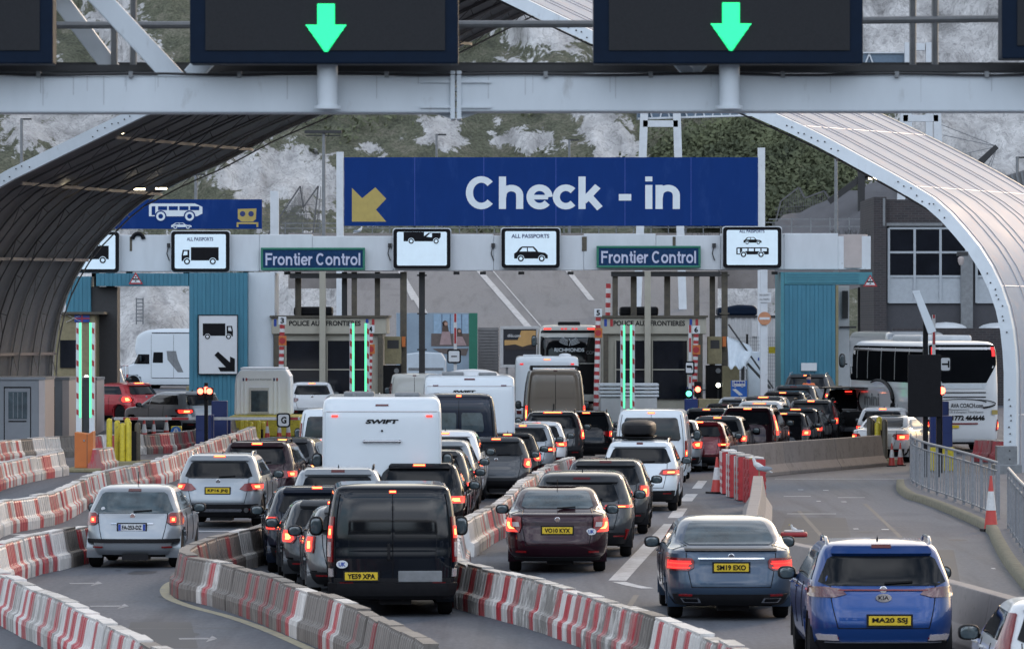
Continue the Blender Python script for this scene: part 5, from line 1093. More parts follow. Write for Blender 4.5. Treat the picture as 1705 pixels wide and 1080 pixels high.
def picto(shapes, px0, px1, pbase, Y, parent, ink, paper, name='pictogram', vflip=False, zs=1):
    """lay a pictogram between two photo columns, standing on row pbase, in the plane Y"""
    x0, x1 = X(px0, Y), X(px1, Y); w = x1 - x0; zb = Z(pbase, Y); a, b = MB(), MB()
    for i, (p, k) in enumerate(shapes):
        q = [(x0 + x * w, zb + (z if len(p) == 16 or z < .1 else .1 + (z - .1) * zs) * w) for x, z in p]; t = .003 + .0025 * i; (a if k else b).prism(q, Y - t, Y - t + .002)
    o = a.build(name, ink, parent)
    if b.v: b.build('pictogram_cutout', paper, o)
    return o
def board(name, label, cat, px, Y, d, face, frame=None, fw=0, group=None, bev=0, rr=0):
    x0, x1, y0, y1 = px; o = thing(name, label, cat, (X((x0 + x1) / 2, Y), Y, Z(y1, Y)), group)
    if rr: m = MB(); m.prism(round_rect(X(x0, Y), X(x1, Y), Z(y1, Y), Z(y0, Y), rr), Y, Y + d)
    else: m = MB(); pbox(m, x0, x1, y0, y1, Y, d)
    m.build('panel', face, o, bevel=bev)
    if frame:
        m = MB(); a, b, c, e = X(x0, Y), X(x1, Y), Z(y1, Y), Z(y0, Y); y_ = Y - .03
        for q in ((a - fw, b + fw, c - fw, c + .002), (a - fw, b + fw, e - .002, e + fw), (a - fw, a + .002, c + .002, e - .002), (b - .002, b + fw, c + .002, e - .002)): m.box(q[0], q[1], y_, Y + d + .01, q[2], q[3])
        m.build('frame', frame, o, bevel=min(.02, fw / 3))
    return o
def flat(name, m, polys, Y, parent, off=.006):
    b = MB()
    for i, p in enumerate(polys): b.prism(ppoly(p, Y), Y - off, Y - off + .004)
    return b.build(name, m, parent)
def txt(s, px, py, w, h, Y, parent, m, bold=.02, name='lettering', off=.01, **k):
    return lettering(s, m, parent, (X(px, Y), Y - off, Z(py, Y)), (1, 0, 0), (0, 0, 1), w * Y / F, h * Y / F if h else None, bold=bold, name=name, **k)

M['drip'] = mat('drip_stain', (.42, .45, .48), .6, var=.2)
# ------------------------------------------------------------------ near overhead sign gantry
YG = 40.0; YB = 41.6
gt = thing('overhead_gantry', 'pale grey steel truss gantry crossing the top of the picture', 'gantry', (X(852, YG), YG, Z(188, YG)))
m = MB(); pbox(m, -200, 752, 126, 188, YG, .35); m.build('lower_chord', M['beam_grey'], gt, bevel=.015)
m = MB(); pbox(m, 766, 1900, 122, 186, YG, .35); m.build('lower_chord', M['beam_grey'], gt, bevel=.015)
m = MB(); pbox(m, -200, 752, -260, -200, YG, .35); pbox(m, 766, 1900, -260, -200, YG, .35); m.build('upper_chord', M['beam_grey'], gt, bevel=.015)
m = MB(); pbox(m, -300, 2000, 118, 130, YG + .5, 1.2); m.build('walkway_plate', M['grey_steel'], gt)
m = MB(); pbox(m, -300, 2000, 108, 119, YG + .45, .05); pbox(m, -300, 2000, 104, 123, YB + .2, .06); m.build('walkway_edge', M['dark_steel'], gt)
m = MB()
for x0, x1 in ((732, 752.5), (765.5, 786)): pbox(m, 750, 757.5, 118, 198, YG - .03, .42) if x0 < 740 else pbox(m, 760.5, 768, 118, 198, YG - .03, .42)
for (a, b) in ((700, 752), (766, 818)):
    for y in (134, 176): pbox(m, a, b, y, y + 4, YG - .02, .03)
for y in (128, 146, 162, 180): pbox(m, 757.5, 760.5, y, y + 6, YG + .02, .2)
for (a, b, c) in ((724, 750, 1), (768, 794, -1)):
    m.prism(ppoly([(a, 188), (b, 188), (b, 197)] if c > 0 else [(a, 197), (a, 188), (b, 188)], YG), YG + .1, YG + .14)
m.build('splice_flange', M['beam_grey'], gt)
for (a_, b_, Y_, w_) in (((150, -20), (300, 140), YG + .17, .17), ((455, -20), (318, 128), YG + .17, .15), ((85, -20), (190, 120), YB + .2, .15), ((980, -60), (1150, 125), YG + .2, .1), ((1320, -60), (1150, 125), YG + .32, .1)):
    MB().bar((X(a_[0], Y_), Y_, Z(a_[1], Y_)), (X(b_[0], Y_), Y_, Z(b_[1], Y_)), w_, w_, (0, 1, 0)).build('diagonal_brace', M['beam_grey'], gt, bevel=.01)
# cable run, clamps and drip stains along the lower chord
m = MB(); m.tube([(X(px, YG), YG - .02, Z(124 + 1.5 * sin(px * .02), YG)) for px in range(-200, 1900, 60)], .012, 6); m.build('cable', M['dark_steel'], gt, smooth=True)
m = MB()
for px in (60, 214, 395, 640, 905, 1080, 1300, 1490, 1640): pbox(m, px, px + 7, 119, 129, YG - .04, .06)
m.build('cable_clamp', M['grey_steel'], gt)
m = MB(); rg = random.Random(12)
for _ in range(22):
    px = rg.uniform(20, 1690); pbox(m, px, px + rg.uniform(.6, 2), 189, 189 + 0, YG - .002, .001) if False else pbox(m, px, px + rg.uniform(.6, 1.6), 127, 127 + rg.uniform(12, 50), YG - .0015, .001)
m.build('drip_stain', M['drip'], gt)
m = MB()
for y in (40, -30): m.tube([(X(-200, YB), YB, Z(y + 3, YB)), (X(1000, YB), YB, Z(y, YB)), (X(1900, YB), YB, Z(y - 12, YB))], .032, 8)
for px in (190, 222, 1520, 1557, -60): m.tube([(X(px, YB), YB + .01, Z(118, YB)), (X(px, YB), YB + .01, Z(-60, YB))], .03, 8)
m.build('handrail', M['grey_steel'], gt, smooth=True)
m = MB()
for px in (-260, 1980): pbox(m, px - 40, px + 40, -260, 538 + HC * F / YG, YG, .5)
m.build('column', M['beam_grey'], gt)
def matrix_sign(x0, x1, y1, label, arrow=None):
    Y = YG - .35; o = thing('lane_sign', label, 'lane sign', (X((x0 + x1) / 2, Y), Y, Z(y1, Y)), 'dark lane signal boxes on the gantry')
    m = MB(); pbox(m, x0, x1, -210, y1, Y, .32); m.build('housing', M['housing'], o, bevel=.012)
    m = MB(); pbox(m, x0 + 26, x1 - 22, -190, y1 - 22, Y - .012, .01); m.build('display_face', M['display'], o)
    m = MB(); m.tube([(X((x0 + x1) / 2 + 4, Y), Y + .22, Z(y1 - 4, Y)), (X((x0 + x1) / 2 + 4, Y), Y + .22, Z(176, Y))], .085, 16); m.tube([(X((x0 + x1) / 2 + 4, Y), Y + .22, Z(174, Y)), (X((x0 + x1) / 2 + 4, Y), Y + .22, Z(180, Y))], .115, 16)
    if arrow: m.build('support_post', M['beam_grey'], o, smooth=True)
    if arrow:
        ax, ay = arrow; f = MB(); k = 2.5   # LED dots of the arrow
        y = ay
        while y < ay + 79:
            t = y - ay; half = 14 if t < 35 else max(1.5, 33 * (1 - (t - 35) / 45))
            n = int(half / k)
            for i in range(-n, n + 1):
                cx, cz = X(ax + i * k, Y), Z(y, Y); r = .0055; f.add([(cx - r, Y - .03, cz - r), (cx + r, Y - .03, cz - r), (cx + r, Y - .03, cz + r), (cx - r, Y - .03, cz + r), (cx, Y - .014, cz)], [(0, 1, 2, 3), (1, 0, 4), (2, 1, 4), (3, 2, 4), (0, 3, 4)])
            y += k
        f.build('green_arrow', M['green_led'], o)
        bk = flat('arrow_glow_plate', M['arrow_back'], [[(ax - 15, ay - 1), (ax + 15, ay - 1), (ax + 15, ay + 34), (ax + 34, ay + 34), (ax + 3, ay + 79), (ax - 3, ay + 79), (ax - 34, ay + 34), (ax - 15, ay + 34)]], Y, o, .016)
M['housing'] = mat('navy_sign_housing', (.005, .013, .03), .5, var=.2, scale=6, spec=.1)
M['display'] = mat('display_mesh', (.026, .027, .03), .6, var=.25, scale=60, spec=.15)
M['arrow_back'] = glow('arrow_back_glow', (.01, .8, .28), .75)
matrix_sign(-360, 88, 106, 'dark lane signal box cut off by the left edge')
matrix_sign(316, 763, 106, 'dark lane signal box showing the left green arrow', (543, 8))
matrix_sign(988, 1437, 106, 'dark lane signal box showing the right green arrow', (1217, 6))
matrix_sign(1668, 2110, 98, 'dark lane signal box cut off by the right edge')

# ------------------------------------------------------------------ curved canopy
YF, YK = 136.5, 147.0
front = [(-172, 800), (-168, 700), (-150, 590), (-118, 480), (-70, 390), (-20, 328), (0, 313), (60, 282), (130, 248), (251, 190), (500, 78), (757, -38), (835, 0), (985, 72), (1232, 184), (1349, 237), (1436, 284), (1503, 321), (1550, 350), (1589, 390), (1623, 433), (1651, 488), (1668, 550), (1674, 627), (1674, 700), (1674, 795)]
back = [(84, 790), (85, 700), (88, 597), (96, 542), (108, 499), (124, 464), (151, 420), (190, 378), (233, 338), (259, 324), (313, 296), (360, 276), (463, 222), (535, 191), (769, 76), (871, 25), (966, -21), (1100, 40), (1399, 178), (1560, 255), (1705, 334), (1790, 395), (1850, 480), (1885, 590), (1898, 700), (1900, 795)]
def resamp(P, k0, n):
    """n points by arc length on each side of the apex index k0"""
    out = []
    for part in (P[:k0 + 1], P[k0:]):
        q = np.array(part, float); d = np.r_[0, np.cumsum(np.hypot(*np.diff(q, axis=0).T))]; s = np.linspace(0, d[-1], n)
        out.append([(pchip(d, q[:, 0], v), pchip(d, q[:, 1], v)) for v in s])
    return out[0] + out[1][1:]
NA = 40
yf_ = lambda px: YF + (1674 - px) / 1846 * 20
yk_ = lambda px: YK + (1900 - px) / 1816 * 28      # both ends are cut on a skew
A3 = [Vector((X(a, yf_(a)), yf_(a), Z(b, yf_(a)))) for a, b in resamp(front, 11, NA)]; K3 = [Vector((X(a, yk_(a)), yk_(a), Z(b, yk_(a)))) for a, b in resamp(back, 16, NA)]
for V_ in (A3, K3): V_[0].z = 0; V_[-1].z = 0
cn = thing('curved_canopy', 'large arched metal canopy, dark lined inside at left and pale outside at right', 'canopy', (X(1674, YF), YF, 0))
def arch(t, off=0.0):
    """arch line at fraction t between front and back, pushed outward by off"""
    P = [a.lerp(b, t) for a, b in zip(A3, K3)]; out = []
    for i, p in enumerate(P):
        d = P[min(i + 1, len(P) - 1)] - P[max(i - 1, 0)]; nn = Vector((-d.z, 0, d.x)).normalized()
        if nn.z < -.01 or (i < 5 and nn.x > 0) or (i > len(P) - 6 and nn.x < 0): nn = -nn
        out.append(p + nn * off)
    return out
m = MB(); m.grid([arch(t, .34) for t in np.linspace(0, 1, 15)]); m.build('roof_skin', M['roof_skin'], cn, smooth='all')
m = MB()
for t in (.02, .14, .19, .33, .38, .52, .57, .71, .76, .9, .98): m.tube(arch(t, .35), .017, 5)
m.build('standing_seams', M['seam'] if 'seam' in M else M['grey_steel'], cn)
m = MB()
for k in range(3, 2 * NA - 3, 6): P = [arch(t, .343)[k] for t in (.0, .25, .5, .75, 1)]; m.tube(P, .012, 4)
m.build('panel_joints', M['beam_grey'], cn)
m = MB(); m.grid([arch(t, .1) for t in np.linspace(0, 1, 15)]); m.build('lining', M['lining'], cn, smooth='all')
def band(t0, t1, o0, o1):
    a = MB(); a.grid([arch(t0, o0), arch(t0, o1), arch(t1, o1), arch(t1, o0)], closed=False); a.grid([arch(t1, o0), arch(t0, o0)]); return a
fb = band(-.012, .004, -.0, .36); fb.build('front_edge_beam', M['beam_grey'], cn, fix=True)
m = MB(); P = arch(-.014, .18); rg = random.Random(3)
for k in range(2, len(P) - 1):
    for j in range(3):
        c = P[k].lerp(P[k - 1], j / 3) + Vector((rg.uniform(-.04, .04), 0, rg.uniform(-.09, .09)))
        if (k // 3) % 2: m.lathe((c.x, c.y - .02, c.z), [(0, .022), (.02, .026)], 'y', 6)
m.build('bolts', M['dark_steel'], cn)
band(1.0, 1.012, 0, .36).build('back_edge_beam', M['rib'], cn)
for t in (.1, .25, .4, .55, .7, .85, .985):
    P = arch(t, .03); Q = arch(t, -.22); a = MB(); a.tube(P, .035, 5); a.tube(Q, .028, 5)
    for k in range(0, len(P) - 1): a.bar(Q[k], P[k + 1] if k % 2 else P[k], .025, .025, (0, 1, 0))
    a.build('arch_rib', M['rib'] if t > .6 else M['rib_shaded'] if 'rib_shaded' in M else M['rib'], cn)
m = MB()
for k in (6, 11, 16, 21, 27, 33, 47, 53, 59, 65, 70): m.bar(arch(.03, -.12)[k], arch(.99, -.12)[k], .1, .07, (1, 0, 0))
m.build('purlin', M['purlin'], cn) if 'purlin' in M else m.build('purlin', M['kiosk_trim'], cn)
m = MB(); pbox(m, 1660, 1694, 742, 800, YF - .15, .5); m.box(X(1655, YF), X(1700, YF), YF - .3, YF + .6, 0, .3); m.build('column_foot', M['grey_steel'], cn, bevel=.02)
for px, py, tt in ((110, 310, .35), (232, 314, .7), (268, 313, .85), (1456, 296, .2), (203, 221, .1)):
    Y = yf_(px) + (yk_(px) - yf_(px)) * tt; o = thing('canopy_lamp', 'small lit lamp hanging under the canopy %s' % {110: 'lining, leftmost of the lit ones', 232: 'lining, middle one on the left', 268: 'lining near its inner left edge', 1456: 'edge on the right, above the brick building', 203: 'lining high on the left, faintest one'}[px], 'lamp', (X(px, Y), Y, Z(py, Y)), 'lamps under the canopy')
    a = MB(); pbox(a, px - 9, px + 9, py - 3, py - .5, Y, .3); a.build('lamp_body', M['dark_steel'], o); k = 9 if px != 203 else 3
    a = MB(); pbox(a, px - k, px + k, py - .5, py + 2.2, Y + .02, .25); a.build('light_tube', M['lamp'], o)
o = thing('security_camera', 'small camera on an arm under the canopy edge by the brick building', 'camera', (X(1600, 137), 137.3, Z(430, 137)))
a = MB(); pbox(a, 1594, 1612, 419, 426, 137, .2); a.build('arm', M['dark_steel'], o); a = MB(); a.lathe((X(1600, 137), 137, Z(441, 137)), [(0, .05), (.1, .09), (.2, .09), (.24, .04)], 'z', 14); a.build('camera_head', M['kiosk_trim'], o, smooth=True)

# ------------------------------------------------------------------ frontier control gantry
YC_ = 190.0
fg = thing('white_beam_gantry', 'long white beam carrying the Frontier Control and passport lane signs', 'gantry', (X(800, YC_), YC_, Z(450, YC_)))
def slant(x): return 391 - (x - 130) / 1320 * 3
m = MB()
for i, (x0, x1) in enumerate(((110, 285), (285, 432), (432, 520), (520, 655), (655, 822), (822, 972), (972, 1092), (1092, 1200), (1200, 1305), (1305, 1396))):
    m.box(X(x0, YC_) + .01, X(x1, YC_) - .01, YC_ + (i % 2) * .012, YC_ + 1.2, Z(452 - i * .4, YC_), Z(slant(x0) + (3 if i in (3, 5, 7) else 0), YC_))
m.build('beam_panels', M['steel_white'], fg, bevel=.02)
m = MB(); m.box(X(100, YC_), X(1450, YC_), YC_ + .05, YC_ + 1.15, Z(448, YC_), Z(393, YC_)); m.build('beam_core', M['white_paint'], fg)
m = MB(); m.lathe((X(1420, YC_), YC_ + .55, Z(446, YC_)), [(0, .62), (Z(390, YC_) - Z(446, YC_), .62)], 'z', 24); m.build('beam_end_drum', M['rusty'] if 'rusty' in M else M['kiosk_trim'], fg, smooth=True)
m = MB(); rg = random.Random(2)
for i in range(64):
    px = rg.uniform(1384, 1450); x = X(px, YC_); y = YC_ + rg.uniform(.05, 1); m.bar((x, y, Z(391, YC_)), (x + rg.uniform(-.09, .09), y, Z(391, YC_) + rg.uniform(.1, .25)), .012, .012)
for i in range(120):
    px = rg.uniform(1150, 1385); x = X(px, YC_); y = YC_ + rg.uniform(.05, .3); m.bar((x, y, Z(392, YC_)), (x + rg.uniform(-.04, .04), y, Z(392, YC_) + rg.uniform(.04, .12)), .01, .01)
m.build('bird_spikes', M['dark_steel'], fg)
m = MB()
for x0, x1 in ((969, 977), (1120, 1125), (216, 220)): pbox(m, x0, x1, 394, 418, YC_ - .012, .01)
m.build('rust_streak', M['rust'] if 'rust' in M else M['brown_steel'], fg)
m = MB()
for px in (215, 310, 410, 804, 868, 950, 1290, 478, 760): pbox(m, px - 5, px + 5, 452, 457, YC_ + .2, .3)
for px in (1190, 822, 650, 282): pbox(m, px - 4, px + 2, 405, 412, YC_ - .08, .08); m.tube([(X(px - 2, YC_), YC_ - .05, Z(412, YC_)), (X(px - 4, YC_), YC_ - .06, Z(422, YC_)), (X(px, YC_), YC_ - .05, Z(434, YC_))], .02, 6)
m.build('fittings', M['dark_steel'], fg)
# brown columns and frames under the beam, standing on the booths and on the ground
zg0 = zg(YC_)
m = MB(); COLS = ((490, 500, 528), (534, 544, 700), (568, 577, 528), (585, 594, 528), (623, 632, 528), (666, 677, 700), (697, 707, 700), (1020, 1029, 528), (1051, 1061, 528), (1072, 1082, 700), (1107, 1117, 528), (1156, 1165, 528), (1183, 1192, 660), (1202, 1212, 700), (150, 162, 700), (176, 190, 700))
for i, (a, b, base) in enumerate(COLS):
    z0 = zg0 if base > 600 else Z(base, YC_); z1 = Z(452, YC_) - .005; y = YC_ + (.2 if i % 2 else .7)
    if (a in (534, 1072)): y = YC_ - 1.3
    c = MB(); c.box(X(a, YC_), X(b, YC_), y, y + .24, z0, z1)
    if a in (697, 1202): 
        for zz in (Z(458, YC_), Z(522, YC_), Z(582, YC_)): c.box(X(a - 3, YC_), X(b + 3, YC_), y - .04, y + .28, zz - .03, zz + .03)
    c.build('column', M['booth_cream'] if a in (534, 1072) else M['dark_steel'] if a in (568, 697) else M['brown_steel'], fg)
m.box(X(482, YC_), X(668, YC_), YC_ + .1, YC_ + .9, Z(463, YC_), Z(455, YC_)); m.box(X(1018, YC_), X(1200, YC_), YC_ + .1, YC_ + .9, Z(460, YC_), Z(452, YC_)); m.build('frame_rail', M['dark_steel'], fg)
# backlit passport signs
def lane_sign(x0, x1, y0, y1, label, rot=0):
    Y = YC_ - .35; o = thing('passport_sign', label, 'sign', (X((x0 + x1) / 2, Y), Y, Z(y1, Y)), 'backlit passport lane signs')
    a = MB(); a.prism(round_rect(X(x0, Y), X(x1, Y), Z(y1, Y), Z(y0, Y), .12), Y, Y + .3); a.build('sign_case', M['black'], o)
    a = MB(); a.prism(round_rect(X(x0 + 6, Y), X(x1 - 6, Y), Z(y1 - 5, Y), Z(y0 + 5, Y), .06), Y - .01, Y + .01); f = a.build('light_face', M['sign_face'], o)
    a = MB(); a.prism(round_rect(X(x0 - 1.5, Y), X(x1 + 1.5, Y), Z(y1 + 1.5, Y), Z(y0 - 1.5, Y), .12), Y + .12, Y + .2); a.build('rim', M['white_paint'], o)
    return o, Y
o, Y = lane_sign(285, 382, 385, 452, 'backlit sign with a black lorry under ALL PASSPORTS'); picto(P_truck(), 301, 366, 441, Y - .011, o, M['black'], M['sign_face'], zs=.68); txt('ALL PASSPORTS', 333, 398, 44, 6, Y, o, M['blue_box'], off=.016)
o, Y = lane_sign(100, 198, 386, 453, 'backlit lorry sign half hidden by the canopy edge'); picto(P_truck(), 117, 183, 439, Y - .011, o, M['black'], M['sign_face'], zs=.68)
o, Y = lane_sign(655, 750, 381, 447, 'backlit sign with a stretched van pictogram at its top')
picto([([(0, .12), (0, .45), (.54, .45), (.54, .12)], 1), ([(.54, .12), (.54, .3), (.66, .42), (.98, .42), (.98, .28), (.9, .12)], 1), ([(.6, .28), (.7, .40), (.75, .40), (.75, .26)], 0)] + [(ring(c, .12, .085), 0) if k == 0 else (ring(c, .12, .07), 1) if k == 1 else (ring(c, .12, .04), 0) for c in (.2, .86) for k in (0, 1, 2)], 672, 735, 409, Y - .011, o, M['black'], M['sign_face'], zs=.75)
o, Y = lane_sign(835, 932, 380, 446, 'backlit sign with one black car under ALL PASSPORTS'); picto(P_car(), 856, 912, 436, Y - .011, o, M['black'], M['sign_face']); txt('ALL PASSPORTS', 883, 393, 63, 6.5, Y, o, M['blue_box'], off=.016)
o, Y = lane_sign(1204, 1301, 378, 446, 'backlit sign with a car above a bus'); picto(P_car(), 1238, 1268, 407, Y - .011, o, M['black'], M['sign_face'], zs=.85); picto(P_bus(), 1226, 1280, 429, Y - .011, o, M['black'], M['sign_face'], zs=.5); txt('ALL PASSPORTS', 1252, 385, 42, 5, Y, o, M['blue_box'], off=.016)
for x0, x1, y0, y1, lb in ((434, 608, 412, 450, 'Frontier Control sign with green frame on the left half of the white beam'), (993, 1167, 409, 446, 'Frontier Control sign with green frame on the right half of the white beam')):
    Y = YC_ - .25; o = board('frontier_control_sign', lb, 'sign', (x0 + 4, x1 - 4, y0 + 4, y1 - 4), Y, .15, M['fc_face'], M['green_paint'], .09, 'Frontier Control signs')
    stroke_text('Frontier Control', M['pale_letter'], o, (X((x0 + x1) / 2, Y), Y, Z((y0 + y1) / 2 + .5, Y)), 158 * Y / F, 20.5 * Y / F, .17)
# low clearance triangles
for px, py, k, lb in ((226, 464, 12, 'red-bordered clearance triangle on the left teal lintel'), (1449, 468, 12, 'red-bordered clearance triangle beside the brick building')):
    Y = YC_ - 1.75 if px < 900 else YC_ - .6; o = thing('warning_triangle', lb, 'sign', (X(px, Y), Y, Z(py + 9, Y)), 'clearance triangles')
    a = MB(); a.prism(ppoly([(px - k, py + 9), (px + k, py + 9), (px, py - 11)], Y), Y, Y + .03); a.build('border', M['red_paint'], o)
    a = MB(); a.prism(ppoly([(px - k * .7, py + 6.5), (px + k * .7, py + 6.5), (px, py - 7)], Y), Y - .008, Y + .001); f = a.build('face', M['plate_w'], o)
    a = MB(); a.prism(ppoly([(px - 2, py - 4), (px + 2, py - 4), (px, py - 1)], Y), Y - .012, Y - .007); a.prism(ppoly([(px - 2, py + 5), (px + 2, py + 5), (px, py + 2.5)], Y), Y - .012, Y - .007); a.prism(ppoly([(px - 5, py + 2), (px + 5, py + 2), (px + 5, py - .5), (px - 5, py - .5)], Y), Y - .012, Y - .007); a.build('symbol', M['black'], o)

# ------------------------------------------------------------------ Check-in board and the coach sign
YS = 203.0
o = board('check_in_board', 'long blue Check - in board with a gold arrow', 'sign', (573, 1262, 262, 376), YS, .25, M['blue_sign'])
stroke_text('Check - in', M['white_letter'], o, (X(954, YS), YS, Z(321, YS)), 356 * YS / F, 54 * YS / F)
flat('gold_arrow', M['gold'], [[(586, 369), (586, 313), (603, 330), (625, 312), (643, 331), (626, 349), (643, 369)]], YS, o)
m = MB(); 
for px in (690, 805, 925, 1040, 1150): pbox(m, px, px + 1.2, 262, 376, YS - .006, .005)
m.build('panel_joints', M['eu_blue'], o)
for a, b, t in ((560, 572, 253), (1262, 1274, 246)):
    m = MB(); m.box(X(a, YS), X(b, YS), YS + .02, YS + .32, zg(YS), Z(t, YS)); m.build('post', M['white_paint'], o, bevel=.01)
YS2 = 206.0
o = board('coach_lane_board', 'blue board with a white coach and a gold symbol at upper left', 'sign', (150, 436, 332, 381), YS2, .25, M['blue_sign'])
def P_bus2():
    s = [([(0, .1), (0, .5), (.04, .56), (.86, .56), (1, .44), (1, .2), (.9, .1)], 1), ([(.05, .14), (.05, .46), (.12, .46), (.12, .14)], 0)]
    for k in range(4): s.append(([(.17 + k * .2, .32), (.17 + k * .2, .46), (.34 + k * .2, .46), (.34 + k * .2, .32)], 0))
    for c in (.22, .76): s += [(ring(c, .1, .11), 0), (ring(c, .1, .085), 1), (ring(c, .1, .045), 0)]
    return s
picto(P_bus2(), 248, 337, 369, YS2, o, M['white_letter'], M['blue_sign'], zs=.52)
picto(P_car(), 285, 319, 381.5, YS2, o, M['white_letter'], M['blue_sign'], zs=.6)
flat('gold_symbol', M['gold'], [[(396, 348), (427, 347), (426, 365), (421, 369), (402, 369), (396, 364)], [(394, 378), (394, 370), (430, 370), (430, 378), (427, 378), (427, 373), (397, 373), (397, 378)]], YS2, o)
flat('symbol_rings', M['blue_box'], [ring(404, 356, 4.6), ring(418, 356, 4.6)], YS2, o, .012)
for a, b, t in ((450, 464, 318),):
    m = MB(); m.box(X(a, YS2), X(b, YS2), YS2, YS2 + .3, zg(YS2), Z(t, YS2)); m.build('post', M['white_paint'], o); 
# kerb between gantry and ramp: half-hidden lettering panel above the left beam
o = thing('arc_sign', 'black hooked arrow painted on a pale panel above the white beam at left', 'sign', (X(230, YC_), YC_ - .2, Z(398, YC_)))
a = MB(); P = [(X(230 + 9 * cos(t), YC_), YC_ - .02, Z(398 - 9 * sin(t), YC_)) for t in np.linspace(0, pi, 12)]; a.tube(P, .09, 6); a.build('hook', M['black'], o)

# ------------------------------------------------------------------ police booths
def booth(x0, x1, label, nums, tx, flagx):
    Y = YC_ - 1.0; o = thing('police_booth', label, 'booth', (X((x0 + x1) / 2, Y), Y, zg0)); zb = zg0
    a = MB(); a.box(X(x0, Y), X(x1, Y), Y + .1, Y + 5, zb, Z(556, Y)); a.build('shell', M['booth_cream'], o)
    a = MB(); pbox(a, x0 - 3, x1 + 6, 528, 556, Y - .1, 5.3); f = a.build('fascia', M['booth_cream'], o, bevel=.03)
    a = MB(); pbox(a, x0 - 6, x1 + 9, 525, 528.5, Y - .2, 5.5); a.build('roof', M['brown_steel'], o)
    w = (x1 - x0); xm = x0 + w * .47
    for a0, a1 in ((x0 + 22, xm - 3), (xm + 5, x1 - 26)):
        a = MB(); pbox(a, a0, a1, 567, 664, Y + .02, .08); g = a.build('window', M['booth_glass'], o)
        a = MB(); pbox(a, a0, a1, 614, 616, Y - .01, .03); pbox(a, a0 - 2, a0, 566, 665, Y - .01, .1); pbox(a, a1, a1 + 2, 566, 665, Y - .01, .1); a.build('window_frame', M['booth_cream'], g)
    a = MB(); pbox(a, x0 + 1, x0 + 9, 546, 670, Y - .05, .2); pbox(a, x1 - 8, x1, 546, 670, Y - .05, .2); a.build('edge_trim', M['maroon_trim'] if 'maroon_trim' in M else M['brown_steel'], o)
    txt('POLICE AUX FRONTIERES', tx, 538, 119, 8.5, Y - .1, o, M['plastic'], bold=.025)
    for i, fx in enumerate(flagx):
        a = MB(); pbox(a, fx, fx + 4.5, 531, 543, Y - .11, .01); a.build('flag_stripe', M['eu_blue'], o); a = MB(); pbox(a, fx + 10, fx + 14.5, 531, 543, Y - .11, .01); a.build('flag_stripe', M['red_paint'], o)
    a = MB(); a.box(X(x0 + 30, Y), X(x0 + 95, Y), Y + 2, Y + 3.4, Z(526, Y), Z(510, Y)); a.build('roof_unit', M['black'], o, bevel=.1)
    return o
booth(455, 637, 'cream police booth on the left reading POLICE AUX FRONTIERES', (3, 4), 541, (456, 609))
booth(1004, 1170, 'cream police booth on the right reading POLICE AUX FRONTIERES', (5, 6), 1081, (1006, 1148))
def lane_pole(px, ptop, num, label, hook=True, Y=YC_ - 2.2, stop=True):
    o = thing('lane_pole', label, 'post', (X(px, Y), Y, zg(Y)), 'striped lane posts by the booths'); x = X(px, Y); x2 = X(px - 4, Y) if hook else x
    zt = Z(ptop + 14, Y); a = MB(); b = MB(); n = 26; z0 = zg(Y)
    for i in range(n):
        t0, t1 = i / n, (i + 1) / n; p0 = (x2 + (x - x2) * t0, Y, z0 + (zt - z0) * t0); p1 = (x2 + (x - x2) * t1, Y, z0 + (zt - z0) * t1)
        (a if i % 2 else b).tube([p0, p1], .1, 10)
    a.build('red_bands', M['red_paint'], o); b.build('white_bands', M['cone_white'], o)
    if num:
        c = MB(); pbox(c, px - 6.5, px + 6.5, ptop, ptop + 13, Y - .12, .04); s = c.build('number_sign', M['plate_w'], o, bevel=.005); txt(num, px, ptop + 6.5, 6 if num != '1' else 2.5, 9, Y - .12, s, M['black'], bold=.03)
    if stop:
        c = MB(); pbox(c, px - 6, px + 7, ptop + 32, ptop + 48, Y - .13, .03); s = c.build('orange_plate', M['orange_box'], o); c = MB(); c.prism(ppoly(ring(px, ptop + 40, 5.5, 8), Y - .13), Y - .14, Y - .13); c.build('stop_disc', M['red_paint'], s)
lane_pole(470, 527, '3', 'red and white post topped with number 3')
lane_pole(617, 541, '4', 'red and white post with number 4 beside the centre light posts')
lane_pole(996, 514, '5', 'red and white post topped with number 5')
lane_pole(1159, 542, '6', 'red and white post topped with number 6')
lane_pole(1013, 458, None, 'thin striped pole rising behind the number 5 post', Y=YC_ + 7, stop=False)
# booth side clutter: meter cabinets and turnstile posts at the right of each booth
for (x0, x1, lb) in ((640, 668, 'brown equipment cabinets right of the left police booth'), (1178, 1202, 'brown equipment cabinets right of the right police booth')):
    Y = YC_ - .3; o = thing('equipment_cabinet', lb, 'cabinet', (X(x0, Y), Y, zg0)); a = MB(); pbox(a, x0, x1, 560, 606, Y, .5); a.build('upper_box', M['ochre'], o, bevel=.02)
    a = MB(); a.box(X(x0 - 2, Y), X(x1, Y), Y + .1, Y + .8, zg0, Z(608, Y)); a.build('lower_box', M['plastic'], o); a = MB(); pbox(a, x0 + 5, x1 - 4, 566, 580, Y - .01, .02); a.build('label', M['dark_steel'], o); 
    a = MB(); a.lathe((X((x0 + x1) / 2 + 6, Y), Y + .05, Z(617, Y)), [(0, .1), (.06, .1)], 'y', 14); a.build('dial', M['grey_steel'], o)
    a = MB(); pbox(a, x1 + 1, x1 + 7, 560, 577, Y + .1, .3); a.build('amber_box', M['orange_box'], o)
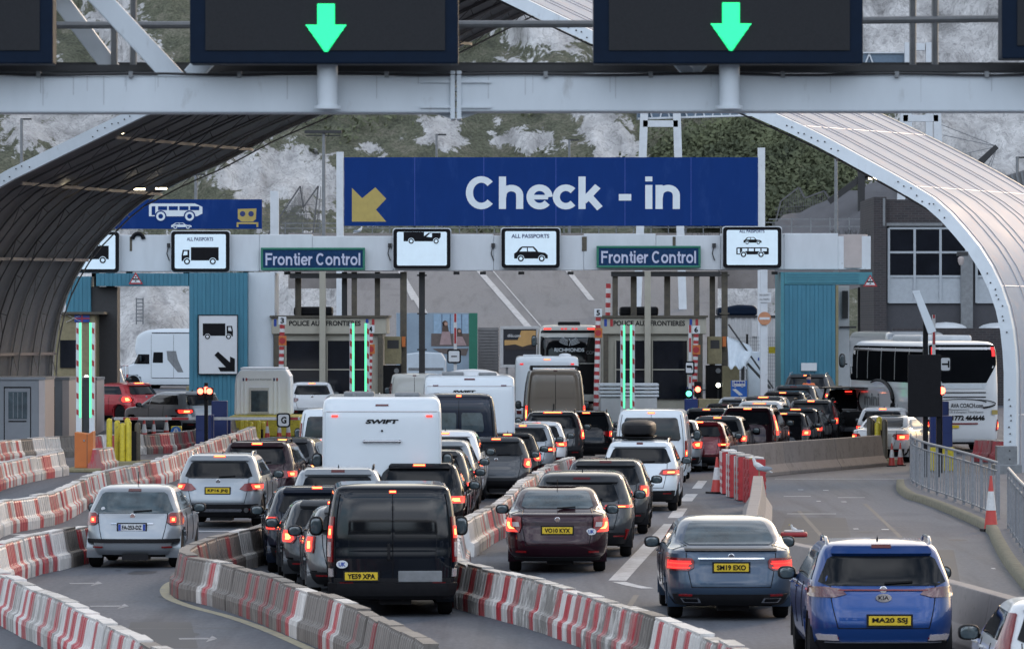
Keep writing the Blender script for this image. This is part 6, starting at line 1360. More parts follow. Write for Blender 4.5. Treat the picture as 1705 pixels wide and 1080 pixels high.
# green light posts
def light_posts(pxl, pxr, top, bot, label, Y, base_py=None, w=8):
    o = thing('light_posts', label, 'light posts', (X((pxl + pxr) / 2, Y), Y, zg(Y)), 'green lit lane posts')
    for px, sg in ((pxl, 1), (pxr, -1)):
        a = MB(); x0, x1 = X(px - w / 2, Y), X(px + w / 2, Y); zb = zg(Y) if base_py is None else Z(base_py, Y)
        a.box(x0, x1, Y, Y + .22, zb, Z(top, Y)); q = a.build('post', M['white_paint'], o, bevel=.01)
        b = MB(); n = 6
        for i in range(n):
            y = top + 8 + (bot - top - 14) * i / (n - .5); cx = px - sg * w * .22; b.prism(ppoly([(cx - w * .2, y + 9), (cx + w * .2, y + 11), (cx + w * .2, y + 2), (cx - w * .2, y)], Y), Y - .008, Y + .001)
        b.build('red_reflector', M['red_paint'], q)
        b = MB(); pbox(b, px + sg * w * .30 - 1.4, px + sg * w * .30 + 1.4, top, bot - 5, Y - .03, .05); b.build('green_light_bar', M['green_bar'], q)
light_posts(131, 153, 537, 700, 'pair of green lit posts above the orange cabinet on the left', F / 55.5, None, 9)
light_posts(586, 611, 538, 665, 'pair of green lit posts in front of the left police booth', YC_ - 7)
light_posts(1037, 1053, 541, 684, 'pair of green lit posts in front of the right police booth', YC_ - 7)
# pale ribbed barrier trailer below the right booth
Y = YC_ - 6; o = thing('ribbed_trailer', 'pale ribbed metal box below the right police booth windows', 'container', (X(1050, Y), Y, zg(Y)))
a = MB(); a.box(X(1000, Y), X(1094, Y), Y, Y + 2.2, zg(Y), Z(662, Y)); a.build('body', M['corr_white'], o)
a = MB()
for k in range(4): z = Z(638 + k * 6, Y); a.box(X(998, Y), X(1097, Y), Y - .05, Y + 2.25, z - .1, z - .01)
a.build('ribs', M['white_paint'], o, bevel=.01)
# barrier arms with little letter plates
def arm(px, y0, y1, lb, plate=None, ltr=None, Y=YC_ - 4, red=((0, .12), (.2, .42), (.8, .9)), pw=17, ph=24):
    o = thing('barrier_arm', lb, 'barrier arm', (X(px, Y), Y, zg(Y)), 'raised barrier arms')
    a = MB(); a.box(X(px - 2.6, Y), X(px + 2.6, Y), Y, Y + .1, Z(y1, Y), Z(y0, Y)); q = a.build('arm', M['cone_white'], o)
    a = MB()
    for r0, r1 in red: pbox(a, px - 1.7, px + 1.7, y0 + (y1 - y0) * r0, y0 + (y1 - y0) * r1, Y - .01, .02)
    a.build('red_tape', M['red_paint'], q)
    a = MB(); a.box(X(px - 5, Y), X(px + 5, Y), Y + .1, Y + .5, zg(Y), Z(y1 - 4, Y)); a.build('pivot_post', M['blue_box'], o)
    if plate:
        cx, cy = plate; a = MB(); a.prism(round_rect(X(cx - pw / 2, Y), X(cx + pw / 2, Y), Z(cy + ph / 2, Y), Z(cy - ph / 2, Y), .08), Y - .06, Y - .03); s = a.build('plate_border', M['black'], o)
        a = MB(); a.prism(round_rect(X(cx - pw / 2 + 2.5, Y), X(cx + pw / 2 - 2.5, Y), Z(cy + ph / 2 - 2.5, Y), Z(cy - ph / 2 + 2.5, Y), .05), Y - .07, Y - .055); a.build('plate_face', M['plate_w'], s)
        if ltr: lettering(ltr[0], M['black'], s, (X(cx, Y), Y - .075, Z(cy, Y)), ltr[1], ltr[2], ltr[3], ltr[4], bold=.03)
arm(758, 522, 640, 'raised striped arm with a dash plate in front of the seaside poster', (756, 593), ('I', (0, 0, 1), (-1, 0, 0), .04, .22), pw=23, ph=23)
arm(1149, 541, 648, 'raised striped arm with a sideways J plate left of post 6', (1148, 612), ('J', (0, 0, 1), (-1, 0, 0), .18, .22), pw=17, ph=22)
arm(1555, 524, 668, 'raised striped arm with a sideways T plate by the white coach', (1574, 606), ('T', (0, 0, -1), (1, 0, 0), .2, .22), Y=F / 57, red=((0, .04), (.16, .34), (.66, .7)), pw=20, ph=26)
# twin-light signals
def signal(px, py, lb, mtl, Y, post_py=None, hood=(9, 16)):
    o = thing('traffic_light', lb, 'traffic light', (X(px, Y), Y, zg(Y)), 'small traffic signals'); a = MB(); w, h = hood; pbox(a, px - w / 2, px + w / 2, py - h / 2, py + h / 2, Y, .25); a.build('housing', M['black'], o, bevel=.03)
    a = MB(); a.lathe((X(px, Y), Y - .05, Z(py, Y)), [(-.02, .02), (0, .1), (.05, .11)], 'y', 18); a.build('lens', M[mtl], o, smooth=True)
    a = MB(); a.tube([(X(px, Y), Y + .3, zg(Y)), (X(px, Y), Y + .3, Z(py, Y))], .05, 8); a.build('post', M['black'], o); return o
signal(1147, 655, 'small signal showing green right of the right booth', 'green_signal', YC_ - 4.6)
signal(1162, 648, 'small signal showing red next to the green one by post 6', 'red_signal', YC_ - 4.9, hood=(12, 26))
signal(1568, 650, 'small signal showing red at the dark board by the white coach', 'red_signal', F / 58)
Y = F / 50.0; o = signal(343, 649, 'twin red traffic lights on a black post by the navy cabinets', 'red_signal', Y, hood=(3, 3))
for px in (334, 349):
    a = MB(); pbox(a, px - 6, px + 6, 645, 665, Y - .1, .25); a.build('housing', M['black'], o, bevel=.02); a = MB(); a.lathe((X(px, Y), Y - .17, Z(651, Y)), [(-.02, .02), (0, .09), (.05, .1)], 'y', 18); a.build('lens', M['red_signal'], o, smooth=True)
a = MB(); a.box(X(340, Y), X(346, Y), Y, Y + .15, 0, Z(637, Y)); a.build('mast', M['black'], o)
for px, py, Y, lb in ((1196, 641, YC_ - .5, 'bright white floodlight between the booth cabinets and the bus sign'), (144, 628, F / 45, 'small white lamp between the left green posts')):
    o = thing('floodlight', lb, 'lamp', (X(px, Y), Y, zg(Y))); a = MB(); a.lathe((X(px, Y), Y, Z(py, Y)), [(0, .10), (.05, .12), (.2, .08)], 'y', 16); a.build('housing', M['dark_steel'], o, smooth=True); a = MB(); a.ell((X(px, Y), Y - .01, Z(py, Y)), (.09, .03, .09), 12, 6); a.build('lens', glow('white_lamp', (1, 1, .8), 6), o, smooth=True)
    a = MB(); a.tube([(X(px, Y), Y + .15, zg(Y)), (X(px, Y), Y + .15, Z(py, Y))], .04, 8); a.build('post', M['dark_steel'], o)
# ------------------------------------------------------------------ left side: sheds, kiosks, machines
def corrugated(mb, x0, x1, z0, z1, Y, d=.25, pitch=.32):
    n = max(2, int((x1 - x0) / pitch)); w = (x1 - x0) / n; pts = []
    for i in range(n): a = x0 + i * w; pts += [(a, Y), (a + w * .55, Y), (a + w * .6, Y - .035), (a + w * .95, Y - .035)]
    pts += [(x1, Y), (x1, Y + d), (x0, Y + d)]
    return mb.prism(pts, z0, z1, 'z')
Y = 188.6; zb = zg(Y)
o = thing('teal_shed', 'teal corrugated shed around the left lane opening', 'building', (X(360, Y), Y, zb))
a = MB(); corrugated(a, X(315, Y), X(412, Y), zb, Z(454, Y), Y, 4); a.build('wall', M['teal'], o)
a = MB(); corrugated(a, X(108, Y), X(150, Y), zb, Z(460, Y), Y + .4, 4); a.build('wall', M['teal'], o)
a = MB(); corrugated(a, X(160, Y), X(314, Y), Z(476, Y), Z(455, Y), Y + .01, 1.2); a.build('lintel', M['teal'], o)
a = MB(); a.box(X(412, Y) + .01, X(456, Y), Y + .5, Y + 4, zb, Z(453, Y)); a.build('side_wall', M['side_blue'] if 'side_blue' in M else M['beam_grey'], o)
a = MB(); a.box(X(150, Y), X(193, Y), Y + .6, Y + 2.0, zb, Z(477, Y)); a.build('opening_jamb', M['dark_steel'], o)
Y2 = Y - .12; o = board('lorry_lane_sign', 'tall white sign with a black lorry and an arrow on the teal shed', 'sign', (331, 395, 525, 622), Y2, .06, M['plate_w2'] if 'plate_w2' in M else M['plate_w'], M['black'], .03)
picto(P_truck(True), 336, 389, 565, Y2, o, M['black'], M['plate_w'], zs=.78)
flat('down_arrow', M['black'], [[(357, 591), (363, 585), (383, 603), (383, 593), (391, 597), (391, 618), (367, 618), (363, 611), (376, 611)]], Y2, o, .012)
# left passport booth in the opening
Y = 190.5; o = thing('passport_booth', 'old cream booth with a Union flag behind the left green posts', 'booth', (X(140, Y), Y, zg(Y)))
a = MB(); a.box(X(96, Y), X(170, Y), Y - 3.4, Y - .5, zg(Y), Z(522, Y)); a.build('shell', M['ochre'], o); a = MB(); pbox(a, 94, 172, 519, 523, Y - 3.6, 3.3); a.build('roof', M['brown_steel'], o)
a = MB(); pbox(a, 100, 128, 566, 612, Y - 3.45, .04); a.build('window', M['booth_glass'], o); 
fl = MB(); pbox(fl, 124, 149, 524, 536, Y - 3.46, .02); f = fl.build('flag', M['eu_blue'], o); fl = MB(); pbox(fl, 124, 149, 529, 531, Y - 3.48, .01); pbox(fl, 135.5, 137.5, 524, 536, Y - 3.485, .01); fl.build('flag_cross', M['red_paint'], f); fl = MB(); fl.bar((X(124, Y), Y - 3.47, Z(524, Y)), (X(149, Y), Y - 3.47, Z(536, Y)), .05, .01); fl.bar((X(124, Y), Y - 3.472, Z(536, Y)), (X(149, Y), Y - 3.472, Z(524, Y)), .05, .01); fl.build('flag_saltire', M['plate_w'], f)
# grey kiosks
for i, (x0, x1, x2, ytop, ybot, lb) in enumerate(((-95, 65, 76, 634, 764, 'grey kiosk at the left edge, nearest of the three'), (76, 104, 116, 634, 752, 'grey kiosk in the middle of the three with a narrow door'), (116, 150, 162, 634, 742, 'rearmost grey kiosk, half behind the green light post'))):
    Y = F / (50.5 - i * 2.2); o = thing('grey_kiosk', lb, 'kiosk', (X((x0 + x1) / 2, Y), Y, 0), 'grey kiosks')
    zt = Z(632 + i * .3, Y); a = MB(); a.box(X(x0, Y), X(x1, Y), Y, Y + 3.2, .02, zt); a.build('walls', M['kiosk_grey'], o)
    a = MB(); a.box(X(x0, Y) - .05, X(x2, Y), Y - .06, Y + 3.3, zt, zt + .09); a.build('roof', M['kiosk_grey'], o)
    a = MB(); a.box(X(x1, Y), X(x2, Y) - .02, Y - .03, Y + 3.2, .02, zt - .002); a.build('corner_post', M['kiosk_trim'], o)
    dw = {0: (8, 50), 1: (76, 90), 2: (119, 137)}[i]; a = MB(); pbox(a, dw[0], dw[1], 646, 752 - i * 9, Y - .035, .03); d = a.build('door', M['kiosk_grey'], o)
    a = MB(); m_ = 6 if i == 0 else 3
    a.box(X(dw[0], Y) - .03, X(dw[1], Y) + .03, Y - .025, Y - .02, .03, Z(645, Y) + .03); a.build('door_gap', M['black'], d); a = MB(); pbox(a, dw[0] + m_, dw[1] - m_ + 1, 652, 697, Y - .05, .02); w = a.build('door_window', M['glass_blue'], d)
    a = MB()
    for k in range(1, 4): px = dw[0] + m_ + (dw[1] - dw[0] - 2 * m_) * k / 4; pbox(a, px, px + 1, 653, 696, Y - .056, .005)
    a.build('window_bars', M['kiosk_grey'], w); a = MB(); pbox(a, dw[0] + m_, dw[1] - m_, 700, 702, Y - .05, .02); a.build('door_handle', M['black'], d)
a = MB(); Y = F / 48.0
# white control kiosk on yellow base
Y = F / 46.0; o = thing('white_kiosk', 'white kiosk with one window and small tricolour marks', 'kiosk', (X(438, Y), Y, zg(Y)))
zt = Z(628, Y); a = MB(); a.prism([(X(390, Y), Z(690, Y)), (X(485, Y), Z(690, Y)), (X(484, Y), Z(640, Y)), (X(483, Y), Z(626, Y)), (X(476, Y), Z(615, Y)), (X(401, Y), Z(615, Y)), (X(393, Y), Z(626, Y)), (X(391, Y), Z(640, Y))], Y, Y + 2.2); a.build('shell', M['kiosk_white'], o, bevel=.05)
a = MB(); pbox(a, 400, 476, 611.5, 615, Y + .05, 2.0); a.build('roof', M['kiosk_white'], o, bevel=.04)
a = MB(); pbox(a, 415, 448, 645, 688, Y - .04, .05); w = a.build('window_frame', M['cone_white'], o, bevel=.01); a = MB(); pbox(a, 418, 446, 650, 685, Y - .05, .03); a.build('window', M['glass_blue'], w)
a = MB()
for px in (394, 401, 407, 456, 463, 478): pbox(a, px, px + 1.4, 634, 690, Y - .02, .03)
a.build('wall_ribs', M['kiosk_white'], o)
for px, mm in ((404, 'blue_box'), (409, 'red_paint'), (455, 'blue_box'), (460, 'red_paint')): a = MB(); pbox(a, px, px + 2.6, 629, 634, Y - .012, .01); a.build('mark', M[mm], o)
txt('POLICE AUX FRONTIERES', 432, 631.5, 40, 2.6, Y, o, M['grey_steel'], bold=0)
Y = F / 46.5; o = thing('yellow_plinth', 'long yellow concrete plinth under the white kiosk', 'plinth', (X(440, Y), Y, zg(Y)))
a = MB(); a.box(X(383, Y), X(500, Y), Y - .6, Y + 3.2, zg(Y), Z(692, Y)); a.build('block', M['yellow'], o, bevel=.04)
a = MB(); pbox(a, 385, 405, 712, 740, Y - .64, .03); a.build('hatch_mark', M['ochre'], o)
# barrier arm lying horizontally with G plate
Y = F / 49.5; o = thing('barrier_arm', 'lowered red and white arm carrying a G plate across the left check lanes', 'barrier arm', (X(365, Y), Y, 0))
a = MB(); a.box(X(190, Y), X(500, Y), Y - .12, Y - .02, Z(699, Y), Z(694, Y)); q = a.build('arm', M['cone_white'], o, bevel=.015)
a = MB()
for x0, x1 in ((286, 314), (476, 496), (205, 230)): pbox(a, x0, x1, 694.4, 698.6, Y - .13, .01)
a.build('red_tape', M['red_paint'], q)
a = MB(); a.prism(round_rect(X(461, Y), X(484, Y), Z(711, Y), Z(687, Y), .1), Y - .2, Y - .16); s = a.build('plate_border', M['black'], o); a = MB(); a.prism(round_rect(X(463.5, Y), X(481.5, Y), Z(708.5, Y), Z(689.5, Y), .07), Y - .21, Y - .19); a.build('plate_face', M['plate_w'], s)
txt('G', 472.5, 699, 9, 11.5, Y - .2, s, M['black'], bold=.04, off=.02)
a = MB(); a.box(X(349, Y), X(356, Y), Y - .2, Y + .2, 0, Z(690, Y)); a.build('pivot', M['blue_box'], o)
# navy cabinets
for x0, x1, y0, y1, lb, s in ((352, 378, 667, 738, 'tall navy cabinet right of the twin red lights', 49.0), (326, 352, 691, 740, 'shorter navy cabinet below the twin red lights', 49.6), (379, 384, 695, 736, 'thin navy post cabinet beside the tall navy one', 48.6),
                              (1556, 1586, 692, 745, 'navy cabinet on a yellow base near the white coach, lower one', 57), (1567, 1580, 668, 692, 'small navy box above the navy cabinet near the white coach', 56.5), (1140, 1162, 664, 676, 'low navy box beneath the small signals at the right booth', 43.5)):
    Y = F / s; o = thing('navy_cabinet', lb, 'cabinet', (X((x0 + x1) / 2, Y), Y, zg(Y)), 'navy lane cabinets'); a = MB(); zbot = 0 if y1 > 700 else (Z(y1, Y)); a.box(X(x0, Y), X(x1, Y), Y, Y + .5, max(zbot, 0) if y1 > 700 else zg(Y), Z(y0, Y)); a.build('case', M['blue_box'], o, bevel=.015)
    a = MB(); a.box(X(x0, Y) + .04, X(x1, Y) - .04, Y - .012, Y + .0, Z(y0, Y) - .5 if Z(y0, Y) > .8 else .1, Z(y0, Y) - .08); a.build('door', M['blue_box'], o, bevel=.004); 
    if x1 - x0 > 15: txt('PAY', (x0 + x1) / 2, y0 + 6, 7, 2.5, Y - .012, o, M['cone_white'], bold=0) if False else None
Y = F / 57; o = thing('machine_plinth', 'yellow machine plinth under the navy cabinet by the railing', 'plinth', (X(1570, Y), Y, 0)); a = MB(); a.box(X(1548, Y), X(1588, Y), Y - .3, Y + 1.6, 0, Z(744, Y)); a.build('block', M['yellow'], o, bevel=.03)
# orange cabinet
Y = F / 57.6; o = thing('orange_cabinet', 'orange steel cabinet at the foot of the left green posts', 'cabinet', (X(139, Y), Y, 0))
a = MB(); a.prism([(X(124, Y), .12), (X(155, Y), .12), (X(155, Y), Z(717, Y)), (X(147, Y), Z(722, Y)), (X(124, Y), Z(719, Y))], Y, Y + .8); a.build('case', M['orange_box'], o, bevel=.02); a = MB(); a.box(X(144.6, Y), X(145.4, Y), Y - .006, Y, .14, Z(722, Y)); a.build('door_gap', M['brown_steel'], o); a = MB(); a.lathe((X(140, Y), Y - .02, Z(733, Y)), [(0, .03), (.02, .035)], 'y', 12); a.build('lock', M['chrome'], o)
a = MB(); a.box(X(118, Y) - .1, X(170, Y), Y - .3, Y + 1.3, 0, .12); a.build('plinth', M['ochre'], o, bevel=.03)
# blue arrow bollard, white block
Y = F / 49; o = thing('keep_side_bollard', 'yellow bollard with a round blue two-way arrow sign', 'bollard', (X(293, Y), Y, 0)); a = MB(); a.box(X(284.5, Y), X(302, Y), Y, Y + .3, 0, Z(709, Y)); a.build('body', M['yellow'], o, bevel=.03)
a = MB(); a.prism(ppoly(ring(293, 718, 8.6, 28), Y), Y - .02, Y + .001); s = a.build('blue_disc', mat('disc_blue', (.02, .16, .5), .4), o); flat('arrows', M['cone_white'], [[(291, 713), (293, 712), (292, 718), (289, 723), (291, 724), (286, 725), (286, 719), (287.5, 721)], [(295, 713), (293.4, 712), (294, 718), (297, 723), (295, 724), (300, 725), (300, 719), (298.5, 721)]], Y, s, .028)
o = thing('white_block', 'off-white wedge shaped concrete block beside the blue arrow bollard', 'block', (X(320, Y), Y, 0)); a = MB(); a.prism([(X(307, Y), 0), (X(333, Y), 0), (X(332, Y), Z(716, Y)), (X(319, Y), Z(716, Y))], Y + .3, Y + 1.3); a.build('block', mat('old_white_paint', (.5, .46, .38), .7), o, bevel=.03)
o = thing('yellow_block', 'dull yellow low block behind the silver SUV by the twin lights', 'block', (X(332, F / 38), F / 38, zg(F / 38))); a = MB(); Y = F / 38; a.box(X(310, Y), X(372, Y), Y, Y + 1, zg(Y), Z(643, Y)); a.build('block', M['ochre'], o, bevel=.03)
# ------------------------------------------------------------------ behind the booths: posters, containers, signs
Y = 214.0
o = board('seaside_poster', 'poster of two people at a table with a green right edge', 'poster', (660, 795, 521, 650), Y, .12, mat('poster_blue', (.28, .36, .44), .4, scale=1, var=.2))
ps = lambda n, m, P: flat(n, m, P, Y, o, .02)
ps('green_edge', M['green_paint'], [[(781, 521), (795, 521), (795, 622), (781, 622)]]); ps('window_light', mat('poster_sky', (.32, .46, .6), .4), [[(722, 523), (780, 523), (780, 555), (722, 555)]])
flat('window_bars', mat('poster_bar', (.12, .17, .25), .4), [[(735, 523), (736.5, 523), (736.5, 555), (735, 555)], [(749, 523), (750.5, 523), (750.5, 555), (749, 555)], [(768, 523), (769.5, 523), (769.5, 555), (768, 555)]], Y, o, .028)
ps('table', mat('poster_table', (.14, .11, .1), .4), [[(718, 555), (781, 555), (781, 576), (718, 576)], [(720, 580), (780, 580), (776, 592), (735, 588)]])
flat('sitter', mat('poster_hair', (.1, .06, .045), .4), [ring(741, 538, 4.6), [(737, 538), (745, 538), (748, 556), (736, 556)], ring(764, 550, 4), [(760, 550), (768, 550), (771, 563), (758, 563)]], Y, o, .034)
flat('sitter_clothes', mat('poster_pink', (.4, .28, .28), .4), [[(736, 552), (749, 552), (752, 574), (732, 574)], [(757, 560), (770, 560), (777, 575), (758, 575)]], Y, o, .04); flat('face', M['skin'], [ring(742.5, 539, 3), ring(765, 551, 2.6)], Y, o, .046)
Y = 216; o = thing('ribbed_container', 'grey ribbed container behind the seaside poster', 'container', (X(812, Y), Y, zg(Y))); a = MB(); a.box(X(796, Y), X(830, Y), Y, Y + 6, zg(Y), Z(545, Y)); a.build('body', M['trailer_grey'], o)
a = MB()
for k in range(16): z = Z(548 + k * 5, Y); a.box(X(795, Y), X(831, Y), Y - .04, Y, z - .05, z)
a.build('ribs', M['corr_white'] if False else M['trailer_grey'], o)
Y = 212; o = board('sunset_billboard', 'framed billboard with an orange sunset lettered dfds.com', 'billboard', (838, 893, 548, 607), Y, .2, mat('billboard_dark', (.02, .022, .03), .35), M['corr_white'], .13)
flat('sunset', mat('billboard_orange', (.42, .24, .09), .4, col2=(.6, .36, .12), scale=.8), [[(840, 566), (862, 566), (868, 550), (892, 550), (892, 578), (884, 574), (872, 578), (858, 575), (840, 577)]], Y, o, .02); flat('headland', mat('billboard_land', (.03, .02, .02), .4), [[(840, 575), (858, 573), (870, 577), (884, 573), (892, 577), (892, 582), (840, 582)]], Y, o, .026); txt('dfds.com', 856, 558.5, 22, 5, Y - .02, o, M['cone_white'])
m = MB(); m.box(X(842, Y), X(846, Y), Y + .1, Y + .3, zg(Y), Z(607, Y)); m.box(X(884, Y), X(888, Y), Y + .1, Y + .3, zg(Y), Z(607, Y)); m.build('legs', M['grey_steel'], o)
# white lorry side left of the poster
Y = 209; o = thing('curtain_lorry', 'pale blue-white lorry side behind the left booth cabinets', 'lorry', (X(700, Y), Y, zg(Y))); a = MB(); a.prism([(X(668, Y), zg(Y) + .9), (X(742, Y), zg(Y) + .9), (X(742, Y), Z(600, Y)), (X(735, Y), Z(588, Y)), (X(700, Y), Z(586, Y)), (X(668, Y), Z(590, Y))], Y, Y + 2.4); a.build('body', M['tarp'], o, bevel=.05)
a = MB(); pbox(a, 680, 738, 612, 616, Y - .03, .03); a.build('side_rail', M['grey_steel'], o)
for px in (682, 728): a = MB(); a.lathe((X(px, Y), Y - .02, zg(Y) + .5), [(0, .3), (0, .5), (.3, .5), (.3, .3)], 'y', 20); a.build('wheel', M['rubber'], o, smooth=True)
# right: white ribbed building, no entry sign, fence, tarpaulin, cabinet
Y = 222; o = thing('ribbed_building', 'white ribbed site building behind the no entry sign', 'building', (X(1256, Y), Y, 1.2)); a = MB(); corrugated(a, X(1190, Y), X(1300, Y), 1.2, Z(528, Y), Y, 3, .25); a.build('wall', M['corr_white'], o); a = MB(); a.box(X(1188, Y), X(1302, Y), Y - .1, Y + 3.1, Z(528, Y), Z(525, Y)); a.build('roof', M['dark_steel'], o); a = MB(); pbox(a, 1252, 1261, 534, 560, Y - .08, .05); a.build('vent_panel', M['cone_white'], o)
o = thing('covered_stack', 'dark sheeted load on the roof of the ribbed building', 'load', (X(1225, Y), Y + 1, Z(525, Y))); a = MB(); a.prism(ppoly([(1196, 525), (1262, 525), (1262, 513), (1256, 508), (1230, 507), (1210, 511), (1196, 512)], Y), Y + .6, Y + 2.6); a.build('sheet', M['blue_dark'] if 'blue_dark' in M else M['housing'], o, bevel=.1)
Y = 186; o = thing('no_entry_post', 'pale post with a faded orange no entry disc and a white notice', 'sign', (X(1272, Y), Y, zg(Y))); a = MB(); a.box(X(1266, Y), X(1278, Y), Y, Y + .28, zg(Y), Z(449, Y)); a.build('post', M['white_paint'], o, bevel=.01)
a = MB(); a.prism(ppoly(ring(1273, 530, 11, 28), Y), Y - .06, Y - .02); a.prism(ppoly([(1271, 536), (1275, 536), (1275, 527), (1271, 527)], Y), Y - .02, Y); a.build('disc', mat('faded_orange', (.55, .25, .13), .5), o); a = MB(); pbox(a, 1264.5, 1281.5, 528, 532, Y - .068, .01); a.build('bar', M['plate_w'], o); a = MB(); pbox(a, 1262, 1284, 487, 503, Y - .04, .03); n_ = a.build('notice', M['plate_w'], o); 
for i, t_ in enumerate(('NO ENTRY', 'ALL TRAFFIC')): txt(t_, 1273, 491 + i * 7, 16, 3, Y - .04, n_, M['grey_steel'], bold=0)
Y = 196; o = thing('mesh_fence', 'dark wire mesh fence between the tarpaulin and the teal building', 'fence', (X(1270, Y), Y, zg(Y)))
a = MB()
for px in (1205, 1244, 1297): a.tube([(X(px, Y), Y, zg(Y)), (X(px, Y), Y, Z(556, Y))], .05, 8)
a.build('posts', M['dark_steel'], o); a = MB()
for i in range(28): px = 1205 + i * 3.4; a.bar((X(px, Y), Y, zg(Y)), (X(px, Y), Y, Z(560, Y)), .012)
for i in range(18): z = Z(562 + i * 6, Y); a.bar((X(1205, Y), Y + .01, z), (X(1299, Y), Y + .01, z), .012)
a.build('mesh', M['grey_steel'], o); a = MB(); pbox(a, 1280, 1294, 577, 588, Y - .03, .02); a.build('yellow_notice', M['yellow'], o)
Y = 187; o = thing('tarpaulin_awning', 'torn white tarpaulin awning sagging from dark poles', 'awning', (X(1232, Y), Y, zg(Y)))
rows = []
for i in range(13):
    u = i / 12; row = []
    for j in range(11):
        v = j / 10; px = 1211 + (1248 - 1211 + 5 * sin(v * 6)) * u - 4 * v * u; py = 560 + u * 14 + v * (50 + 4 * sin(u * 14)) - 12 * u * v; row.append((X(px, Y), Y - 1.5 * v + .1 * sin(u * 9 + v * 4), Z(py, Y)))
    rows.append(row)
a = MB(); a.grid(rows); s = a.build('sheet', M['tarp'], o, smooth='all'); sm = s.modifiers.new('thick', 'SOLIDIFY'); sm.thickness = .02
a = MB(); a.tube([(X(1213, Y), Y, Z(540, Y)), (X(1285, Y), Y - 1, Z(645, Y))], .035, 6); a.tube([(X(1244, Y), Y - .5, Z(605, Y)), (X(1280, Y), Y - 1, Z(645, Y))], .05, 6); a.tube([(X(1236, Y), Y - .4, zg(Y)), (X(1236, Y), Y - .4, Z(600, Y))], .07, 8); a.build('poles', M['dark_steel'], o, smooth=True)
a = MB(); a.box(X(1205, Y), X(1232, Y), Y + .5, Y + 1.5, zg(Y), Z(610, Y)); a.build('counter', M['ochre'], o)
Y = 188.5; o = thing('pale_cabinet', 'pale blue-grey rounded cabinet with a tricolour mark', 'cabinet', (X(1262, Y), Y, zg(Y))); a = MB(); a.prism([(X(1245, Y), zg(Y)), (X(1277, Y), zg(Y)), (X(1277, Y), Z(592, Y)), (X(1273, Y), Z(585, Y)), (X(1250, Y), Z(585, Y)), (X(1245, Y), Z(592, Y))], Y, Y + 1); a.build('case', M['tarp'], o, bevel=.04); a = MB(); pbox(a, 1262, 1264, 595, 600, Y - .02, .02); a.build('mark', M['eu_blue'], o)
Y = 176; o = thing('bus_lane_sign', 'small blue sign with a white bus and diagonal arrow by the far queue', 'sign', (X(1230, Y), Y, zg(Y))); a = MB(); pbox(a, 1217, 1244, 633, 660, Y, .05); a.build('panel', mat('bright_blue_sign', (.02, .12, .45), .4, scale=3), o); picto(P_bus(), 1219, 1241, 645, Y, o, M['cone_white'], M['eu_blue']); flat('arrow', M['cone_white'], [[(1219, 648), (1225, 647), (1237, 657), (1231, 658)]], Y, o); a = MB(); a.box(X(1228, Y), X(1232, Y), Y + .05, Y + .12, zg(Y), Z(650, Y)); a.build('post', M['dark_steel'], o)
Y = 184; o = thing('low_yellow_wall', 'low yellow kerb block right of the small signals', 'block', (X(1180, Y), Y, zg(Y))); a = MB(); a.box(X(1163, Y), X(1200, Y), Y, Y + 1, zg(Y), Z(664, Y)); a.build('block', M['ochre'], o, bevel=.02)
# teal building at right
Y = 189.5; o = thing('teal_building', 'teal corrugated building end at the right lane', 'building', (X(1360, Y), Y, zg(Y)))
a = MB(); corrugated(a, X(1306, Y), X(1391, Y), zg(Y), Z(474, Y), Y, 4); a.build('wall', M['teal'], o); a = MB(); a.box(X(1300, Y), X(1306, Y) - .01, Y - .05, Y + 4, zg(Y), Z(453, Y)); a.build('corner_trim', M['teal_pale'], o)
a = MB(); a.box(X(1306, Y), X(1452, Y), Y - .03, Y + 3, Z(473, Y), Z(453, Y)); 
a.build('fascia', M['teal_pale'], o); a = MB()
for k in range(4): pbox(a, 1310, 1430, 456 + k * 4.5, 457 + k * 4.5, Y - .05, .02)
a.build('louvre', M['teal'], o); a = MB(); a.box(X(1391, Y) + .01, X(1396, Y), Y, Y + .4, zg(Y), Z(475, Y)); a.build('door_post', M['ochre'], o)
a = MB(); a.box(X(1396, Y), X(1426, Y), Y + 4, Y + 4.2, zg(Y), Z(474, Y)); a.build('back_wall', M['corr_white'], o); a = MB(); pbox(a, 1402, 1412, 484, 530, Y + 3.9, .05); pbox(a, 1398, 1426, 543, 546, Y + 3.9, .05); a.build('door_frame', M['dark_steel'], o)
a = MB(); pbox(a, 1334, 1360, 604, 617, Y - .1, .04); n_ = a.build('notice', M['plate_w'], o)
for i in range(3): txt(('STOP ENGINE', 'AND WAIT', 'IN VEHICLE')[i], 1347, 607 + i * 4, 20, 2, Y - .1, n_, M['red_paint'], bold=0) if i < 0 else None
# brick building
Y = 204; o = thing('brick_building', 'dark brick office with white framed windows at right', 'building', (X(1560, Y), Y, 1))
M['brick'] = mat('dark_brick', (.09, .07, .068), .85, var=.3, scale=4)
bt = M['brick'].node_tree; bn = bt.nodes.new('ShaderNodeTexBrick'); bn.inputs['Color1'].default_value = (.045, .036, .038, 1); bn.inputs['Color2'].default_value = (.03, .027, .03, 1); bn.inputs['Mortar'].default_value = (.06, .058, .06, 1); bn.inputs['Scale'].default_value = 1; bn.inputs['Brick Width'].default_value = .3; bn.inputs['Row Height'].default_value = .1; bn.inputs['Mortar Size'].default_value = .012
c_ = bt.nodes.new('ShaderNodeTexCoord'); mp_ = bt.nodes.new('ShaderNodeMapping'); mp_.inputs['Rotation'].default_value = (RAD(90), 0, 0); bt.links.new(c_.outputs['Object'], mp_.inputs[0]); bt.links.new(mp_.outputs[0], bn.inputs['Vector']); bt.links.new(bn.outputs[0], bt.nodes['Principled BSDF'].inputs['Base Color'])
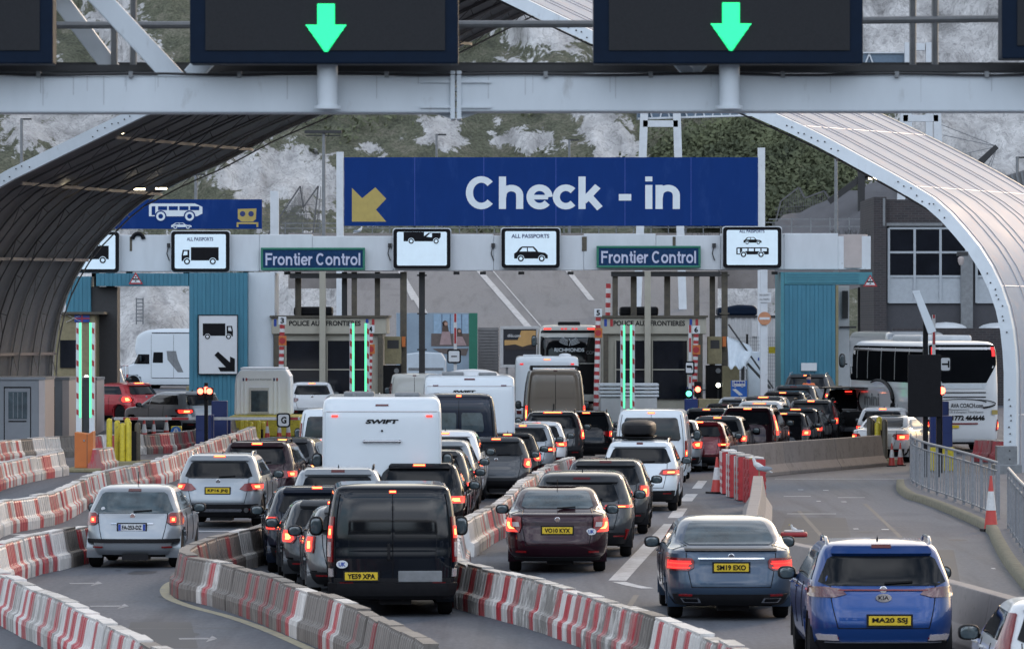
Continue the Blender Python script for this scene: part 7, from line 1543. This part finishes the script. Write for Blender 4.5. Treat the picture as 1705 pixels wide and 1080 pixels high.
zt = Z(328, Y); a = MB(); a.box(X(1455, Y), X(1476, Y), Y, Y + 8, 0, zt); a.box(X(1476, Y) + .002, X(1760, Y), Y + .25, Y + 8, Z(376, Y), zt - .1); a.build('brickwork', M['brick'], o)
a = MB(); a.box(X(1477, Y), X(1760, Y), Y + .3, Y + 8, 0, Z(376, Y)); a.build('wall', mat('grey_render', (.06, .06, .068), .8), o)
a = MB(); a.box(X(1474, Y), X(1640, Y), Y + .1, Y + .4, Z(376, Y), Z(371, Y)); a.build('lintel', M['kiosk_trim'] if False else M['grey_steel'], o)
a = MB(); pbox(a, 1600, 1620, 420, 560, Y + .05, .4); pbox(a, 1470, 1474, 330, 376, Y - .03, .03); a.build('column', M['grey_steel'], o)
for w0, w1, nn in ((1480, 1609, 3), (1626, 1760, 3)):
    ww = (w1 - w0) / nn
    for k in range(nn):
        for (y0, y1, g_m) in ((382, 418, 1), (422, 458, 1), (462, 502, 0)):
            a = MB(); pbox(a, w0 + k * ww + 2, w0 + (k + 1) * ww - 2, y0, y1, Y + .22, .06); a.build('window' if g_m else 'window_panel', M['booth_glass'] if g_m else M['frame_grey'], o)
    a = MB()
    for k in range(nn + 1): pbox(a, w0 + k * ww - 2, w0 + k * ww + 2, 380, 504, Y + .16, .12)
    for y in (380, 420, 460, 503): pbox(a, w0, w1, y - 1.8, y + 1.8, Y + .17, .1)
    a.build('window_frame', M['frame_grey'], o)
Y = 200; o = thing('brick_wall', 'low brick wall behind the white coach', 'wall', (X(1570, Y), Y, zg(Y))); a = MB(); a.box(X(1486, Y), X(1700, Y), Y, Y + .4, zg(Y), Z(546, Y)); a.build('wall', M['brick'], o)
o = thing('parked_boat_cover', 'white curved vehicle roofs just over the low brick wall', 'car', (X(1570, 202), 202, zg(202))); a = MB(); a.ell((X(1575, 202), 202, Z(548, 202)), (.9, 2, .3), 16, 8); a.ell((X(1660, 202), 202, Z(549, 202)), (.8, 2, .3), 16, 8); a.build('roof', M['white_paint'], o, smooth=True)
# dark tilted sign backs by the coach
Y = F / 59.5; o = thing('sign_back', 'large black back of a sign on a dark post at the railing', 'sign', (X(1540, Y), Y, 0)); a = MB(); pbox(a, 1512, 1567, 590, 694, Y, .12); a.build('panel', M['signback'] if 'signback' in M else M['black'], o, bevel=.01)
a = MB(); a.box(X(1538, Y), X(1546, Y), Y + .12, Y + .3, 0, Z(520, Y)); a.box(X(1560, Y), X(1567, Y), Y + .12, Y + .3, 0, Z(640, Y)); a.build('post', M['black'], o)
a = MB(); a.prism(ppoly([(1520, 486), (1531, 484), (1559, 551), (1546, 556)], Y), Y + .0, Y + .16); a.prism(ppoly([(1519, 484), (1531, 483), (1532, 486), (1520, 488)], Y), Y - .01, Y + .17); a.build('tilted_panel', M['panel_back'] if 'panel_back' in M else M['beam_grey'], o)
# ------------------------------------------------------------------ railings on the kerb island
def railing(pts, label, tops, group='steel pedestrian railings'):
    P = smooth_line(pts, 8); o = thing('railing', label, 'railing', (P[0][0], P[0][1], .14), group); n = len(P); acc = [0]
    for a, b in zip(P, P[1:]): acc.append(acc[-1] + sqrt((b[0] - a[0]) ** 2 + (b[1] - a[1]) ** 2))
    def at(s):
        j = max(0, min(n - 2, int(np.searchsorted(acc, s)) - 1)); t = (s - acc[j]) / max(1e-6, acc[j + 1] - acc[j]); return (P[j][0] + (P[j + 1][0] - P[j][0]) * t, P[j][1] + (P[j + 1][1] - P[j][1]) * t)
    h = tops; a = MB(); a.tube([(x, y, .14 + h) for x, y in P], .032, 8); a.tube([(x, y, .14 + h * .62) for x, y in P], .026, 8) if False else None; a.tube([(x, y, .14 + h - .18) for x, y in P], .018, 6); a.tube([(x, y, .24) for x, y in P], .022, 6); a.build('rails', M['galv'], o, smooth=True)
    a = MB(); s = 0
    while s < acc[-1]: x, y = at(s); a.bar((x, y, .24), (x, y, .14 + h - .18), .03); s += .62
    a.build('infill_bars', M['galv'], o); k = max(2, int(acc[-1] / 2.0))
    for i in range(k + 1):
        x, y = at(acc[-1] * i / k); a = MB(); a.bar((x, y, .1), (x, y, .14 + h), .06); a.build('post', M['galv'], o)
M['galv'] = mat('galvanised_rail', (.27, .28, .3), .4, metal=.5, var=.25, scale=12)
kerb = [(1492, 806), (1494, 818), (1510, 830), (1530, 836), (1560, 847), (1600, 864), (1640, 884), (1652, 905), (1668, 935), (1690, 965), (1720, 1000), (1760, 1050)]
kp = smooth_line(g_(kerb), 5); a = MB(); rows = []
for i, p in enumerate(kp):
    rows.append([(p[0], p[1], 0), (p[0] + .02, p[1], .14), (p[0] + .22, p[1] + .1, .145)])
a.grid(rows); rows2 = [[r[2], (r[2][0] + 1.4, r[2][1] + 1.0, .15), (r[2][0] + 9, r[2][1] + 14, .15)] for r in rows]
tag(a.build('kerb', mat('mossy_kerb', (.2, .185, .13), .9, var=.35, scale=5, grime=((.09, .09, .05), 6, .5)), smooth='all', fix=False), 'mossy concrete kerb of the railing island', 'kerb', kind='structure')
a = MB(); a.grid(rows2); tag(a.build('pavement', M['asphalt'], fix=False), 'raised asphalt island behind the kerb', 'pavement', kind='structure')
def off(L_, d): return [(x + d, y + d * .6) for x, y in L_]
railing(off(g_([(1502, 806), (1506, 816), (1530, 829), (1560, 840), (1600, 856), (1644, 876)]), .25), 'grey steel railing from the dark sign board to the kerb cone', 1.2)
railing(off(g_([(1656, 892), (1672, 922), (1694, 955), (1720, 990), (1760, 1040)]), .3), 'grey steel railing right of the kerb cone, running out of the frame', 1.22)
# ------------------------------------------------------------------ backdrop structures
def lamp_column(px, top, Y, label, heads=2, base=None):
    o = thing('lamp_column', label, 'street lamp', (X(px, Y), Y, zg(Y)), 'lamp columns in front of the cliff'); a = MB(); zt = Z(top, Y); a.tube([(X(px, Y), Y, zg(Y)), (X(px, Y), Y, zt)], .14, 10, .08); a.build('column', M['grey_steel'], o, smooth=True)
    a = MB()
    if heads == 1: pbox(a, px - 2, px + 16, top - 1, top + 1.5, Y, .3); 
    else: pbox(a, px - 32, px + 30, top - 5, top - .5, Y - .2, .5); pbox(a, px - 30, px + 28, top + 3, top + 4.5, Y, .2)
    a.build('lamp_head', M['dark_steel'], o)
lamp_column(539, 222, 245, 'twin-headed lamp column left of the Check-in board', 2)
lamp_column(36, 198, 260, 'single lamp column at the far left in front of the cliff', 1)
lamp_column(727, 224, 320, 'short lamp column above the Check-in board, left of centre', 1)
lamp_column(948, 233, 320, 'short lamp column above the Check-in board, right of centre', 1)
lamp_column(326, 290, 250, 'slim column behind the blue coach board', 1)
lamp_column(1392, 262, 235, 'slim mast below the canopy edge on the right', 1)
lamp_column(1694, 262, 250, 'lamp column at the right edge above the canopy', 1)
# conveyor bridge on white A-legs
Y = 262; o = thing('conveyor_bridge', 'blue-sided conveyor bridge on tall white portal legs', 'bridge', (X(1250, Y), Y, 1))
def sl(px): return 190 - (px - 1060) * .0125 * 8 / 8
a = MB(); a.prism(ppoly([(1062, 197), (1700, 177), (1700, 146), (1062, 168)], Y), Y, Y + 2.5); a.build('gallery', mat('gallery_blue', (.13, .19, .26), .5), o)
a = MB()
for k in range(22): px = 1070 + k * 29; py = 197 - (px - 1062) * .031; a.bar((X(px, Y), Y - .1, Z(py, Y)), (X(px + 8, Y), Y - .1, Z(py - 27, Y)), .12, .08); a.bar((X(px + 8, Y), Y - .1, Z(py - 27, Y)), (X(px + 16, Y), Y - .1, Z(py, Y)), .12, .08)
for d in (0, 28): a.bar((X(1062, Y), Y - .12, Z(198 - d, Y)), (X(1700, Y), Y - .12, Z(178 - d, Y)), .14, .1)
a.build('truss', M['white_paint'], o)
for (l0, r0, top, bot, yb) in ((1070, 1128, 185, 262, 1), (1502, 1560, 176, 300, 1)):
    a = MB(); 
    for p, dx in ((l0, -14), (r0, 12)): a.bar((X(p - dx * .2, Y), Y - .6, Z(top - 15, Y)), (X(p + dx, Y), Y - .6, 1.0), .42, .4)
    a.bar((X(l0, Y), Y - .6, Z(top + 22, Y)), (X(r0, Y), Y - .6, Z(top + 22, Y)), .4, .35); a.build('portal_leg', M['white_paint'], o)
o = thing('conveyor_bridge', 'higher blue conveyor gallery with white tower between the sign boxes at upper right', 'bridge', (X(1480, 300), 300, 1)); Y = 300
a = MB(); pbox(a, 1200, 1510, 89, 108, Y, 2.5); a.build('gallery', MC['gallery_blue'], o); a = MB()
for k in range(8): px = 1440 - k * 34; a.bar((X(px, Y), Y - .1, Z(108, Y)), (X(px + 7, Y), Y - .1, Z(90, Y)), .12, .08); a.bar((X(px + 7, Y), Y - .1, Z(90, Y)), (X(px + 14, Y), Y - .1, Z(108, Y)), .12, .08)
pbox(a, 1200, 1510, 87, 89, Y - .15, .1); a.build('truss', M['white_paint'], o)
a = MB(); 
for x0, x1 in ((1505, 1517), (1540, 1551)): a.box(X(x0, Y), X(x1, Y), Y - .8, Y - .2, 1, Z(72, Y))
pbox(a, 1517, 1540, 72, 84, Y - .8, .6); a.build('tower', M['white_paint'], o)
# derrick boom and stays, slag heap, far shed
Y = 280; o = thing('derrick_crane', 'dark lattice crane boom with stays in front of the chalk at right', 'crane', (X(1600, Y), Y, 1)); a = MB(); a.bar((X(1608, Y), Y, Z(290, Y)), (X(1660, Y), Y, Z(244, Y)), .16, .3); a.bar((X(1612, Y), Y, Z(298, Y)), (X(1662, Y), Y, Z(246, Y)), .08); a.bar((X(1611, Y), Y + .1, Z(560, Y)), (X(1611, Y), Y + .1, Z(290, Y)), .3)
a.build('boom', M['dark_steel'], o); a = MB()
for q in ((1560, 205), (1570, 225), (1598, 258), (1640, 290), (1650, 278)): a.bar((X(1660, Y), Y, Z(244, Y)), (X(q[0], Y), Y, Z(q[1], Y)), .04)
a.build('stays', M['grey_steel'], o)
o = thing('derrick_crane', 'small dark crane boom below the canopy edge, behind the slag heap', 'crane', (X(1430, Y), Y, 1)); a = MB(); a.bar((X(1380, Y), Y, Z(336, Y)), (X(1448, Y), Y, Z(286, Y)), .2, .35); a.bar((X(1434, Y), Y, Z(560, Y)), (X(1434, Y), Y, Z(284, Y)), .4); a.bar((X(1436, Y), Y, Z(300, Y)), (X(1470, Y), Y, Z(280, Y)), .2); a.build('boom', M['dark_steel'], o)
mh = mat('slag_grey', (.11, .11, .12), .95, var=.3, scale=.8, bump=.05); a = MB(); rows = []
for i in range(25):
    px = 1290 + i * 14; row = []
    for j in range(9):
        v = j / 8; top = 300 + max(0, 1465 - px) * .38 if px < 1465 else 300 + (px - 1465) * .1
        py = 480 + (min(top, 372) - 480) * v; Y_ = 268 + 16 * v; row.append((X(px, Y_), Y_ + noise.noise(Vector((px * .03, v * 3, 2))) * 1.5, Z(py, Y_) + noise.noise(Vector((px * .05, v * 4, 5))) * .4))
    rows.append(row)
a.grid(rows); tag(a.build('spoil_heap', mh, smooth='all'), 'dark grey spoil heap behind the brick building', 'heap', kind='structure')
Y = 240; o = thing('far_shed', 'grey ribbed roof shed at the right edge above the canopy', 'building', (X(1680, Y), Y, 1)); a = MB(); a.prism(ppoly([(1650, 300), (1720, 279), (1800, 279), (1800, 560), (1650, 560)], Y), Y, Y + 6); a.build('wall', M['trailer_grey'], o)
a = MB()
for k in range(14): px = 1652 + k * 8; a.bar((X(px, Y), Y - .05, Z(300 - (px - 1650) * .3, Y)), (X(px + 6, Y), Y - .05, Z(315, Y)), .1, .1)
a.bar((X(1650, Y), Y - .2, Z(313, Y)), (X(1740, Y), Y - .2, Z(313, Y)), .2, .15); a.build('eaves', M['grey_steel'], o)
# handrails along the ramp head, rockfall netting
Y = RY1 + 1; o = thing('handrail', 'long thin grey handrail along the ramp head under the Check-in board', 'railing', (X(900, Y), Y, Z(388, Y))); a = MB()
for py in (372, 380): a.bar((X(470, Y), Y, Z(py, Y)), (X(1450, Y), Y, Z(py - 2, Y)), .06)
for k in range(34): px = 475 + k * 29; a.bar((X(px, Y), Y, Z(389, Y)), (X(px, Y), Y, Z(370, Y)), .06)
a.build('rails', M['grey_steel'], o)
Y = 250; o = thing('stair_handrail', 'grey handrails of a far walkway above the right end of the white beam', 'railing', (X(1380, Y), Y, Z(388, Y))); a = MB()
for py in (365, 377): a.bar((X(1280, Y), Y, Z(py, Y)), (X(1450, Y), Y, Z(py, Y)), .05)
for k in range(4): px = 1318 + k * 32; a.bar((X(px, Y), Y, Z(400, Y)), (X(px, Y), Y, Z(362, Y)), .07)
a.build('rails', M['grey_steel'], o)
M['net'] = mat('rock_netting', (.12, .12, .125), .9, var=.2)
for k, (pts, lb) in enumerate((([(440, 400), (500, 310), (505, 345), (530, 310), (520, 400)], 'grey rockfall netting folds beside the twin lamp column'), ([(1290, 376), (1300, 335), (1330, 312), (1340, 330), (1372, 318), (1395, 352), (1400, 376)], 'grey rockfall netting at the foot of the cliff right of the Check-in board'))):
    Y = 318; o = thing('rock_netting', lb, 'netting', (X(pts[0][0], Y), Y, Z(400, Y)), 'rockfall netting'); a = MB()
    for i in range(len(pts) - 1): a.bar((X(pts[i][0], Y), Y, Z(pts[i][1], Y)), (X(pts[i + 1][0], Y), Y, Z(pts[i + 1][1], Y)), .1)
    x0, x1 = min(p[0] for p in pts), max(p[0] for p in pts)
    for t in np.linspace(0, 1, 40):
        px = x0 + (x1 - x0) * t; ys_ = np.interp(px, [p[0] for p in sorted(pts)], [p[1] for p in sorted(pts)]); a.bar((X(px, Y), Y, Z(402, Y)), (X(px + 4, Y), Y + .1, Z(ys_, Y)), .035)
    for t in range(14): py = 400 - t * 6; a.bar((X(x0, Y), Y, Z(py, Y)), (X(x1, Y), Y, Z(py - 6 * (t > 8), Y)), .03) if py > 345 else None
    a.build('mesh', M['net'], o)
# steel steps on the chalk face, red and white barriers behind the motorhome
Y = 300; o = thing('wall_ladder', 'small grey step frame fixed to the chalk seen through the left opening', 'ladder', (X(233, Y), Y, Z(545, Y))); a = MB()
for px in (227, 238): pbox(a, px - 1, px + 1, 496, 540, Y, .1)
for k in range(7): pbox(a, 226, 239, 497 + k * 6, 499 + k * 6, Y - .05, .3)
a.build('frame', M['grey_steel'], o)
for i, px in enumerate((199, 206, 212)):
    o = thing('striped_post', 'thin red and white post by the chalk, %s of the three' % ('leftmost', 'middle', 'rightmost')[i], 'post', (X(px, 226), 226, 1.2), 'striped posts in the left opening'); a = MB(); a.tube([(X(px, 226), 226, 1.2), (X(px, 226), 226, Z(608, 226))], .05, 8); a.build('post', M['red_paint'] if i != 1 else M['red_paint'], o); a = MB(); a.tube([(X(px, 226), 226, 1.9), (X(px, 226), 226, 2.3)], .055, 8); a.build('white_band', M['cone_white'], o)
# ------------------------------------------------------------------ skinned figures
def skinned(name, m, V, E, Rr, parent=None, sub=2, root=0):
    me = bpy.data.meshes.new(name); me.from_pydata(V, E, []); o = bpy.data.objects.new(name, me); COL.objects.link(o); me.materials.append(m)
    if parent: o.parent = parent

    k = o.modifiers.new('skin', 'SKIN'); k.use_smooth_shade = True
    for i, r in enumerate(Rr): me.skin_vertices[0].data[i].radius = r if isinstance(r, tuple) else (r, r)
    me.skin_vertices[0].data[root].use_root = True
    s = o.modifiers.new('sub', 'SUBSURF'); s.levels = sub; s.render_levels = sub; return o
def gull(px, py, Y, label, sz=1.0, flip=1):
    x, z = X(px, Y), Z(py, Y); o = thing('seagull', label, 'gull', (x, Y, z), None); k = sz; f = flip
    V = [(0, 0, .2), (.1 * f, 0, .155), (.22 * f, 0, .10), (.31 * f, 0, .07), (-.06 * f, 0, .26), (-.085 * f, 0, .34), (-.10 * f, 0, .375)]; V = [(a * k, b * k, c * k) for a, b, c in V]
    b = skinned('body', M['feather'], V, [(0, 1), (1, 2), (2, 3), (0, 4), (4, 5), (5, 6)], [(.07 * k, .07 * k), (.065 * k, .06 * k), (.035 * k, .03 * k), (.012 * k, .01 * k), (.045 * k, .045 * k), (.034 * k, .034 * k), (.03 * k, .03 * k)], o)
    for sg in (-1, 1): a = MB(); a.ell((.13 * f * k, sg * .06 * k, .155 * k), (.17 * k, .02 * k, .05 * k), 14, 8); w = a.build('wing', M['feather_grey'], b, local=True, smooth=True)
    for w in b.children: pass
    a = MB(); a.tube([(-.125 * f * k, 0, .37 * k), (-.19 * f * k, 0, .355 * k)], .012 * k, 6, .003); a.build('beak', M['yellow'], b, local=True)
    a = MB(); a.tube([(.02 * f * k, .03 * k, .15 * k), (.02 * f * k, .03 * k, .0)], .008 * k, 6); a.tube([(.03 * f * k, -.03 * k, .15 * k), (.03 * f * k, -.03 * k, .0)], .008 * k, 6); a.build('legs', M['ochre'], b, local=True)
Yg = F / 76.0; gull(1262, 792, Yg, 'white gull with grey wings standing on the end of the pale concrete wall', 1.05)
gull(599, 391, YC_ + .3, 'small white gull on top of the white beam', .9, -1)
gull(1322, 891, F / 82.5, 'pale gull beyond the roof of the steel blue saloon, on the fallen barrier', .6, 1)
# worker in orange beside the dark SUV
Yp = F / 43.3; o = thing('person', 'person in an orange hi-vis jacket standing behind the large dark SUV', 'person', (X(1345, Yp) - .0, Yp - .55, zg(Yp)), None, RAD(15))
V = [(0, 0, .95), (0, .01, 1.15), (0, .01, 1.35), (0, 0, 1.47), (0, -.01, 1.55), (0, -.01, 1.66), (.18, 0, 1.40), (.24, -.02, 1.15), (.25, -.1, .92), (-.18, 0, 1.40), (-.24, -.03, 1.14), (-.22, -.14, .93), (.1, 0, .9), (.11, -.01, .5), (.12, .02, .08), (.12, -.1, .04), (-.1, 0, .9), (-.11, .02, .5), (-.12, .05, .08), (-.12, -.07, .04)]
E = [(0, 1), (1, 2), (2, 3), (3, 4), (4, 5), (2, 6), (6, 7), (7, 8), (2, 9), (9, 10), (10, 11), (0, 12), (12, 13), (13, 14), (14, 15), (0, 16), (16, 17), (17, 18), (18, 19)]
Rr = [.14, .13, .15, .06, .085, .095, .065, .05, .04, .065, .05, .04, .095, .07, .05, .045, .095, .07, .05, .045]
b = skinned('body', M['blue_box'], V, E, Rr, o)
b = skinned('jacket', M['hiviz'], [(0, 0, .88), (0, .01, 1.15), (0, .01, 1.36), (0, .0, 1.46), (.19, 0, 1.40), (.25, -.02, 1.15), (.255, -.09, .98), (-.19, 0, 1.40), (-.25, -.03, 1.14), (-.23, -.12, .99)], [(0, 1), (1, 2), (2, 3), (2, 4), (4, 5), (5, 6), (2, 7), (7, 8), (8, 9)], [.165, .155, .175, .07, .085, .068, .06, .085, .068, .06], o)
a = MB(); a.ell((0, .0, 1.66), (.085, .1, .12), 16, 10); a.build('head', M['skin'], o, local=True, smooth=True); a = MB(); a.ell((0, .015, 1.71), (.095, .11, .085), 16, 8); a.build('hair', M['black'], o, local=True, smooth=True)
print('barrier units', CNT, 'objects', len(bpy.data.objects), 'verts', sum(len(m.vertices) for m in bpy.data.meshes))
